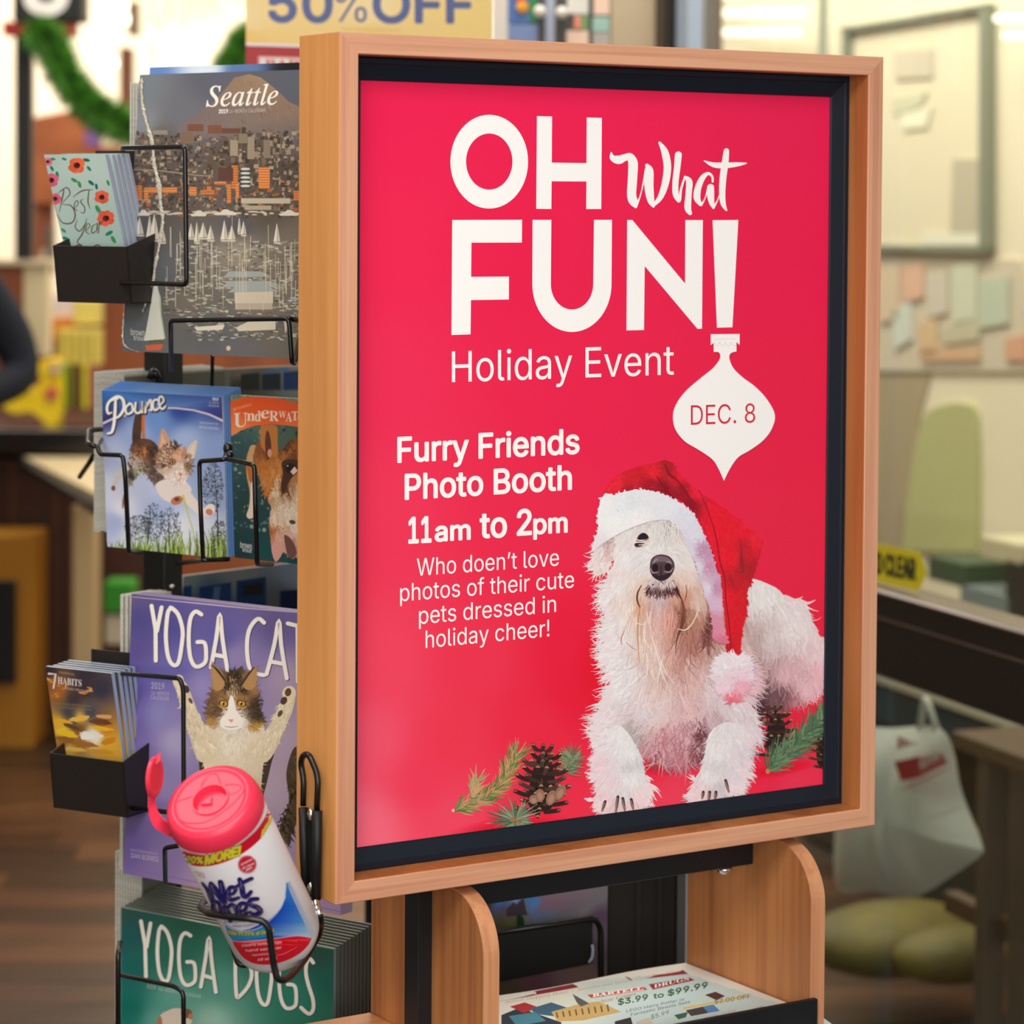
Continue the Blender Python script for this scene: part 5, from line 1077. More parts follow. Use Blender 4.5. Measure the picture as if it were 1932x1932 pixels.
def yoga(A, ch, tl, tr, bl, br, w=8.):
    tl, tr, bl, br = (np.array(q, float) for q in (tl, tr, bl, br))
    for pl in YG[ch]:
        pts = [(tl * (1 - u) + tr * u) * (1 - v) + (bl * (1 - u) + br * u) * v for u, v in pl]
        straight = len(pl) <= 3
        A.stroke([p + [1.4, 1.2] for p in pts], w + 1, (70, 60, 110) if A.kindc == 'c' else (40, 90, 84), 1 if straight else 4)
    for pl in YG[ch]:
        pts = [(tl * (1 - u) + tr * u) * (1 - v) + (bl * (1 - u) + br * u) * v for u, v in pl]
        A.stroke(pts, w, YW, 1 if len(pl) <= 3 else 4)
def catf(q):
    return shepard([(250, 1125, (96, 84, 130)), (400, 1140, (96, 86, 150)), (560, 1150, (104, 92, 150)), (260, 1170, (74, 70, 136)), (320, 1180, (78, 74, 148)), (420, 1200, (92, 86, 158)), (250, 1230, (86, 74, 140)), (250, 1300, (98, 86, 160)), (330, 1260, (104, 98, 172)), (520, 1180, (96, 84, 140)), (450, 1240, (142, 128, 178)), (540, 1280, (168, 148, 176)), (300, 1350, (140, 134, 190)), (250, 1370, (120, 102, 170)), (260, 1420, (132, 112, 176)), (330, 1400, (170, 160, 200)), (380, 1300, (146, 134, 190)),
                    (300, 1480, (150, 134, 184)), (250, 1500, (110, 90, 160)), (540, 1400, (176, 156, 178)), (520, 1480, (178, 158, 176)), (250, 1600, (110, 92, 160)), (300, 1620, (136, 116, 170)), (400, 1660, (170, 142, 172)), (550, 1700, (176, 146, 174)), (640, 1700, (160, 134, 176))], q, 2.6)
def paint_cat(A):
    A.kindc = 'c'
    X = [('Y', (286, 1143), (305, 1146), (288, 1245), (300, 1248)), ('O', (313, 1145), (346, 1150), (313, 1253), (346, 1256)), ('G', (356, 1151), (388, 1158), (356, 1256), (390, 1260)), ('A', (401, 1157), (426, 1160), (398, 1259), (430, 1265)),
         ('C', (466, 1164), (500, 1170), (466, 1270), (500, 1274)), ('A', (512, 1168), (538, 1172), (503, 1272), (542, 1280)), ('T', (543, 1173), (580, 1182), (543, 1282), (580, 1290))]
    for x in X: yoga(A, *x, w=7.6)
    A.stroke([(248, 1126), (330, 1134), (400, 1141), (470, 1148), (566, 1156)], [1, 1.6, 2.4, 1.8, 1.2], (196, 180, 196), 5)
    A.text('2019', (285.5, 1299), (310, 1301), 12, (190, 184, 206)); A.text('16-MONTH', (285.5, 1310), (319, 1313), 7, (186, 178, 200)); A.text('CALENDAR', (284.5, 1319), (319, 1322), 7, (186, 178, 200))
    CR = (222, 206, 180)
    A.poly([(552, 1415), (566, 1410), (575, 1440), (572, 1500), (560, 1550), (540, 1590), (505, 1600), (530, 1560), (545, 1510), (540, 1460)], (76, 62, 44), 4); A.hair(260, region([(552, 1415), (566, 1410), (572, 1500), (540, 1590), (510, 1600), (545, 1500)], 2), lambda q: np.full(len(q), 80.), lambda q: np.tile((70., 58, 42), (len(q), 1)), 16, 4, jit=20, cjit=16)
    A.poly([(376, 1425), (392, 1420), (396, 1500), (384, 1520), (378, 1470)], (60, 48, 42), 3); A.poly([(494, 1400), (516, 1420), (512, 1440), (500, 1490), (488, 1520), (484, 1440)], (66, 52, 46), 3)
    tor = [(352, 1350), (372, 1385), (392, 1360), (400, 1340), (440, 1330), (485, 1340), (498, 1370), (500, 1400), (497, 1440), (490, 1500), (480, 1560), (430, 1580), (385, 1560), (388, 1500), (386, 1440), (376, 1420)]
    tc = cols([(380, 1400, (214, 198, 166)), (440, 1400, (240, 230, 212)), (440, 1370, (236, 224, 204)), (480, 1420, (226, 208, 180)), (400, 1450, (226, 212, 186)), (440, 1500, (232, 218, 194)), (480, 1500, (206, 184, 150)), (400, 1360, (230, 216, 190)), (430, 1560, (222, 206, 180))])
    A.poly(tor, None, 3, cols=tc(np.array(catmull(tor, 3, True)))); A.hair(1800, region(tor, 3), lambda q: np.full(len(q), 88.), tc, 13, 2.4, jit=8, cjit=3)
    for arm in ([(336, 1286), (348, 1310), (358, 1345), (375, 1385), (388, 1420)], [(548, 1315), (540, 1340), (524, 1370), (508, 1400), (494, 1420)]):
        A.stroke(arm, [20, 24, 28, 36, 40], (224, 208, 176), 5)
        A.hair(320, region([(arm[0][0] - 9, arm[0][1] - 8), (arm[0][0] + 10, arm[0][1] - 6), (arm[2][0] + 16, arm[2][1]), (arm[4][0] + 16, arm[4][1]), (arm[4][0] - 18, arm[4][1]), (arm[2][0] - 14, arm[2][1])], 0), lambda q, s=1 if arm[0][0] < 400 else -1: np.full(len(q), 90. - 25 * s), lambda q: np.tile((230., 214, 184), (len(q), 1)), 14, 3, jit=12, cjit=10)
    A.blob(546, 1308, 13, 14, (230, 214, 184), 20); A.blob(544, 1306, 6, 8, (96, 66, 48), 15); A.blob(536, 1322, 6, 8, (82, 56, 44), 30); A.blob(529, 1346, 4, 7, (90, 76, 60), 30); A.blob(352, 1300, 5, 8, (60, 50, 46), -25); A.blob(360, 1322, 3, 6, (90, 80, 70), -30); A.blob(338, 1282, 9, 9, (226, 208, 180))
    hd = [(402, 1262), (404, 1256), (420, 1270), (436, 1268), (456, 1266), (470, 1272), (478, 1262), (484, 1264), (482, 1290), (486, 1310), (490, 1340), (494, 1365), (480, 1376), (460, 1372), (440, 1384), (420, 1370), (398, 1368), (392, 1350), (396, 1320), (402, 1300)]
    hc_ = cols([(404, 1280, (190, 146, 92)), (412, 1290, (176, 134, 84)), (440, 1280, (44, 34, 28)), (430, 1300, (54, 42, 34)), (460, 1300, (50, 38, 32)), (478, 1285, (180, 138, 86)), (474, 1300, (170, 128, 82)), (404, 1320, (110, 80, 52)), (400, 1345, (112, 82, 50)), (398, 1362, (186, 142, 80)), (414, 1340, (96, 70, 46)), (486, 1330, (66, 50, 38)), (484, 1350, (60, 46, 34)), (484, 1372, (196, 150, 60)), (478, 1340, (70, 52, 38)), (438, 1310, (226, 196, 160)), (437, 1340, (246, 232, 220)), (430, 1360, (244, 236, 228)), (452, 1360, (240, 232, 224)), (438, 1375, (236, 226, 212)), (424, 1320, (150, 108, 66)), (454, 1322, (160, 116, 70))])
    A.poly(hd, None, 3, cols=hc_(np.array(catmull(hd, 3, True)))); A.hair(1500, region(hd, 3), lambda q: np.degrees(np.arctan2(q[:, 1] - 1345, q[:, 0] - 438)), hc_, 10, 2.2, jit=14, cjit=9)
    A.poly([(401, 1254), (410, 1264), (424, 1285), (420, 1300), (404, 1300)], (180, 138, 90), 3); A.poly([(481, 1259), (470, 1272), (458, 1292), (470, 1302), (484, 1292)], (178, 136, 88), 3); A.stroke([(401, 1255), (412, 1266), (425, 1284)], [2, 4, 3], (52, 40, 32), 3); A.stroke([(480, 1259), (468, 1274), (458, 1290)], [2, 4, 3], (60, 46, 36), 3)
    A.poly([(437, 1312), (443, 1322), (446, 1340), (458, 1356), (456, 1372), (438, 1378), (418, 1372), (418, 1356), (430, 1342), (432, 1324)], (246, 236, 226), 4)
    for ex in (422.5, 456): A.blob(ex, 1327.5, 9, 7, (40, 30, 26), 12); A.blob(ex, 1327.5, 7, 5.6, (206, 152, 52), 8); A.blob(ex, 1327, 2, 4.6, (24, 18, 16)); A.blob(ex - 1.5, 1325, 1.2, 1.2, (250, 246, 230)); A.stroke([(ex - 9, 1331), (ex, 1336), (ex + 9, 1333)], [1, 2, 1], (226, 190, 140), 3)
    A.poly([(431, 1357), (442, 1357), (437, 1364)], (214, 160, 146)); A.stroke([(424, 1370), (437, 1372), (450, 1370)], [.8, 1.6, .8], (150, 130, 120), 4)
    for k in range(14): A.stroke([(424 + k * 2.4, 1300), (424 + k * 2.4 + rng.normal() * 2, 1312)], [1.8, .6], (30, 24, 22) if k % 2 else (140, 104, 70), 2, cap=False)
    A.text('PHOTOGRAPHY BY', (247, 1606), (299, 1614), 5, (180, 166, 192)); A.text('DAN BORRIS', (247.5, 1618), (299, 1626), 9, (190, 180, 190))
    A.stroke([(234, 1640), (300, 1650), (420, 1675), (560, 1702), (650, 1722)], 1.6, (128, 104, 150), 3)
P_CA = np.array([.0046, .4897, .828])
calendar('wall_calendar', 'purple wall calendar with a cat raising both paws in a yoga pose', P_CA, -2.25, .3035, .3073, .020, catf, paint=paint_cat, page=mat('violet_page_edges', (156, 140, 178), rough=.5))
edge_stack('grey page edged calendar seen edge on beside the purple cat calendar', 'calendars seen edge on beside the purple cat calendar', at(226, 1640, 3.12), 5, .0072, .05, .315)
# ---------------------------------------------------------------- green dog calendars
def dogf(q):
    return shepard([(235, 1725, (46, 84, 76)), (350, 1740, (44, 96, 78)), (600, 1800, (42, 84, 72)), (240, 1760, (30, 90, 92)), (330, 1800, (40, 110, 90)), (480, 1800, (44, 110, 88)), (240, 1830, (24, 104, 100)), (240, 1900, (14, 108, 96)), (330, 1880, (96, 160, 146)), (420, 1860, (84, 150, 134)), (400, 1930, (150, 190, 172)), (560, 1880, (46, 128, 108)), (620, 1850, (30, 96, 84)), (620, 1930, (48, 120, 100)), (300, 1930, (100, 160, 148)), (240, 1980, (20, 110, 96))], q, 2.6)
def paint_dogs(A):
    A.kindc = 'd'
    A.stroke([(230, 1712), (330, 1731), (430, 1752), (530, 1772), (630, 1791)], 1.5, (130, 150, 126), 3)
    for x in (('Y', (266, 1738), (284, 1742), (268, 1841), (283, 1844)), ('O', (297, 1746), (324, 1752), (297, 1847), (326, 1854)), ('G', (337, 1758), (367, 1764), (338, 1856), (370, 1862)), ('A', (379, 1766), (407, 1770), (379, 1862), (408, 1872)),
              ('D', (443, 1796), (476, 1804), (444, 1878), (475, 1885)), ('O', (484, 1790), (514, 1800), (484, 1890), (513, 1900)), ('G', (526, 1796), (558, 1806), (527, 1898), (560, 1908)), ('S', (568, 1806), (591, 1810), (568, 1908), (592, 1916))): yoga(A, *x, w=7)
    A.text('2019  16-MONTH  CALENDAR', (277, 1864), (379, 1884), 7, (176, 196, 190))
    A.poly([(300, 1920), (318, 1906), (336, 1902), (350, 1908), (362, 1914), (360, 1932), (340, 1960), (300, 1960)], (214, 200, 184), 4); A.blob(352, 1912, 11, 9, (120, 84, 64), 10); A.blob(360, 1918, 5, 6, (176, 130, 90)); A.poly([(297, 1922), (304, 1918), (306, 1936), (296, 1940)], (176, 116, 84), 3)
P_DO = np.array([.0429, .5796, .7665]) - UP * .3048
YD = math.radians(-66.75); Ud = np.array([math.cos(YD), math.sin(YD), 0]); Nd = np.array([Ud[1], -Ud[0], 0])
g3, _ = calendar('wall_calendar', 'green wall calendar with dog in a yoga pose, front of its stack', P_DO, 0, .3048, .3048, .0045, dogf, u=Ud, n=Nd, paint=paint_dogs, page=mat('silver_page_edges', (120, 126, 136), rough=.35, coat=.4))
g4, _ = calendar('wall_calendar', 'green topped wall calendar stacked behind the green dog calendar', P_DO - Nd * .0066 + UP * .0011, 0, .3048, .3048, .0045, lambda q: shepard([(235, 1700, (84, 100, 84)), (450, 1740, (70, 96, 78)), (690, 1760, (74, 92, 76))], q), u=Ud, n=Nd, group='green wall calendars stacked behind the front one', page=mat('brown_page_edges', (92, 86, 84), rough=.45, coat=.3))
for k in range(1, 10): copy_thing(g4, -Nd * .0066 * k + UP * .0012 * k, 'green topped wall calendar, ' + ORD[k - 1] + ' in the stack behind the green dog one')
edge_stack('grey page edged calendar seen edge on beside the green dog calendar', 'calendars seen edge on beside the green dog calendar', at(217, 1925, 3.17), 10, .0042, .06, .198)
# ---------------------------------------------------------------- blue calendars on the far side of the rack, backs towards us
U2 = np.array([math.cos(math.radians(15)), math.sin(math.radians(15)), 0]); N2 = np.array([U2[1], -U2[0], 0])
def backcal(P, w, h, label, blocks, base):
    calendar('wall_calendar', label, P, 6, w, h, .006, base, u=U2, n=N2, paint=lambda A: [A.poly(p, c) for p, c in blocks])
Pb = at(335, 1250, 3.36)
backcal(Pb, .305, at(335, 1084, 3.36)[2] - Pb[2], 'blue back cover calendar behind the black pole above the purple cat', [
    ([(335, 1108), (362, 1104), (362, 1150), (335, 1150)], (28, 78, 140)), ([(376, 1108), (436, 1098), (436, 1150), (376, 1150)], (32, 66, 124)), ([(446, 1096), (502, 1088), (502, 1150), (446, 1150)], (26, 60, 112)), ([(528, 1114), (570, 1112), (570, 1150), (528, 1150)], (16, 28, 76)), ([(458, 1104), (496, 1098), (496, 1122), (458, 1124)], (36, 38, 40)), ([(404, 1108), (416, 1106), (412, 1140), (400, 1140)], (90, 124, 170))],
    lambda q: shepard([(340, 1090, (150, 176, 184)), (450, 1080, (140, 150, 156)), (560, 1070, (150, 170, 200)), (400, 1140, (60, 90, 130)), (520, 1140, (96, 104, 116))], q))
Pb2 = at(335, 900, 3.36)
backcal(Pb2, .305, at(335, 698, 3.36)[2] - Pb2[2], 'blue and green back cover calendar above the leaping kitten', [
    ([(335, 710), (366, 707), (366, 725), (335, 725)], (40, 76, 130)), ([(372, 704), (396, 702), (396, 730), (372, 730)], (120, 140, 138)), ([(406, 702), (434, 699), (434, 730), (406, 730)], (136, 150, 146)), ([(454, 706), (490, 703), (490, 736), (454, 736)], (54, 60, 54)), ([(494, 706), (530, 703), (530, 736), (494, 736)], (44, 56, 70)), ([(534, 702), (568, 699), (568, 736), (534, 736)], (40, 76, 134)), ([(500, 699), (545, 694), (545, 699), (500, 704)], (90, 140, 206))],
    lambda q: shepard([(340, 705, (150, 170, 176)), (450, 700, (150, 140, 128)), (560, 692, (160, 170, 176)), (450, 730, (80, 84, 84))], q))
# ---------------------------------------------------------------- planners in the steel pockets
def planners(P, w, h, la, label, labs, group, f, paint, pocket_label, ph, pl, sp, edgecol, n=5, below=.05, pw=.1, pofs=(119, 459)):
    u, nn, v = pocket(P, pw, ph, pl, .066, pocket_label, YR + math.radians(6))
    a = math.radians(la); vv = UP * math.cos(a) + nn * math.sin(a)
    q0 = at(*pofs, 3.022) - vv * .060
    g, A = calendar('planner', label, q0, la, w, h, .006, f, u=u, n=nn, cat='planner', paint=paint, page=mat(labs + '_edge', edgecol, rough=.4, coat=.3), cell=.0008)
    g2, _ = calendar('planner', labs.replace('_', ' '), q0 - nn * sp + u * .0005, la - .8, w, h * .995, .006, f, u=u, n=nn, cat='planner', paint=None, page=mat(labs + '_edge', edgecol), group=group)
    for k in range(1, n - 1): copy_thing(g2, -nn * sp * k + UP * .0006 * k, g2['label'].replace('planner leaning', 'planner ' + ORD[k - 1] + ' leaning'))
def bestf(q): return shepard([(90, 300, (190, 216, 208)), (150, 300, (196, 220, 212)), (120, 380, (186, 212, 204)), (200, 450, (176, 204, 196))], q)
def flower(A, x, y, s, c, r):
    for k in range(6):
        a = k * 1.05 + r.random(); A.blob(x + math.cos(a) * s * .55, y + math.sin(a) * s * .5, s * .6, s * .52, tuple(np.clip(np.array(c) * r.uniform(.88, 1.1), 0, 255)), 0, 12, .08)
    A.blob(x, y, s * .42, s * .38, (92, 40, 48)); A.blob(x + s * .15, y - s * .1, s * .16, s * .2, (50, 24, 34))
def paint_best(A):
    r = random.Random(2)
    for x, y, s, a in ((98, 318, 6, 60), (108, 330, 7, 80), (121, 300, 5, 20), (163, 302, 7, 10), (168, 318, 6, 50), (140, 340, 7, 30), (150, 348, 7, 70), (172, 345, 7, 40), (182, 352, 6, 80), (120, 435, 6, 40), (124, 450, 7, 20), (185, 395, 9, 60), (206, 440, 8, 150), (214, 452, 8, 60), (204, 345, 6, 70), (100, 300, 5, 10)): A.blob(x, y, s, s * .45, r.choice([(44, 132, 104), (36, 112, 96), (70, 150, 90)]), a, 12)
    flower(A, 145, 312, 15, (236, 110, 70), r); flower(A, 97, 340, 13, (232, 110, 140), r); flower(A, 104, 375, 11, (232, 104, 134), r); flower(A, 192, 372, 13, (232, 104, 74), r); flower(A, 200, 412, 15, (230, 96, 70), r); flower(A, 90, 305, 8, (230, 120, 150), r)
    B = (104, 68, 52)
    for p, w in (([(112, 400), (118, 372), (120, 358), (110, 364)], [1, 2.4, 2, 1]), ([(112, 362), (126, 354), (132, 366), (118, 384), (134, 388), (142, 404), (136, 420), (118, 420), (108, 404)], [1, 2, 2, 1, 2, 2.6, 2.4, 2, 1]),
                 ([(143, 392), (148, 382), (143, 379), (140, 392), (147, 398)], [1, 1.8, 1.6, 2, 1]), ([(157, 376), (152, 380), (160, 392), (158, 402), (152, 400)], [1, 2, 2, 1.8, 1]), ([(138, 372), (155, 360), (175, 358)], [1, 2.4, 1]), ([(168, 360), (166, 380), (170, 394)], [2, 2.4, 1]),
                 ([(146, 414), (142, 428), (150, 436), (160, 424), (164, 412), (156, 440), (146, 456), (154, 462)], [1, 2, 2, 1.6, 1, 2.4, 2, 1]), ([(162, 436), (170, 426), (165, 422), (162, 436), (170, 442)], [1, 1.6, 1.6, 1.8, 1]), ([(182, 422), (174, 428), (174, 440), (182, 434), (184, 420), (184, 440)], [1, 2, 2, 1.6, 1.6, 1]), ([(186, 440), (188, 418), (190, 424), (196, 412), (199, 416)], [1.4, 2, 1.6, 1.4, 1]), ([(138, 466), (150, 462), (160, 468)], [1, 2.4, 1]), ([(172, 468), (184, 462), (194, 468)], [1, 2.4, 1])): A.stroke(p, w, B, 5)
PB = np.array([-.0567, .5288, 1.4551]); PH = np.array([-.0601, .531, .9004])
planners(PB, .0825, .162, 19, 'pale green floral planner at the front of the upper steel pocket', 'floral_planner_leaning_behind_the_front_one_in_the_upper_pocket', 'floral planners in the upper pocket', bestf, paint_best, 'dark steel planner pocket at the upper left of the rack', .062, 7.25, .0085, (170, 176, 206))
def habf(q):
    return shepard([(90, 1265, (56, 46, 52)), (160, 1275, (62, 54, 64)), (100, 1290, (150, 92, 50)), (110, 1305, (170, 104, 50)), (140, 1320, (70, 58, 62)), (160, 1300, (60, 52, 66)), (190, 1300, (60, 58, 78)), (130, 1345, (74, 72, 82)), (170, 1345, (76, 78, 94)), (110, 1365, (232, 178, 60)), (140, 1360, (84, 84, 92)), (150, 1355, (240, 190, 90)), (190, 1362, (130, 84, 54)), (120, 1380, (240, 206, 60)), (150, 1375, (130, 88, 40)), (175, 1385, (250, 240, 220)), (200, 1378, (214, 140, 40)), (180, 1392, (250, 244, 226)), (120, 1400, (150, 104, 50)), (150, 1405, (160, 112, 54)), (205, 1400, (236, 180, 50)), (130, 1415, (214, 170, 80)), (200, 1420, (226, 170, 60))], q, 3)
def paint_hab(A):
    r = random.Random(6)
    for x, y, s in ((118, 1296, 9), (105, 1312, 10), (160, 1306, 9), (170, 1300, 7), (100, 1285, 7)):
        for _ in range(6): A.blob(x + r.uniform(-s, s), y + r.uniform(-s * .4, s * .4), r.uniform(2, 5), r.uniform(1.5, 3), r.choice([(206, 132, 60), (226, 150, 70), (180, 110, 56)]), r.uniform(-30, 30), 10)
    for x, y, rx, ry, c, a in ((120, 1362, 16, 5, (236, 176, 50), 10), (150, 1356, 20, 5, (240, 190, 80), -8), (196, 1352, 16, 4, (222, 170, 110), 4), (190, 1362, 22, 5, (116, 70, 44), 5), (135, 1371, 16, 4, (110, 72, 40), 20), (125, 1384, 22, 6, (240, 196, 40), 12), (190, 1374, 22, 4, (244, 190, 40), 6), (172, 1387, 22, 7, (248, 238, 226), 6), (165, 1390, 14, 6, (252, 246, 240), 0), (128, 1396, 22, 6, (150, 98, 50), 14), (160, 1404, 26, 5, (170, 112, 50), 8), (205, 1398, 14, 6, (214, 140, 40), -20), (140, 1414, 22, 4, (226, 186, 90), 5), (190, 1418, 26, 5, (214, 156, 50), 4)):
        A.blob(x, y, rx, ry, c, a, 20, .18)
    Wt = (226, 220, 214)
    A.stroke([(92, 1271), (105, 1272), (101, 1298)], [4, 4, 3.4], Wt, 1); A.text('THE', (86.5, 1282), (92, 1283), 4, Wt, style='serifb'); A.text('HABITS', (109, 1290), (154, 1295), 13, Wt, style='serifb', h2=12)
    A.text('FranklinCovey', (112, 1270), (140, 1274), 4, (190, 170, 150)); A.text('of Highly Effective People', (120, 1300), (176, 1306), 3.6, (206, 190, 176), style='serifi'); A.text('Daily Weekly Monthly Planner', (104, 1328), (172, 1334), 3, (150, 128, 90)); A.text('Pocket Planner and Calendar', (108, 1335), (174, 1341), 3, (150, 128, 90))
planners(PH, .0900, .161, 12.5, 'sunset cloud habits planner at the front of the lower steel pocket', 'sunset_planner_leaning_behind_the_front_one_in_the_lower_pocket', 'sunset planners in the lower pocket', habf, paint_hab, 'dark steel planner pocket at the lower left of the rack', .062, 6.5, .0085, (150, 170, 200), pofs=(108.7, 1419.6))

# ================================================================== wipes canister in its wire holder on the side of the frame
holder = thing('wipes_holder', 'black wire canister holder screwed to the left side of the poster frame', 'holder', (-.03, .045, .82))
SLV = mat('black_sleeve', (18, 19, 22), rough=.5, spec=.4)
def hw(path, r=.0028, name='wire', m=WIRE, fil=.008, parent=holder):
    return MB().tube(path, r, fil, 10).obj(name, m, parent, smooth=True)
X = lambda px, py, x=-.010: atx(px, py, x)
hw([X(572, 1520), X(573, 1470), X(567, 1440), X(572, 1424, -.014), X(583, 1423, -.014), X(597, 1455), X(600, 1475), X(598, 1530)], .0030)
hw([X(572, 1524), X(574, 1610), X(579, 1692)], .0046, 'sleeve', SLV, 0); hw([X(599, 1530, -.012), X(598, 1610, -.012), X(596, 1697, -.012)], .0048, 'sleeve', SLV, 0)
MB().hexa([X(576, 1524, -.001), X(594, 1532, -.001), X(592, 1690, -.001), X(580, 1686, -.001), X(576, 1524, -.009), X(594, 1532, -.009), X(592, 1690, -.009), X(580, 1686, -.009)]).obj('mounting_plate', SLV, holder)
for p in ((587, 1537), (587, 1676)): MB().sphere(X(*p, -.012), .0042, 14, (1, 1, 1.5)).obj('screw', mat('zinc', (190, 186, 170), rough=.25, metal=1), holder, smooth=True)
hw([X(596, 1695, -.012), X(597, 1708, -.014), X(603, 1727, -.018)], .0034, 'bare_wire', CHR)
D2 = lambda px, py, D: at(px, py, D)
hw([X(603, 1726, -.018), D2(606, 1745, 2.60), D2(601, 1765, 2.61), D2(575, 1810, 2.56), D2(548, 1843, 2.47), D2(534, 1850, 2.45), D2(524, 1848, 2.445), D2(517, 1825, 2.445), D2(507, 1750, 2.44), D2(497, 1738, 2.44), D2(470, 1733, 2.44), D2(425, 1729, 2.45), D2(393, 1723, 2.48), D2(378, 1712, 2.53), D2(384, 1700, 2.60), D2(402, 1695, 2.65)], .0032, fil=.006)
hw([D2(430, 1750, 2.60), D2(442, 1795, 2.58), D2(450, 1818, 2.57), D2(462, 1821, 2.57), D2(480, 1815, 2.58), D2(520, 1800, 2.60)], .0032)
hw([D2(402, 1695, 2.65), D2(440, 1700, 2.69), D2(520, 1720, 2.72), D2(585, 1725, 2.66), X(603, 1727, -.018)], .0032)
hw([D2(430, 1752, 2.60), D2(424, 1728, 2.60), D2(402, 1698, 2.64)], .0032)
# ---- canister
CT, CB = at(396, 1508, 2.448), at(527, 1774, 2.575)
CA = CT - CB; CL = np.linalg.norm(CA); CA = CA / CL
can = thing('wipes_canister', 'white hand wipes canister with open pinkish red lid tilted in the wire holder', 'canister', CB)
WPL = mat('white_plastic', (232, 230, 234), rough=.32, spec=.5, coat=.15)
LID = mat('coral_red_lid', (238, 52, 84), rough=.36, spec=.45, coat=.1)
R0 = .0432
cx = np.cross(CA, [0, 0, 1.]); cx /= np.linalg.norm(cx)
bprof = [(0, .0035), (.030, .0035), (.034, 0.0), (.0385, .0025), (.0415, .008), (R0, .016), (R0, CL - .029), (R0 - .0012, CL - .027), (R0 - .0012, CL - .016)]
MB().lathe(CB, CA, bprof, 96).obj('body', WPL, can, smooth=True)
h0 = CL - .0245 + .0045
HT = .0200 / .0245
lprof = [(R0 - .001, h0 + .000), (R0 + .0014, h0 - .0002), (R0 + .0016, h0 + .002), (R0 + .0004, h0 + .012), (R0 - .0016, h0 + .0195), (R0 - .004, h0 + .0228), (R0 - .0075, h0 + .0245), (R0 - .0095, h0 + .0243), (R0 - .0105, h0 + .0236), (.030, h0 + .0234), (.0175, h0 + .0234), (.0172, h0 + .0252), (.0158, h0 + .0252), (.0150, h0 + .0215), (.0140, h0 + .0165), (.006, h0 + .0158), (0, h0 + .0158)]
lprof = [(r_, h0 + (h_ - h0) * HT) for r_, h_ in lprof]
MB().lathe(CB, CA, lprof, 96).obj('lid', LID, can, smooth=True).data.set_sharp_from_angle(angle=math.radians(38))
LX = cx * 1.0; LY = np.cross(CA, LX)
def ltop(px, py, h=.0236):
    """point on the lid's top face"""
    d = ray(px, py); O = CB + CA * (h0 + h * HT); t = ((O - CAM) @ CA) / (d @ CA); return CAM + d * t
# recessed petal outlines and hinge groove on the lid
DRK = mat('lid_groove', (196, 30, 62), rough=.4)
for pth in ([(378, 1492), (384, 1475), (394, 1463), (403, 1460), (410, 1462), (413, 1470), (417, 1480)], [(424, 1482), (440, 1480), (452, 1482), (455, 1487), (448, 1494), (438, 1498), (430, 1497)]):
    MB().tube([ltop(x, y, .0232) for x, y in catmull(pth, 4)], .0007, 0, 6).obj('petal_ridge', LID, can, smooth=True)
MB().tube([ltop(x, y, .0233) for x, y in ((321, 1517), (345, 1509), (366, 1502))], .0006, 0, 6).obj('hinge_groove', DRK, can)
MB().tube([ltop(x, y, .0234) for x, y in catmull([(330, 1543), (355, 1553), (390, 1550), (430, 1525), (458, 1495), (465, 1470)], 5)], .0007, 0, 6).obj('rim_ridge', LID, can, smooth=True)
o = ltop(393, 1514, .0168)
MB().prism([ltop(379, 1520, .016), ltop(388, 1512, .016), ltop(400, 1505, .016), ltop(399, 1518, .016)], CA * .0022).obj('wipe_slot', LID, can)
# flip cap standing open at the far left and its living-hinge strap
cc = at(292, 1466, 2.475); cn = RT * .97 + FW * -.24; cn /= np.linalg.norm(cn)
ca = UP * .98 + RT * .16; ca = ca - cn * (ca @ cn); ca /= np.linalg.norm(ca); cb = np.cross(cn, ca)
v = []; f = []; n_ = 32
for r_, hh in ((0, .0015), (.012, .0015), (.0165, .0022), (.0185, .0012), (.0185, -.0016), (.0165, -.0026), (0, -.0026)):
    for j in range(n_):
        a = 2 * math.pi * j / n_; v.append(cc + cn * hh + ca * math.cos(a) * r_ * 1.0 + cb * math.sin(a) * r_)
for i in range(6): f += [(i * n_ + j, i * n_ + (j + 1) % n_, (i + 1) * n_ + (j + 1) % n_, (i + 1) * n_ + j) for j in range(n_)]
MB().add(v, f).obj('flip_cap', LID, can, smooth=False)
for dx, dy, l in ((1, 0, 0), (5, -4, 1)):
    MB().tube([at(294 + dx, 1440 + dy, 2.475), at(297 + dx, 1424 + dy, 2.475)], [.0022, .0009], 0, 8).obj('cap_tab', LID, can)
Q = catmull([at(286, 1500, 2.478), at(287, 1520, 2.478), at(292, 1540, 2.474), at(303, 1555, 2.468), at(322, 1567, 2.462)], 5); v = []; f = []
for i, q in enumerate(Q):
    w_ = .0035 + .004 * (i / len(Q)); t_ = (Q[min(i + 1, len(Q) - 1)] - Q[max(i - 1, 0)]); t_ /= np.linalg.norm(t_); nn_ = np.cross(t_, -FW); nn_ /= np.linalg.norm(nn_); dd = -FW * .6 + RT * .8; dd = dd - t_ * (dd @ t_); dd /= np.linalg.norm(dd); ee = np.cross(t_, dd)
    for a_, b_ in ((-1, -1), (1, -1), (1, 1), (-1, 1)): v.append(q + dd * w_ * a_ + ee * .0008 * b_)
for i in range(len(Q) - 1): f += [(4 * i + k, 4 * i + (k + 1) % 4, 4 * i + 4 + (k + 1) % 4, 4 * i + 4 + k) for k in range(4)]
MB().add(v, f + [(0, 1, 2, 3)]).obj('hinge_strap', LID, can)
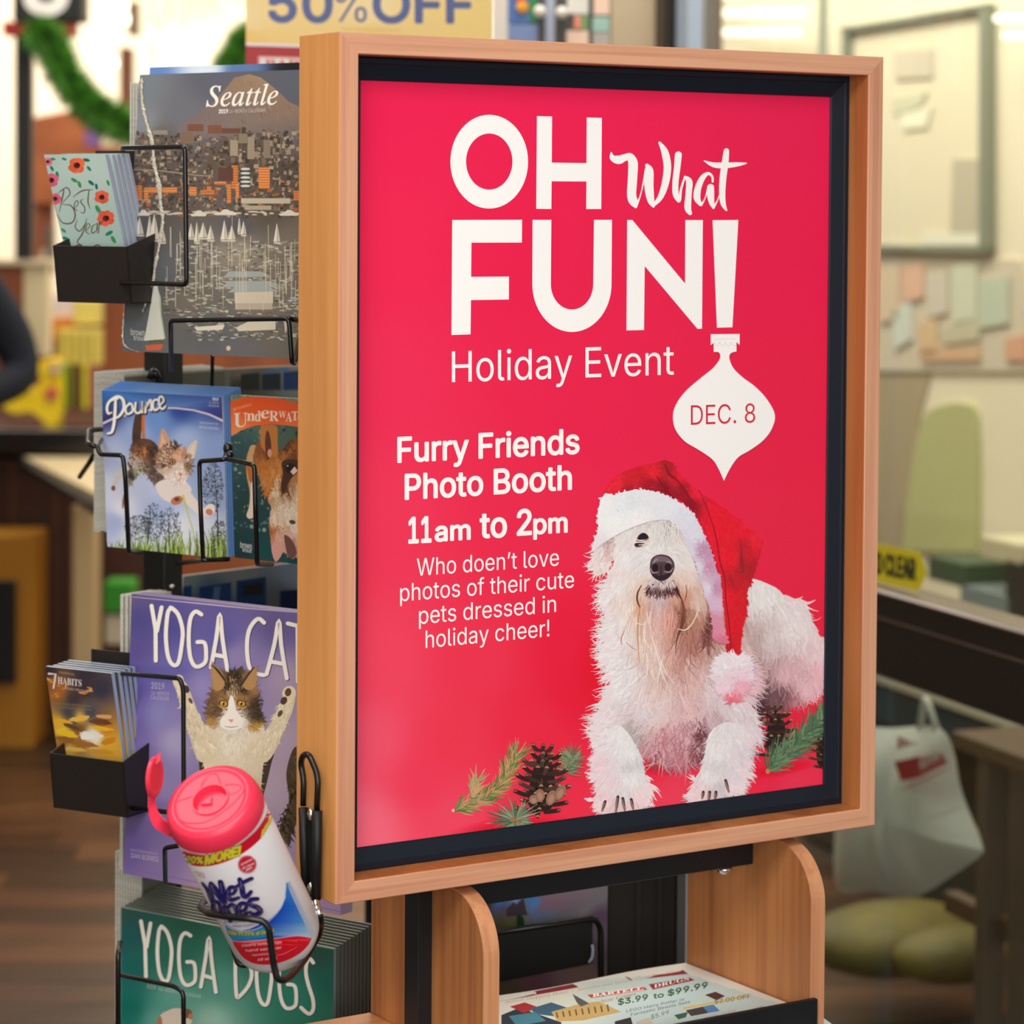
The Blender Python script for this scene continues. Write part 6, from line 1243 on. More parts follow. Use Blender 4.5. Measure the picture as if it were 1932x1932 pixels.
# ---- printed label wrapped on the body
class Wrap(Art):
    """ink on the canister's round side; same drawing calls"""
    def __init__(s, step=8e-6, lift=1.2e-4):
        s.lift, s.step = lift, step; s.v = []; s.c = []; s.f = []; s.n = 0; s.k = 0
    def hit(s, q):
        q = np.asarray(q, float); d = (RM @ np.stack([(q[:, 0] - CX) / FPX, np.ones(len(q)), -(q[:, 1] - CY) / FPX])).T
        w = CAM - CB; dp = d - (d @ CA)[:, None] * CA; wp = w - (w @ CA) * CA
        A = (dp ** 2).sum(1); B = 2 * dp @ wp; Cc = wp @ wp - R0 ** 2; disc = B * B - 4 * A * Cc
        ok = disc > 0; t = np.where(ok, (-B - np.sqrt(np.maximum(disc, 0))) / (2 * A), -B / (2 * A)); X = CAM + d * t[:, None]
        rad = (X - CB) - ((X - CB) @ CA)[:, None] * CA; rad /= np.linalg.norm(rad, axis=1, keepdims=True)
        return CB + ((X - CB) @ CA)[:, None] * CA + rad * R0, rad
    def put(s, q, faces, col, clip=True, st=None, lv=None, base=False):
        q = np.asarray(q, float); col = np.asarray(col, float)
        if col.ndim == 1: col = np.tile(col, (len(q), 1))
        T = []
        for fc in faces:
            for i in range(1, len(fc) - 1): T.append((fc[0], fc[i], fc[i + 1]))
        P = list(map(tuple, q)); C_ = list(map(tuple, col)); mid = {}
        def m(a, b):
            k = (min(a, b), max(a, b))
            if k not in mid: mid[k] = len(P); P.append(tuple((np.array(P[a]) + P[b]) / 2)); C_.append(tuple((np.array(C_[a]) + C_[b]) / 2))
            return mid[k]
        out = []; stk = [tuple(map(int, t)) for t in T]
        while stk:
            a, b, c = stk.pop(); e = [(math.dist(P[a], P[b]), 0), (math.dist(P[b], P[c]), 1), (math.dist(P[c], P[a]), 2)]; l, w = max(e)
            if l < 9: out.append((a, b, c)); continue
            if w == 0: k = m(a, b); stk += [(a, k, c), (k, b, c)]
            elif w == 1: k = m(b, c); stk += [(a, b, k), (a, k, c)]
            else: k = m(c, a); stk += [(a, b, k), (k, b, c)]
        X, rad = s.hit(np.array(P)); s.k += 1
        s.v.append(X + rad * (s.lift + s.k * s.step)); s.c.append(np.array(C_)); s.f += [tuple(i + s.n for i in t) for t in out]; s.n += len(P)
wa = Wrap()
WHd = (236, 236, 242)
def arc(pts, k=8): return [tuple(p) for p in catmull(pts, k)]
# red band with yellow type
b1 = arc([(338, 1601), (360, 1610), (400, 1613), (440, 1600), (478, 1572), (498, 1545), (508, 1518)]); b2 = arc([(515, 1540), (506, 1560), (486, 1588), (448, 1616), (405, 1632), (370, 1634), (346, 1626)])
wa.poly(b1 + b2, (222, 20, 50))
for tx, p0, p1, h in (('20%', (352, 1627), (382, 1629), 12), ('MORE!', (387, 1631), (452, 1613), 17), ('BONUS', (492, 1580), (511, 1549), 9)):
    wa.text(tx, p0, p1, h, (238, 226, 60), bold=.10, outline=(30, 34, 40) if tx != 'BONUS' else None, ow=.7, skew=.1 if tx != 'BONUS' else .5)
wa.blob(466, 1630, 17.5, 17, (222, 40, 70), n=30); wa.blob(466, 1630, 16.3, 15.8, (236, 200, 208), n=30); wa.blob(466, 1630, 15.6, 15.1, (222, 26, 56), n=30)
for tx, p0, p1, h in (("America's", (454, 1633), (479, 1620), 4.4), ('#1 Hand', (457, 1640), (478, 1630), 4.4), ('Wipe', (463, 1643.5), (475, 1637), 4.4)): wa.text(tx, p0, p1, h, (246, 220, 226), bold=.05)
wa.text('FRESH', (368, 1646), (386, 1650), 4.6, (224, 110, 110)); wa.text('SCENT', (374, 1652), (388.5, 1656.5), 4.6, (224, 110, 110))
# blue swoosh, pale band and the red foot panel
blue = lambda q: shepard([(540, 1664, (60, 150, 226)), (545, 1690, (40, 130, 226)), (520, 1700, (14, 86, 210)), (535, 1730, (10, 66, 204)), (560, 1740, (70, 150, 232)), (575, 1760, (150, 200, 240)), (500, 1745, (16, 70, 206)), (470, 1750, (20, 80, 206)), (530, 1760, (10, 60, 200)), (580, 1768, (206, 224, 244))], q)
bs = arc([(539, 1664), (537, 1690), (528, 1712), (512, 1730), (500, 1738)], 6) + [(470, 1752), (440, 1758), (440, 1775), (480, 1772), (520, 1768), (560, 1766), (585, 1768)] + arc([(584, 1766), (570, 1735), (556, 1705), (545, 1680), (540, 1664)], 6)
wa.poly(bs, None, cols=blue(np.array(bs)))
for i in range(26):
    t = i / 25; x, y = 541 + 44 * t, 1668 + 98 * t; wa.stroke([(x, y), (x + 5 + 4 * t, y - 6)], [2.2, .5], tuple(np.array((70, 150, 232)) * (1 - t) + np.array((190, 216, 244)) * t), 2, cap=False)
lb = arc([(424, 1740), (440, 1750), (460, 1755), (480, 1752), (500, 1744)], 5) + [(512, 1752), (508, 1766), (470, 1771), (440, 1773), (432, 1762)]
wa.poly(lb, (40, 152, 214)); wa.text('Kills 99.99% of Germs', (433, 1760), (516, 1756), 7, (226, 222, 60), bold=.06, outline=(20, 60, 90), ow=.6, arch=-5)
wa.stroke([(537, 1690), (528, 1712), (512, 1731), (490, 1748), (462, 1755), (440, 1751), (424, 1741)], [1.4] * 7, (222, 230, 240))
rd = arc([(440, 1774), (470, 1775), (500, 1772), (530, 1768), (560, 1765), (586, 1770)], 5) + arc([(580, 1782), (566, 1796), (545, 1808), (520, 1816), (498, 1818), (478, 1815), (462, 1806), (452, 1795), (444, 1783)], 5)
wa.poly(rd, (222, 24, 44)); wa.stroke([(440, 1773.5), (470, 1774.5), (500, 1771.5), (530, 1767.5), (560, 1764.5), (586, 1769)], 1.3, (240, 190, 206))
for tx, p0, p1, h in (('cleans better than', (457, 1784), (530, 1778), 5), ('hand sanitizer', (465, 1793.5), (530, 1788), 5), ('hypoallergenic', (477, 1801), (520, 1797), 3.4), ('48 wipes', (487, 1810.5), (522, 1807), 5)): wa.text(tx, p0, p1, h, (244, 206, 212), bold=.03)
wa.stroke([(520, 1800), (535, 1797), (558, 1785)], [.6, 1.6, .6], (244, 120, 130), 4)
NV, HL = (36, 32, 112), (120, 120, 190)
def brush(pts, w):
    w = [k * 1.12 for k in w]
    wa.stroke([(x + .9, y + 1.2) for x, y in pts], [k + 1.6 for k in w] if hasattr(w, '__len__') else w + 1.6, (110, 90, 120), 4); wa.stroke(pts, w, NV, 4)
for p, w in (([(383, 1663), (392, 1675), (399, 1690), (404, 1702)], [3, 5, 7, 6]), ([(399, 1664), (412, 1682), (424, 1698)], [7, 10, 9]), ([(416, 1661), (421, 1680), (424, 1698)], [8, 9, 8]), ([(404, 1700), (400, 1680), (398, 1668)], [4, 6, 6]),
             ([(429, 1684), (440, 1682), (444, 1672), (434, 1671), (430, 1684), (436, 1694), (450, 1690)], [4, 4.4, 5.4, 6, 7, 6.4, 4]), ([(451, 1656), (455, 1670), (458, 1685), (464, 1688), (472, 1679)], [7, 8, 8, 6.4, 5]), ([(444, 1670), (458, 1661), (473, 1654)], [4, 5.4, 5]),
             ([(404, 1698), (404, 1712), (412, 1724), (419, 1720), (414, 1700), (405, 1697)], [5, 6.4, 7, 6.4, 5, 5]), ([(425, 1707), (432, 1720), (436, 1732)], [7, 8, 7]), ([(428, 1712), (436, 1703), (444, 1708), (450, 1726)], [4, 5.4, 7, 7]),
             ([(449, 1716), (461, 1713), (464, 1702), (454, 1701), (449, 1713), (456, 1725), (466, 1718)], [4, 4.6, 5.4, 6, 7.4, 6.6, 4.4]), ([(484, 1692), (472, 1694), (470, 1702), (484, 1708), (490, 1716), (480, 1722), (471, 1717)], [5.4, 6.4, 6.6, 7.4, 7.4, 6.6, 4.4])): brush(p, w)
for p in ([(400, 1666), (412, 1684)], [(418, 1664), (422, 1684)], [(432, 1676), (431, 1686)], [(454, 1660), (457, 1676)], [(428, 1711), (433, 1722)], [(440, 1705), (447, 1718)], [(452, 1706), (452, 1716)], [(474, 1700), (485, 1707)]): wa.stroke([(x - 1, y - .6) for x, y in p], [1.6, .8], HL, 2)
wa.text('ANTIBACTERIAL', (425, 1738), (493.5, 1728.5), 5, (70, 70, 120), arch=-3); wa.text('HAND WIPES', (441, 1745.5), (480, 1742), 4, (80, 80, 130), arch=-1.5)
wa.blob(495, 1716, 1.6, 1.6, (150, 150, 170))
o = link('label_print', np.vstack(wa.v), wa.f, vcmat('canister_label', rough=.34, spec=.5, coat=.15), can, smooth=True, ink=np.vstack(wa.c))

# ================================================================== the store around it
def hor(D, lat, z): return np.array([CAM[0], CAM[1], 0]) + FW * D + RT * lat + UP * z
def quadbox(P, U_, V_, a, b, c, ch=0.): return MB().obox(P, U_, V_, UP, a, b, c, ch)
CREAM = mat('cream_wall', (236, 222, 198), rough=.8, noise=.03, nscale=3)
# floor: dark planks laid across the aisle, single boards where they can be told apart
fl = MB().obox(hor(-3, -7, -.06), RT, FW, UP, 16, 17, .05).obj('floor', mat('floor_base', (60, 42, 30), rough=.6)); tag(fl, kind='structure')
PLM = [wood('floor_plank_%d' % k, c, tuple(int(v * .72) for v in c), 'x', rough=.38, freq=24, warp=1.2) for k, c in enumerate(((96, 60, 34), (78, 48, 26), (108, 70, 40), (64, 40, 22)))]
r = random.Random(12); D_ = 4.6; first = {}
fo = fl['_o']
while D_ < 10.2:
    lat = -2.4 - r.random()
    while lat < .2:
        L_ = r.uniform(1.0, 1.6); MB().obox(hor(D_, lat, -.0095), RT, FW, UP, L_ - .004, .146, .0095, .001).obj('plank', r.choice(PLM), fl); lat += L_
    D_ += .15
tag(MB().obox(hor(-3, -7, 3.2), RT, FW, UP, 16, 17, .06).obj('ceiling', mat('ceiling_tiles', (232, 224, 208), rough=.9)), kind='structure')
tag(MB().obox(hor(13, -7, 0), RT, FW, UP, 16, .1, 3.2).obj('wall_back', CREAM), kind='structure')
tag(MB().obox(hor(-3, -7.1, 0), RT, FW, UP, .1, 16, 3.2).obj('wall_left', CREAM), kind='structure')
def slab(name, px0, py0, px1, py1, D, dep, m, parent=None, yaw=0., ch=.002, floor=False):
    """solid block whose near face stands D metres off and covers the given extent"""
    a = at(px0, py1, D); b = at(px1, py1, D); c = at(px0, py0, D)
    w_ = (b - a) @ RT; h_ = c[2] - a[2]; u = RT * math.cos(yaw) + FW * math.sin(yaw); v_ = FW * math.cos(yaw) - RT * math.sin(yaw)
    if floor: h_ += a[2]; a = np.array([a[0], a[1], 0.])
    return MB().obox(a, u, v_, UP, w_, dep, h_, ch).obj(name, m, parent)
def item(name, label, cat, px0, py0, px1, py1, D, dep, m, part='body', yaw=0., group=None, floor=False, ch=.002):
    b = at((px0 + px1) / 2, py1, D + dep / 2)
    if floor: b[2] = 0
    g = thing(name, label, cat, b, group); slab(part, px0, py0, px1, py1, D, dep, m, g, yaw, ch, floor); return g
BRN = wood('brown_store_panel', (150, 82, 44), (116, 60, 30), 'z', freq=12, warp=.8, rough=.6); DBR = mat('dark_brown_laminate', (70, 38, 24), rough=.55, noise=.1, nscale=6); BKT = mat('black_counter', (30, 28, 26), rough=.16, spec=.6)
BEI = mat('beige_paint', (200, 182, 150), rough=.5); DK = mat('near_black', (22, 20, 20), rough=.5)
# ---- far left: checkout lane
tag(MB().obox(hor(9.9, -3.2, 0), RT, FW, UP, 2.75, .12, 1.24).obj('trim_1', BRN), kind='structure')      # brown wainscot wall behind the lane
g = thing('checkout_counter', 'dark checkout counter with a glossy black top at the far left', 'counter', hor(8.3, -1.5, 0))
slab('cabinet', -500, 862, 130, 1330, 8.2, .7, DBR, g, floor=True); slab('worktop', -520, 806, 182, 852, 8.05, .95, BKT, g, ch=.004)
for x in (18, 98): slab('seam_or_highlight', x, 870, x + 10, 1300, 8.19, .02, mat('brown_edge', (92, 56, 36), rough=.5), g)
g = thing('belt_counter', 'beige topped side counter on a pale post beside the checkout', 'counter', hor(7.7, -1.1, 0))
a, b, c, d = at(45, 862, 8.0), at(190, 862, 8.0), at(260, 960, 7.2), at(185, 936, 7.2); z_ = a[2]
for q in (a, b, c, d): q[2] = z_
MB().prism([a, b, atz(300, 985, z_), atz(182, 932, z_)], UP * .0 - UP * .03).obj('belt_top', mat('beige_belt', (196, 178, 140), rough=.5), g)
MB().tube([a - UP * .02, atz(182, 932, z_) - UP * .035, atz(300, 985, z_) - UP * .035], .02, 0, 6).obj('edge_strip', DK, g)
slab('leg', 137, 955, 178, 1330, 8.0, .12, mat('pale_post', (196, 172, 128), rough=.6), g, floor=True)
slab('back_board', 180, 870, 330, 1330, 8.4, .05, DBR, g, floor=True)
g = item('display_bin', 'dull yellow floor bin with a black front panel by the checkout', 'bin', -60, 1012, 62, 1330, 7.9, .25, mat('ochre_bin', (176, 120, 30), rough=.6), floor=True); slab('front_panel', -60, 1095, 30, 1290, 7.88, .018, DK, g)
item('tote', 'white and green shopping tote under the side counter', 'bag', 196, 1100, 250, 1155, 7.6, .12, mat('green_tote', (50, 140, 36), rough=.7)); item('tote', 'crumpled white bag below the green tote', 'bag', 198, 1160, 260, 1215, 7.62, .12, mat('white_bag', (196, 186, 160), rough=.7))
g = thing('lane_sign', 'black lane number sign on a tall black post over the checkout', 'sign', hor(7.6, -1.35, 0))
slab('post', 28, 40, 59, 490, 7.6, .05, DK, g); slab('sign_box', 24, -110, 156, 40, 7.5, .12, DK, g, ch=.006); slab('red_base', 5, 40, 138, 66, 7.52, .1, mat('red_sign_base', (160, 34, 24), rough=.5), g)
sa = Art(at(24, 40, 7.499), RT, UP, (at(156, 40, 7.5) - at(24, 40, 7.5)) @ RT, at(24, -110, 7.5)[2] - at(24, 40, 7.5)[2], cell=.01); sa.text('3', (50, 22), (124, 22), 112, (236, 232, 226), bold=.06); sa.build('numeral', INK, g)
# counter goods
g = thing('divider', 'cream and brown divider panel under the black sign post', 'panel', hor(7.65, -1.35, 0)); slab('cream_panel', 44, 490, 90, 672, 7.62, .08, mat('cream_panel', (214, 198, 160), rough=.6), g); slab('brown_panel', -90, 500, 43, 610, 7.62, .07, BRN, g); slab('support', -90, 610, -60, 1330, 7.62, .07, BRN, g, floor=True); slab('cap', -92, 489, 93, 500, 7.6, .1, BEI, g)
item('notice', 'white notice sheet beside the cream divider', 'notice', 92, 560, 142, 628, 8.55, .02, mat('white_sheet', (206, 198, 190), rough=.7))
item('gum_box', 'orange box behind the lighter display', 'box', 96, 600, 140, 640, 8.45, .1, mat('orange_box', (214, 130, 40), rough=.5)); item('carton', 'pale yellow carton on the lighter display', 'box', 138, 566, 186, 612, 8.4, .1, mat('pale_yellow_carton', (210, 190, 96), rough=.5))
g = item('lighter_display', 'yellow display box holding green and brown sticks on the checkout', 'box', 108, 622, 184, 690, 8.35, .12, mat('yellow_display', (206, 186, 84), rough=.5))
for k, c in enumerate(((110, 176, 40), (112, 110, 30), (84, 62, 30), (200, 184, 40), (150, 90, 80))): slab('stick', 113 + k * 14, 686, 124 + k * 14, 772, 8.34, .06, mat('stick_%d' % k, c, rough=.5), g)
for k in range(5): slab('slot', 112 + k * 15, 628, 114 + k * 15, 686, 8.345, .02, mat('olive_slot', (120, 104, 40), rough=.6), g)
g = thing('gift_basket', 'bright yellow wrapped packages on the black checkout top', 'package', at(60, 800, 8.3))
YEL = mat('bright_yellow', (240, 206, 30), rough=.45, bump=.3, bscale=20)
r = random.Random(3)
def lump(pxs, D, m, nm, par, dep=.12):
    P = [at(x, y, D) for x, y in catmull(pxs, 4, True)]; MB().prism(P, FW * dep).obj(nm, m, par)
lump([(8, 770), (4, 745), (30, 728), (60, 735), (78, 715), (66, 690), (88, 678), (108, 690), (110, 790), (90, 800), (60, 778), (30, 780)], 8.25, YEL, 'yellow_wrap', g)
lump([(48, 742), (62, 715), (60, 695), (48, 700), (44, 725)], 8.24, mat('rose_sheet', (196, 160, 120), rough=.5), 'gift_tag', g, .01); lump([(86, 735), (96, 730), (108, 735), (108, 750), (92, 754), (84, 748)], 8.24, mat('rose_label', (196, 96, 74), rough=.5), 'round_label', g, .01); lump([(92, 690), (104, 682), (118, 690), (112, 706), (96, 706)], 8.23, mat('pale_ribbon', (200, 170, 120), rough=.5), 'ribbon', g, .02)
item('bottle', 'dark bottle on the counter behind the planner pocket', 'bottle', 84, 425, 100, 520, 8.6, .06, mat('dark_bottle', (96, 80, 66), rough=.4)); 
# brown gable board, small boxes on it
g = thing('gable_board', 'orange brown wooden gable board behind the black post', 'panel', at(120, 380, 9.2))
lump([(60, 226), (150, 205), (174, 240), (240, 300), (240, 382), (60, 382)], 9.2, wood('orange_brown_board', (178, 100, 52), (150, 80, 38), 'x', freq=10, warp=1), 'board', g, .1) if False else MB().prism([at(x, y, 9.2) for x, y in ((60, 222), (148, 205), (180, 250), (246, 290), (246, 384), (60, 384))], FW * .1).obj('board', wood('orange_brown_board', (178, 100, 52), (150, 80, 38), 'x', freq=10, warp=1), g)
slab('support', 62, 384, 76, 560, 9.22, .06, BRN, g); slab('lower_board', 74, 384, 100, 470, 9.24, .05, BRN, g)
item('trading_card_box', 'small violet and pink box on the gable board', 'box', 160, 234, 190, 276, 9.0, .06, mat('violet_box', (120, 80, 140), rough=.5)); item('jar', 'cream jar beside the violet box', 'jar', 191, 240, 224, 276, 9.0, .06, mat('cream_jar', (232, 214, 180), rough=.5))
item('column', 'dark brown wall column behind the garland', 'column', 225, 88, 244, 205, 10.5, .15, BRN)
item('lamp_housing', 'black hanging lamp housing near the lane lights', 'lamp', 240, 2, 258, 66, 9.5, .1, mat('lamp_brown', (110, 90, 62), rough=.5))
for x0_, y0_, x1_, y1_, D_, lb in ((196, 4, 238, 17, 9.3, 'upper glowing ceiling strip over the checkout'), (196, 26, 240, 43, 9.3, 'lower glowing ceiling strip over the checkout'), (208, 112, 218, 124, 9.0, 'small round glowing lamp above the garland'), (0, 2, 8, 12, 9.3, 'glowing lamp at the corner beside the lane sign')):
    item('light_or_reflection', lb, 'light', x0_, y0_, x1_, y1_, D_, .03, mat('lamp_glow', (255, 246, 226), emit=(255, 244, 220), estr=4.5), part='lamp')
g = thing('wall_letters', 'tan raised letter strokes high on the cream back wall', 'sign', at(360, 60, 12.9))
TAN = mat('tan_letters', (206, 180, 142), rough=.7); TBR = mat('rose_brown_letters', (196, 160, 136), rough=.7)
for k, (pp, w_, m_) in enumerate((([(262, -30), (261, 20), (260, 70)], 6, TAN), ([(286, -30), (286, 44)], 9, TAN), ([(318, -30), (319, 36)], 10, TBR), ([(303, 30), (300, 60)], 6, TAN), ([(286, 76), (290, 116)], 10, TAN), ([(338, -30), (352, 50)], 7, TAN), ([(366, -30), (362, 20)], 9, TAN), ([(384, -20), (384, 40)], 7, TAN), ([(396, -10), (404, 6), (414, 26)], 10, TBR), ([(448, -20), (462, 18)], 8, TAN), ([(425, -30), (432, -4)], 10, TBR))):
    P = [at(x, y, 12.9) for x, y in pp]; MB().tube(P, w_ / 2 / 5200 * 12.9, 0, 8, flat=.6).obj('letter_stroke', m_, g)
# ---- garlands
def garland(label, path, D, rr, seed):
    g = thing('garland', label, 'garland', at(*path[-1], D)); Q = catmull([at(x, y, D) for x, y in path], 8)
    MB().tube(Q, rr * .34, 0, 8).obj('core', mat('garland_core', (36, 70, 24), rough=.9), g); r_ = np.random.default_rng(seed); v = []; f = []
    for _ in range(5200):
        i = r_.integers(0, len(Q) - 1); p = Q[i] + (Q[i + 1] - Q[i]) * r_.random(); d = r_.normal(size=3); d /= np.linalg.norm(d); L_ = rr * r_.uniform(.8, 1.45); s_ = np.cross(d, FW); s_ /= np.linalg.norm(s_) + 1e-9
        k = len(v); v += [p + s_ * .0045, p - s_ * .0045, p + d * L_]; f.append((k, k + 1, k + 2))
    tag(link('needles', v, f, mat('garland_green', (66, 120, 34), rough=.7, noise=.35, nscale=30), g), kind='stuff')
garland('green tinsel garland draped down from the lane sign', [(74, 62), (96, 84), (112, 120), (135, 158), (160, 192), (190, 214), (222, 232), (262, 250)], 7.4, .052, 1)
garland('green tinsel garland behind the yellow discount sign', [(470, 75), (462, 100), (448, 120), (436, 140)], 7.6, .055, 2)
# ---- discount sign on its post
g = thing('discount_sign', 'yellow and red percent off sale sign behind the calendars', 'sign', hor(3.75, -.2, 0))
PS = at(463, 330, 3.75); WS_ = (at(926, 330, 3.75) - PS) @ RT; HS_ = 1.93 - PS[2]
YW_ = math.radians(3); us = RT * math.cos(YW_) + FW * math.sin(YW_); vs_ = FW * math.cos(YW_) - RT * math.sin(YW_)
HS_ = at(463, -260, 3.75)[2] - PS[2]
MB().obox(PS + vs_ * .0005, us, vs_, UP, WS_, .004, HS_, .0005).obj('board', mat('sign_board', (236, 232, 220), rough=.5), g)
MB().obox(np.array([*(PS + us * WS_ * .5 + vs_ * .006)[:2], 0.]), us, vs_, UP, .03, .03, PS[2] + HS_ * .8, .002).obj('post', BLKM, g)
sa = Art(PS, us, UP, WS_, HS_, cell=.004)
sa.sheet(lambda q: shepard([(463, 76, (240, 196, 104)), (700, 76, (240, 200, 112)), (470, 40, (244, 218, 158)), (900, 60, (244, 212, 130)), (700, 20, (246, 222, 166)), (900, -100, (244, 214, 140)), (500, -200, (246, 220, 160))], q), 20, 40)
sa.poly([(462, 85), (926, 100), (926, 340), (462, 340)], (176, 40, 48)); sa.poly([(462, 80.5), (926, 96), (926, 101), (462, 86)], (240, 232, 236))
sa.poly([(487, 105.5), (660, 111), (660, 170), (487, 170)], (226, 160, 156)); sa.poly([(490.5, 108.5), (656, 114), (656, 166), (490.5, 166)], (240, 228, 224)); sa.text('BARTELL', (500, 126.5), (652, 129), 14.5, (212, 84, 54), style='serifb', bold=.02)
NVB = (84, 98, 150)
sa.text('50', (509, 39.5), (625, 40.5), 66, NVB, bold=.05); sa.text('%', (632, 41), (692, 41), 64, NVB, bold=.0); sa.text('OFF', (706, 41), (889, 42), 66, NVB, bold=.05)
sa.text('Regular retail price. Everyday low price.', (645, 56), (757, 59), 4, (186, 168, 120)); sa.build('sign_print', INK, g)
# ---- cards and beige column at the top centre
R_ = thing('card_rack', 'white wire gift card rack above the poster frame', 'rack', hor(4.8, .1, 0))
slab('upright', 1026, -60, 1044, 420, 4.78, .03, mat('pale_blue_steel', (170, 178, 198), rough=.4), R_, floor=True); slab('back_panel', 960, -60, 1150, 300, 4.95, .03, mat('grey_rack_back', (82, 80, 76), rough=.6), R_)
for x, y in ((1018, 22), (1060, 24)): MB().sphere(at(x, y, 4.7), .011, 12).tube([at(x, y, 4.7), at(x, y, 4.95)], .004, 0, 6).obj('peg', mat('white_knob', (236, 228, 216), rough=.3), R_, smooth=True)
for n_i, (x0_, y0_, x1_, y1_, c, lb) in enumerate(((928, -60, 957, 140, (226, 216, 204), 'white card strip beside the yellow sale sign'), (958, -60, 1014, 44, (70, 112, 180), 'blue gift card with an orange and green picture'), (958, 46, 1014, 130, (120, 140, 188), 'pale blue gift card below the blue one'),
        (1070, -60, 1110, 26, (226, 222, 212), 'white gift card right of the pegs'), (1082, 28, 1110, 56, (110, 150, 90), 'green and pink gift card'), (1068, 58, 1110, 130, (236, 200, 176), 'peach gift card above the frame'), (1120, -60, 1150, 28, (242, 206, 180), 'peach card next to the beige column'), (1118, 32, 1150, 60, (154, 192, 178), 'mint green card next to the beige column'), (1118, 62, 1150, 130, (176, 166, 156), 'grey card under the mint one'))):
    g = item('gift_card', lb, 'card', x0_, y0_, x1_, y1_, 4.72, .004, mat('card_%d' % n_i, c, rough=.4), part='card', ch=.0006)
    if n_i == 1:
        MB().sphere(at(986, 14, 4.715), .013, 14, (1, .2, .8)).obj('orange_spot', mat('card_orange', (244, 170, 60), rough=.4), g, smooth=True); MB().sphere(at(984, -2, 4.716), .013, 14, (1, .15, .6)).obj('red_spot', mat('card_red', (206, 70, 50), rough=.4), g, smooth=True); slab('green_patch', 998, -60, 1013, 42, 4.718, .003, mat('card_green', (40, 130, 50), rough=.4), g)
    if n_i == 4: slab('pink_patch', 1083, 30, 1096, 55, 4.718, .003, mat('card_pink', (236, 140, 120), rough=.4), g)
# ---- storefront: glass door line running back from right
GA, GB = at(1655, 400, 4.35), at(1932, 400, 3.92); GA[2] = GB[2] = 0
gd = (GA - GB) / np.linalg.norm(GA - GB); gn = np.array([-gd[1], gd[0], 0.]); gn = gn if gn @ (CAM - GA) > 0 else -gn
def onv(px, py, O, n): d = ray(px, py); return CAM + d * (((O - CAM) @ n) / (d @ n))
GL = bpy.data.materials.new('door_glass'); GL.use_nodes = True; nt = GL.node_tree; nt.nodes.clear()
o_ = nt.nodes.new('ShaderNodeOutputMaterial'); mx = nt.nodes.new('ShaderNodeMixShader'); tr = nt.nodes.new('ShaderNodeBsdfTransparent'); gl = nt.nodes.new('ShaderNodeBsdfGlossy'); fr = nt.nodes.new('ShaderNodeFresnel')
tr.inputs[0].default_value = (.92, .95, .93, 1); gl.inputs['Roughness'].default_value = .02; fr.inputs[0].default_value = 1.45
ge = nt.nodes.new('ShaderNodeNewGeometry'); ma = nt.nodes.new('ShaderNodeMath'); ma.operation = 'SUBTRACT'; ma.inputs[0].default_value = 1.0; mu = nt.nodes.new('ShaderNodeMath'); mu.operation = 'MULTIPLY'
nt.links.new(ge.outputs['Backfacing'], ma.inputs[1]); nt.links.new(ma.outputs[0], mu.inputs[0]); nt.links.new(fr.outputs[0], mu.inputs[1]); nt.links.new(mu.outputs[0], mx.inputs[0]); nt.links.new(tr.outputs[0], mx.inputs[1]); nt.links.new(gl.outputs[0], mx.inputs[2]); nt.links.new(mx.outputs[0], o_.inputs[0])
ALU = mat('dark_bronze_aluminium', (34, 30, 28), rough=.35, metal=.3); ALG = mat('grey_aluminium', (112, 98, 88), rough=.3, metal=.5)
pL = onv(1300, 400, GA, gn); pL[2] = 0; pR = GB - gd * 1.2; LW = np.linalg.norm(pL - pR)
door = MB().obox(pR - gn * .003, gd, gn, UP, LW, .006, 2.5).obj('door_1', GL); tag(door, 'glass entrance door pane with a black push rail beside the poster frame', None, None, 'structure'); 
def drail(name, ztop, zbot, m, th=.05, off=0.):
    return MB().obox(np.array([*(pR + gn * (off - th / 2))[:2], zbot]), gd, gn, UP, LW, th, ztop - zbot, .004).obj(name, m, door)
zr1 = onv(1655, 1106, GA, gn)[2]; zr2 = onv(1655, 1262, GA, gn)[2]
drail('push_rail', zr1, zr2, ALU, .06); drail('rail_lip', zr1 + .006, zr1 - .004, ALG, .07); zr3 = onv(1655, 1152, GA, gn)[2]; drail('rail_groove', zr3 + .002, zr3 - .002, ALG, .064)
for x0_, x1_, m_, nm in ((1275, 1284, ALG, 'stile_trim'), (1284, 1300, ALU, 'stile')):
    a = onv(x0_, 400, GA, gn); b = onv(x1_, 400, GA, gn); a[2] = b[2] = 0; MB().obox(b, (a - b) / np.linalg.norm(a - b), gn, UP, np.linalg.norm(a - b), .04, 2.6, .002).obj(nm, m_, door)
a = onv(1300, 400, GA, gn); b = onv(1324, 400, GA, gn); a[2] = b[2] = 0; MB().obox(b, (a - b) / np.linalg.norm(a - b), gn, UP, np.linalg.norm(a - b), .03, 2.6, .002).obj('glazing_bead', mat('blue_white_bead', (176, 190, 208), rough=.4), door)
tag(slab('trim_2', 1150, -200, 1234, 420, 5.25, .2, BEI, floor=True), kind='structure'); tag(slab('trim_3', 1242, -200, 1272, 420, 5.2, .2, BEI, floor=True), kind='structure'); tag(slab('trim_4', 1233, -200, 1243, 420, 5.3, .1, mat('dark_joint', (60, 52, 40), rough=.7), floor=True), kind='structure')  # last one is the dark strip between the beige uprights
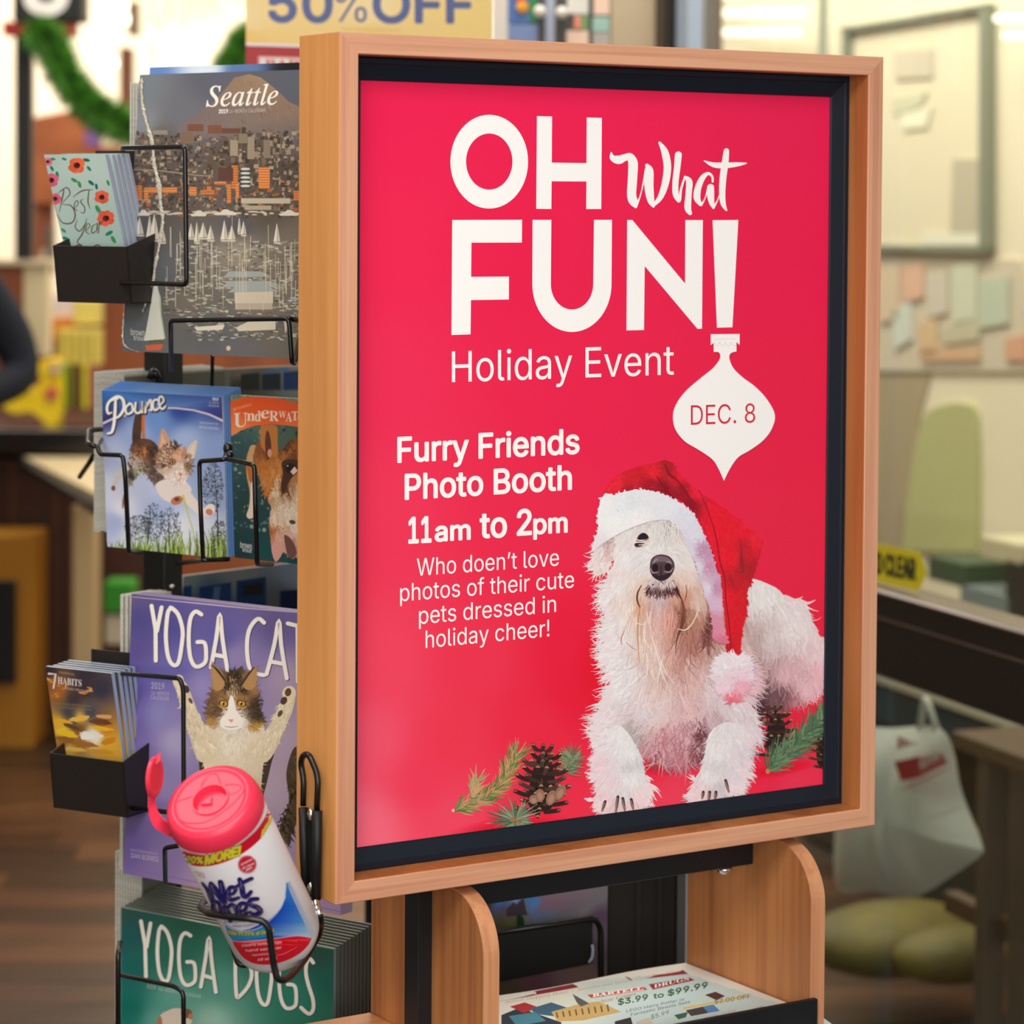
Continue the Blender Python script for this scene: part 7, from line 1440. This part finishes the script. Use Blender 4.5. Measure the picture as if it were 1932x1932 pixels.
# yellow decal on the glass
g = thing('door_decal', 'yellow arrow shaped stand clear decal on the door glass', 'sign', onv(1700, 1110, GA + gn * .0045, gn))
OD = GA + gn * .0042
pts = [(1600, 1013), (1655, 1025), (1736, 1042.5), (1749, 1081), (1733.5, 1116), (1655, 1098), (1600, 1086)]
MB().prism([onv(x, y, OD, gn) for x, y in pts], gn * .0006).obj('vinyl', mat('yellow_vinyl', (214, 200, 30), rough=.4), g)
A0 = onv(1800, 1130, OD + gn * .0008, gn); A1 = onv(1580, 1130, OD + gn * .0008, gn); A1[2] = A0[2]
da = Art(A1, (A0 - A1) / np.linalg.norm(A0 - A1), UP, np.linalg.norm(A0 - A1), .16, cell=.002)
da.text('STAND CLEAR', (1604, 1072), (1727, 1095), 37, (26, 32, 26), bold=.045, h2=40); da.build('lettering', INK, g)
# ---- vestibule beyond the glass
VO = at(1872, 400, 6.6); VO[2] = 0
vd = gd; vn = gn
vl = onv(1240, 400, VO, vn); vl[2] = 0; vr = VO - vd * 2.6
tag(MB().obox(vr - vn * .1, vd, vn, UP, np.linalg.norm(vl - vr) + 1.5, .1, 3.2).obj('wall_right', mat('vestibule_cream', (232, 218, 188), rough=.85)), kind='structure')
def onwall(name, label, cat, pts, m, th=.012, off=.0, part='panel', parent=None):
    P = [onv(x, y, VO + vn * off, vn) for x, y in pts]
    g = parent or thing(name, label, cat, min(P, key=lambda q: q[2])); MB().prism(P, vn * th).obj(part, m, g); return g
g = onwall('notice_board', 'large framed notice board on the vestibule wall', 'board', [(1611, 58), (1876, 14), (1876, 472), (1611, 466)], mat('board_paper', (226, 212, 180), rough=.8), .01)
GF = mat('grey_green_frame', (130, 134, 116), rough=.5)
for p in ([(1606, 52), (1880, 7), (1880, 17), (1606, 62)], [(1606, 460), (1880, 466), (1880, 478), (1606, 470)], [(1867, 16), (1880, 12), (1880, 475), (1867, 474)], [(1606, 52), (1616, 52), (1616, 468), (1606, 468)]): onwall('', '', '', p, GF, .03, .0, 'board_frame', g)
for k, (p, c) in enumerate((([(1690, 96), (1760, 90), (1760, 146), (1690, 150)], (206, 192, 168)), ([(1684, 186), (1750, 172), (1740, 200), (1690, 216)], (206, 202, 168)), ([(1800, 300), (1868, 300), (1868, 440), (1795, 440)], (190, 178, 152)), ([(1700, 215), (1760, 200), (1750, 240), (1705, 245)], (234, 228, 200)), ([(1682, 466), (1732, 466), (1732, 478), (1682, 478)], (190, 150, 84)), ([(1740, 440), (1865, 440), (1865, 462), (1740, 462)], (226, 220, 196)))): onwall('', '', '', p, mat('notice_%d' % k, c, rough=.8), .004, .012, 'pinned_sheet', g)
g = onwall('magazine_display', 'pastel magazine covers on the wall below the notice board', 'display', [(1655, 490), (1932, 490), (1960, 700), (1620, 700)], mat('display_back', (206, 192, 168), rough=.8), .01)
for k, (p, c) in enumerate((([(1660, 505), (1700, 500), (1698, 600), (1662, 610)], (214, 190, 160)), ([(1705, 505), (1745, 500), (1745, 560), (1705, 575)], (222, 176, 150)), ([(1750, 520), (1790, 510), (1790, 590), (1752, 600)], (206, 196, 176)), ([(1688, 590), (1720, 560), (1722, 640), (1690, 660)], (206, 210, 196)), ([(1735, 610), (1770, 600), (1770, 670), (1738, 672)], (214, 180, 140)), ([(1800, 500), (1845, 498), (1845, 600), (1800, 610)], (206, 206, 180)), ([(1850, 530), (1905, 520), (1905, 610), (1850, 620)], (190, 196, 172)), ([(1780, 620), (1850, 600), (1850, 640), (1780, 650)], (196, 186, 156)), ([(1900, 640), (1940, 630), (1940, 680), (1900, 680)], (214, 160, 130)), ([(1740, 660), (1850, 655), (1850, 680), (1740, 682)], (212, 170, 132)))): onwall('', '', '', p, mat('cover_%d' % k, c, rough=.7), .006, .011, 'magazine', g)
onwall('green_panel', 'pale green rounded panel low on the vestibule wall', 'panel', catmull([(1710, 1040), (1725, 900), (1745, 800), (1775, 768), (1830, 762), (1850, 800), (1850, 1040)], 5), mat('pale_green', (182, 180, 124), rough=.7), .012)
onwall('taupe_panel', 'taupe wall panel beside the green one', 'panel', [(1560, 700), (1760, 702), (1735, 800), (1712, 1040), (1560, 1040)], mat('taupe', (168, 150, 118), rough=.8), .004)
g = thing('vestibule_bench', 'grey bench with crates behind the door glass', 'bench', onv(1750, 1300, VO + vn * .35, vn))
MS = mat('grey_shelf', (150, 152, 136), rough=.6)
def vbox(name, px0, py0, px1, py1, off, dep, m, par=None, floor=False):
    xr = min(max(px0, 1720), px1); a = onv(px0, py1, VO + vn * off, vn); b = onv(px1, py1, VO + vn * off, vn); zt = onv(xr, py0, VO + vn * off, vn)[2]; a[2] = b[2] = onv(xr, py1, VO + vn * off, vn)[2]
    if floor: a[2] = 0
    return MB().obox(a, (b - a) / np.linalg.norm(b - a) * np.array([1, 1, 0]), -vn, UP, np.linalg.norm((b - a)[:2]), dep, zt - a[2], .003).obj(name, m, par)
vbox('seat_top', 1500, 1268, 1960, 1312, .45, .42, mat('pale_shelf', (190, 186, 164), rough=.5), g); vbox('front_board', 1500, 1316, 1960, 1380, .44, .04, mat('teal_board', (30, 56, 64), rough=.6), g)
vbox('base', 1500, 1380, 1990, 1930, .30, .26, mat('dark_green_base', (58, 60, 48), rough=.7), g, floor=True)
for k, (x0_, y0_, x1_, y1_, c, lb) in enumerate(((1750, 1046, 1822, 1092, (70, 86, 60), 'dark green crate on the vestibule bench'), (1810, 1100, 1905, 1160, (120, 130, 128), 'grey blue box on the vestibule bench'), (1896, 1050, 1990, 1180, (50, 44, 38), 'dark box at the right edge behind the glass'), (1850, 1010, 1930, 1050, (206, 194, 160), 'cream box on the vestibule bench'))):
    b = onv((x0_ + x1_) / 2, y1_, VO + vn * .30, vn); g2 = thing('crate', lb, 'crate', b); vbox('box', x0_, y0_, x1_, y1_, .30, .2, mat('crate_%d' % k, c, rough=.6), g2)
g = thing('stool', 'brown wooden stool in the vestibule behind the bag', 'stool', onv(1880, 1932, VO + vn * .8, vn) * np.array([1, 1, 0]))
vbox('seat', 1795, 1378, 1990, 1410, .9, .3, mat('brown_seat', (84, 62, 38), rough=.6), g); vbox('leg', 1835, 1410, 1866, 1990, .88, .04, mat('grey_brown_leg', (92, 78, 66), rough=.6), g, floor=True); vbox('leg', 1895, 1410, 1950, 1990, .88, .04, mat('grey_brown_leg', (92, 78, 66), rough=.6), g, floor=True); vbox('brace', 1780, 1680, 1990, 1720, .86, .03, mat('brown_seat', (84, 62, 38)), g)
g = thing('yellow_sack', 'olive yellow bags on the vestibule floor', 'bag', onv(1680, 1930, VO + vn * .7, vn) * np.array([1, 1, 0]))
MB().sphere(onv(1690, 1770, VO + vn * .8, vn), .16, 20, (1.25, .9, .42)).obj('bag', mat('olive_yellow', (96, 86, 28), rough=.6, noise=.2, nscale=8), g, smooth=True); MB().sphere(onv(1800, 1800, VO + vn * .8, vn), .1, 20, (1.3, .9, .5)).obj('bag', mat('olive_yellow', (96, 86, 28)), g, smooth=True)
MB().obox(pR - gn * 1.15 + UP * .001, gd, gn, UP, LW, 1.1, .012, .003).obj('floor_shade_sheet', mat('floor_shade_black', (28, 27, 25), rough=.95)); _mo = COL.objects['floor_shade_sheet']; tag(_mo, 'dark sheet added as shade over the vestibule floor behind the glass door', 'mat')  # dark sheet added to stand in for shade on this floor
# white carrier bag hanging just inside the glass
BG = mat('carrier_plastic', (206, 210, 200), rough=.45, spec=.5)
BO = GA - gn * .22 
cb_ = thing('carrier_bag', 'white store carrier bag with red lettering hanging behind the glass', 'bag', onv(1720, 1690, BO, gn))
outl = [(1600, 1376), (1680, 1374), (1775, 1374), (1800, 1440), (1822, 1520), (1850, 1590), (1852, 1612), (1800, 1650), (1725, 1693), (1650, 1682), (1580, 1676), (1575, 1560), (1585, 1450)]
PO = catmull(outl, 4, True); cen_ = np.mean(PO, 0); v = []; f = []; K = 9
for k in range(K + 1):
    t = k / K
    for i, p in enumerate(PO):
        q = cen_ + (p - cen_) * t; bul = (1 - t ** 2.4) * .055 + .008 * math.sin(q[0] * .07 + q[1] * .02) * (1 - t) + .006 * math.sin(q[0] * .16) * (1 - t)
        v.append(onv(q[0], q[1], BO, gn) + gn * bul)
m_ = len(PO)
for k in range(K): f += [(k * m_ + i, k * m_ + (i + 1) % m_, (k + 1) * m_ + (i + 1) % m_, (k + 1) * m_ + i) for i in range(m_)]
n0 = len(v); v += [p - gn * 2 * ((p - onv(*cen_, BO, gn)) @ gn) for p in v]; f += [tuple(n0 + j for j in q) for q in f]
MB().add(v, f).obj('film', BG, cb_, smooth=True)
for hx in (1612, 1745): MB().tube([onv(hx - 10, 1380, BO, gn), onv(hx, 1310, BO, gn), onv(hx + 24, 1380, BO, gn)], .006, .02, 8).obj('handle', BG, cb_, smooth=True)
A0 = onv(1900, 1720, BO + gn * .068, gn); A1 = onv(1560, 1720, BO + gn * .068, gn); A1[2] = A0[2] = min(A0[2], A1[2])
bgp = Art(A1, (A0 - A1) / np.linalg.norm(A0 - A1), UP, np.linalg.norm(A0 - A1), .36, cell=.004)
bgp.poly([(1687, 1437), (1730, 1428), (1736, 1466), (1700, 1474)], (178, 40, 52)); bgp.poly([(1730, 1428), (1778, 1408), (1788, 1440), (1736, 1466)], (196, 96, 100)); bgp.text('D', (1738, 1448), (1752, 1442), 19, (226, 214, 206), bold=.08); bgp.text('R', (1758, 1439), (1772, 1432), 18, (226, 214, 206), bold=.08)
bgp.text('BART', (1692, 1412), (1772, 1392), 26, (190, 90, 96), style='serifb', bold=.04); bgp.stroke([(1702, 1490), (1740, 1474), (1784, 1452)], 3, (206, 130, 130), 3); bgp.stroke([(1750, 1545), (1790, 1532), (1812, 1522)], 2, (206, 160, 156), 3)
# the lettering lies on the bulging film
bo = bgp.build('lettering', INK, cb_)
for k, (x0_, y0_, x1_, y1_, lb) in enumerate(((1368, 12, 1512, 38, 'upper glowing bar standing for a light reflected in the door glass'), (1362, 50, 1508, 74, 'lower glowing bar standing for a light reflected in the door glass'), (1880, 24, 1990, 46, 'upper glowing bar standing for a reflected light at the right edge above the notice board'), (1896, 58, 1990, 78, 'lower glowing bar standing for a reflected light at the right edge above the notice board'), (1300, -20, 1400, 2, 'glowing bar standing for a reflected light at the top beside the door stile'))):
    a = onv(x0_, (y0_ + y1_) / 2, GA - gn * 1.2, gn); b = onv(x1_, (y0_ + y1_) / 2, GA - gn * 1.2, gn); g = thing('light_or_reflection', lb, 'light', a)
    MB().tube([a, b], (y1_ - y0_) / 2 / 5200 * 5.2 * .7, 0, 12).obj('lamp', mat('reflection_glow', (255, 250, 232), emit=(255, 248, 226), estr=1.7), g, smooth=True)  # glowing bars stand in for store lights mirrored in the glass
g = item('door_closer_post', 'grey brown door post behind the glass', 'post', 1326, -100, 1360, 420, 6.3, .06, mat('taupe_post', (110, 96, 84), rough=.6), floor=True)
item('door_edge', 'grey green glass edge beside the vestibule wall', 'panel', 1545, -100, 1562, 140, 6.2, .03, mat('glass_edge', (176, 178, 160), rough=.4))
# ---- black fixture with the mountain calendar seen under the poster frame
fx = thing('slatwall_fixture', 'black display fixture standing behind the newspaper stand', 'fixture', at(1200, 1500, 3.35) * np.array([1, 1, 0]))
a = at(1146, 1700, 3.3); b = at(1276, 1700, 3.3); a[2] = b[2] = 0
MB().obox(a, (b - a) / np.linalg.norm(b - a), FW, UP, np.linalg.norm(b - a), .3, 1.02, .002).obj('side', mat('black_laminate', (24, 20, 17), rough=.55), fx)
for x in (1200, 1240): c = at(x, 1700, 3.297); c[2] = 0; MB().obox(c, RT, -FW, UP, .006, .004, 1.0).obj('groove', DK, fx)
c = at(1277, 1700, 3.3); c[2] = 0; MB().obox(c, RT, FW, UP, .011, .02, 1.02, .001).obj('edge_strip', mat('grey_strip', (98, 100, 104), rough=.5), fx)
def mtf(q): return np.clip(1.4 * shepard([(915, 1700, (60, 46, 44)), (945, 1702, (60, 110, 190)), (975, 1700, (90, 140, 210)), (1000, 1690, (70, 120, 200)), (1010, 1712, (80, 130, 200)), (950, 1720, (96, 76, 90)), (985, 1715, (110, 100, 110)), (940, 1745, (80, 84, 50)), (965, 1740, (90, 96, 56)), (990, 1735, (110, 112, 104)), (1030, 1700, (126, 96, 118)), (1050, 1710, (130, 106, 124)), (1070, 1690, (140, 120, 124)), (1100, 1695, (120, 124, 120)), (1080, 1725, (110, 110, 118)), (1130, 1680, (110, 110, 112)), (1135, 1730, (78, 62, 84)), (1050, 1740, (96, 104, 104)), (960, 1870, (60, 56, 44)), (1010, 1860, (80, 54, 66)), (1100, 1840, (92, 74, 70)), (1130, 1800, (70, 60, 70))], q), 0, 255)
U3 = RT * math.cos(math.radians(25)) + FW * math.sin(math.radians(25)); N3 = np.cross(UP, U3) * -1
N3 = N3 if N3 @ (CAM - at(1100, 1800, 3.1)) > 0 else -N3
Pm = at(870, 1990, 3.12)
def paint_mt(A):
    A.poly([(955, 1716), (968, 1702), (975, 1706), (988, 1692), (992, 1716), (996, 1726), (975, 1728), (955, 1730)], (92, 80, 92)); A.poly([(974, 1730), (980, 1724), (988, 1732), (990, 1748), (975, 1750)], (40, 84, 56)); A.poly([(1000, 1727), (1020, 1704), (1032, 1682), (1060, 1672), (1146, 1660), (1140, 1700), (1080, 1725), (1040, 1740)], None, cols=mtf(np.array([(1010, 1727), (1035, 1704), (1045, 1700), (1065, 1695), (1130, 1680), (1135, 1700), (1080, 1725), (1040, 1740)])))
    A.blob(972, 1697, 5, 3, (220, 226, 236))
wm = (at(1143, 1990, 3.2) - Pm) @ U3
calendar('wall_calendar', 'mountain landscape wall calendar behind the newspaper stand', Pm, 0, wm, .40, .006, mtf, u=U3, n=N3, paint=paint_mt)
fp = thing('wire_pocket', 'black wire pocket with a metal plate in front of the mountain calendar', 'holder', at(1040, 1820, 3.05))
q = [at(880, 1775, 3.03), at(1118, 1738, 3.10), at(1118, 1818, 3.10), at(880, 1865, 3.03)]
MB().prism(q, FW * .004).obj('plate', mat('black_plate', (22, 24, 28), rough=.4), fp)
MB().tube([at(880, 1768, 3.02), at(1122, 1732, 3.09), at(1134, 1750, 3.1), at(1133, 1990, 3.1)], .0038, .01, 8).obj('wire', WIRE, fp, smooth=True)
MB().tube([at(1117, 1782, 3.08), at(1119, 1792, 3.08), at(1117, 1808, 3.08), at(1111, 1816, 3.08)], .0018, .003, 6).obj('clip', mat('clear_clip', (150, 170, 190), rough=.2), fp, smooth=True)
# ---- person at the checkout, mostly outside the view
person = thing('person', 'person in a dark navy sweater standing at the checkout at the left edge', 'person', hor(7.2, -1.535, 0))
def skinned(name, pts, edges, m, par, lvl=2):
    me = bpy.data.meshes.new(name); off = np.array(par['_o']); me.from_pydata([tuple(np.array(p[0]) - off) for p in pts], edges, []); o = bpy.data.objects.new(name, me); COL.objects.link(o); o.parent = par
    md = o.modifiers.new('skin', 'SKIN'); md.use_smooth_shade = True
    for i, sv in enumerate(me.skin_vertices[0].data): sv.radius = (pts[i][1], pts[i][2] if len(pts[i]) > 2 else pts[i][1]); sv.use_root = i == 0
    ms = o.modifiers.new('sub', 'SUBSURF'); ms.levels = lvl; ms.render_levels = lvl; me.materials.append(m); o['_o'] = par['_o']; return o
pb = lambda d, l, z: hor(7.2 + d, -1.535 + l, z)
SW = mat('navy_knit', (20, 24, 36), rough=.95, bump=.3, bscale=300); SK = mat('skin', (206, 158, 130), rough=.5); TR = mat('dark_trousers', (34, 34, 40), rough=.8)
skinned('sweater', [(pb(0, 0, .95), .15, .11), (pb(0, 0, 1.15), .145, .11), (pb(0, 0, 1.32), .16, .10), (pb(0, 0, 1.40), .07, .07), (pb(0, .155, 1.345), .07), (pb(.02, .235, 1.20), .062), (pb(.0, .262, 1.115), .055), (pb(-.16, .13, 1.06), .045), (pb(-.22, .06, 1.06), .04), (pb(0, -.155, 1.345), .07), (pb(.0, -.22, 1.10), .055), (pb(-.2, -.14, 1.05), .045)], [(0, 1), (1, 2), (2, 3), (2, 4), (4, 5), (5, 6), (6, 7), (7, 8), (2, 9), (9, 10), (10, 11)], SW, person)
skinned('body', [(pb(0, 0, .95), .12, .10), (pb(0, .085, .88), .09), (pb(0, .09, .48), .062), (pb(0, .09, .10), .045), (pb(-.12, .09, .04), .04), (pb(0, -.085, .88), .09), (pb(0, -.09, .48), .062), (pb(0, -.09, .10), .045), (pb(-.12, -.09, .04), .04)], [(0, 1), (1, 2), (2, 3), (3, 4), (0, 5), (5, 6), (6, 7), (7, 8)], TR, person)
skinned('head', [(pb(0, 0, 1.40), .05), (pb(-.01, 0, 1.46), .055), (pb(-.02, 0, 1.52), .078, .07), (pb(-.015, 0, 1.58), .082, .075), (pb(-.01, 0, 1.63), .06, .06)], [(0, 1), (1, 2), (2, 3), (3, 4)], SK, person)
MB().sphere(pb(.012, 0, 1.575), .098, 20, (.98, 1.05, 1.1)).obj('hair', mat('brown_hair', (86, 54, 38), rough=.6, noise=.2, nscale=60), person, smooth=True)
MB().sphere(pb(-.095, 0, 1.535), .014, 10, (.8, 1, 1.2)).obj('nose', SK, person, smooth=True)
for s in (-1, 1):
    MB().sphere(pb(-.088, s * .032, 1.56), .009, 10).obj('eye', mat('eye', (40, 30, 26), rough=.2), person, smooth=True); MB().sphere(pb(-.01, s * .086, 1.54), .02, 10, (.6, .5, 1.3)).obj('ear', SK, person, smooth=True)
MB().sphere(pb(-.088, 0, 1.495), .012, 10, (1.2, 1.6, .5)).obj('mouth', mat('lips', (176, 100, 90), rough=.5), person, smooth=True)
for hx, s in ((pb(-.22, .06, 1.06), 1), (pb(-.2, -.14, 1.05), -1)):
    pts = [(hx, .032, .022), (hx - FW * .05 - UP * .01, .036, .018)]; ed = [(0, 1)]
    for k, (o_, l_) in enumerate(((-.024, .058), (-.008, .070), (.009, .066), (.024, .052))):
        b = hx - FW * .07 + RT * o_ - UP * .012; e1 = b - FW * l_ * .5 - UP * .01; e2 = e1 - FW * l_ * .4 - UP * .022; i0 = len(pts); pts += [(b, .0095), (e1, .009), (e2, .008)]; ed += [(1, i0), (i0, i0 + 1), (i0 + 1, i0 + 2)]
    b = hx - FW * .02 - RT * s * .03; e1 = b - FW * .035 - RT * s * .02 - UP * .01; i0 = len(pts); pts += [(b, .012), (e1, .009)]; ed += [(0, i0), (i0, i0 + 1)]
    skinned('hand', pts, ed, SK, person, 1)
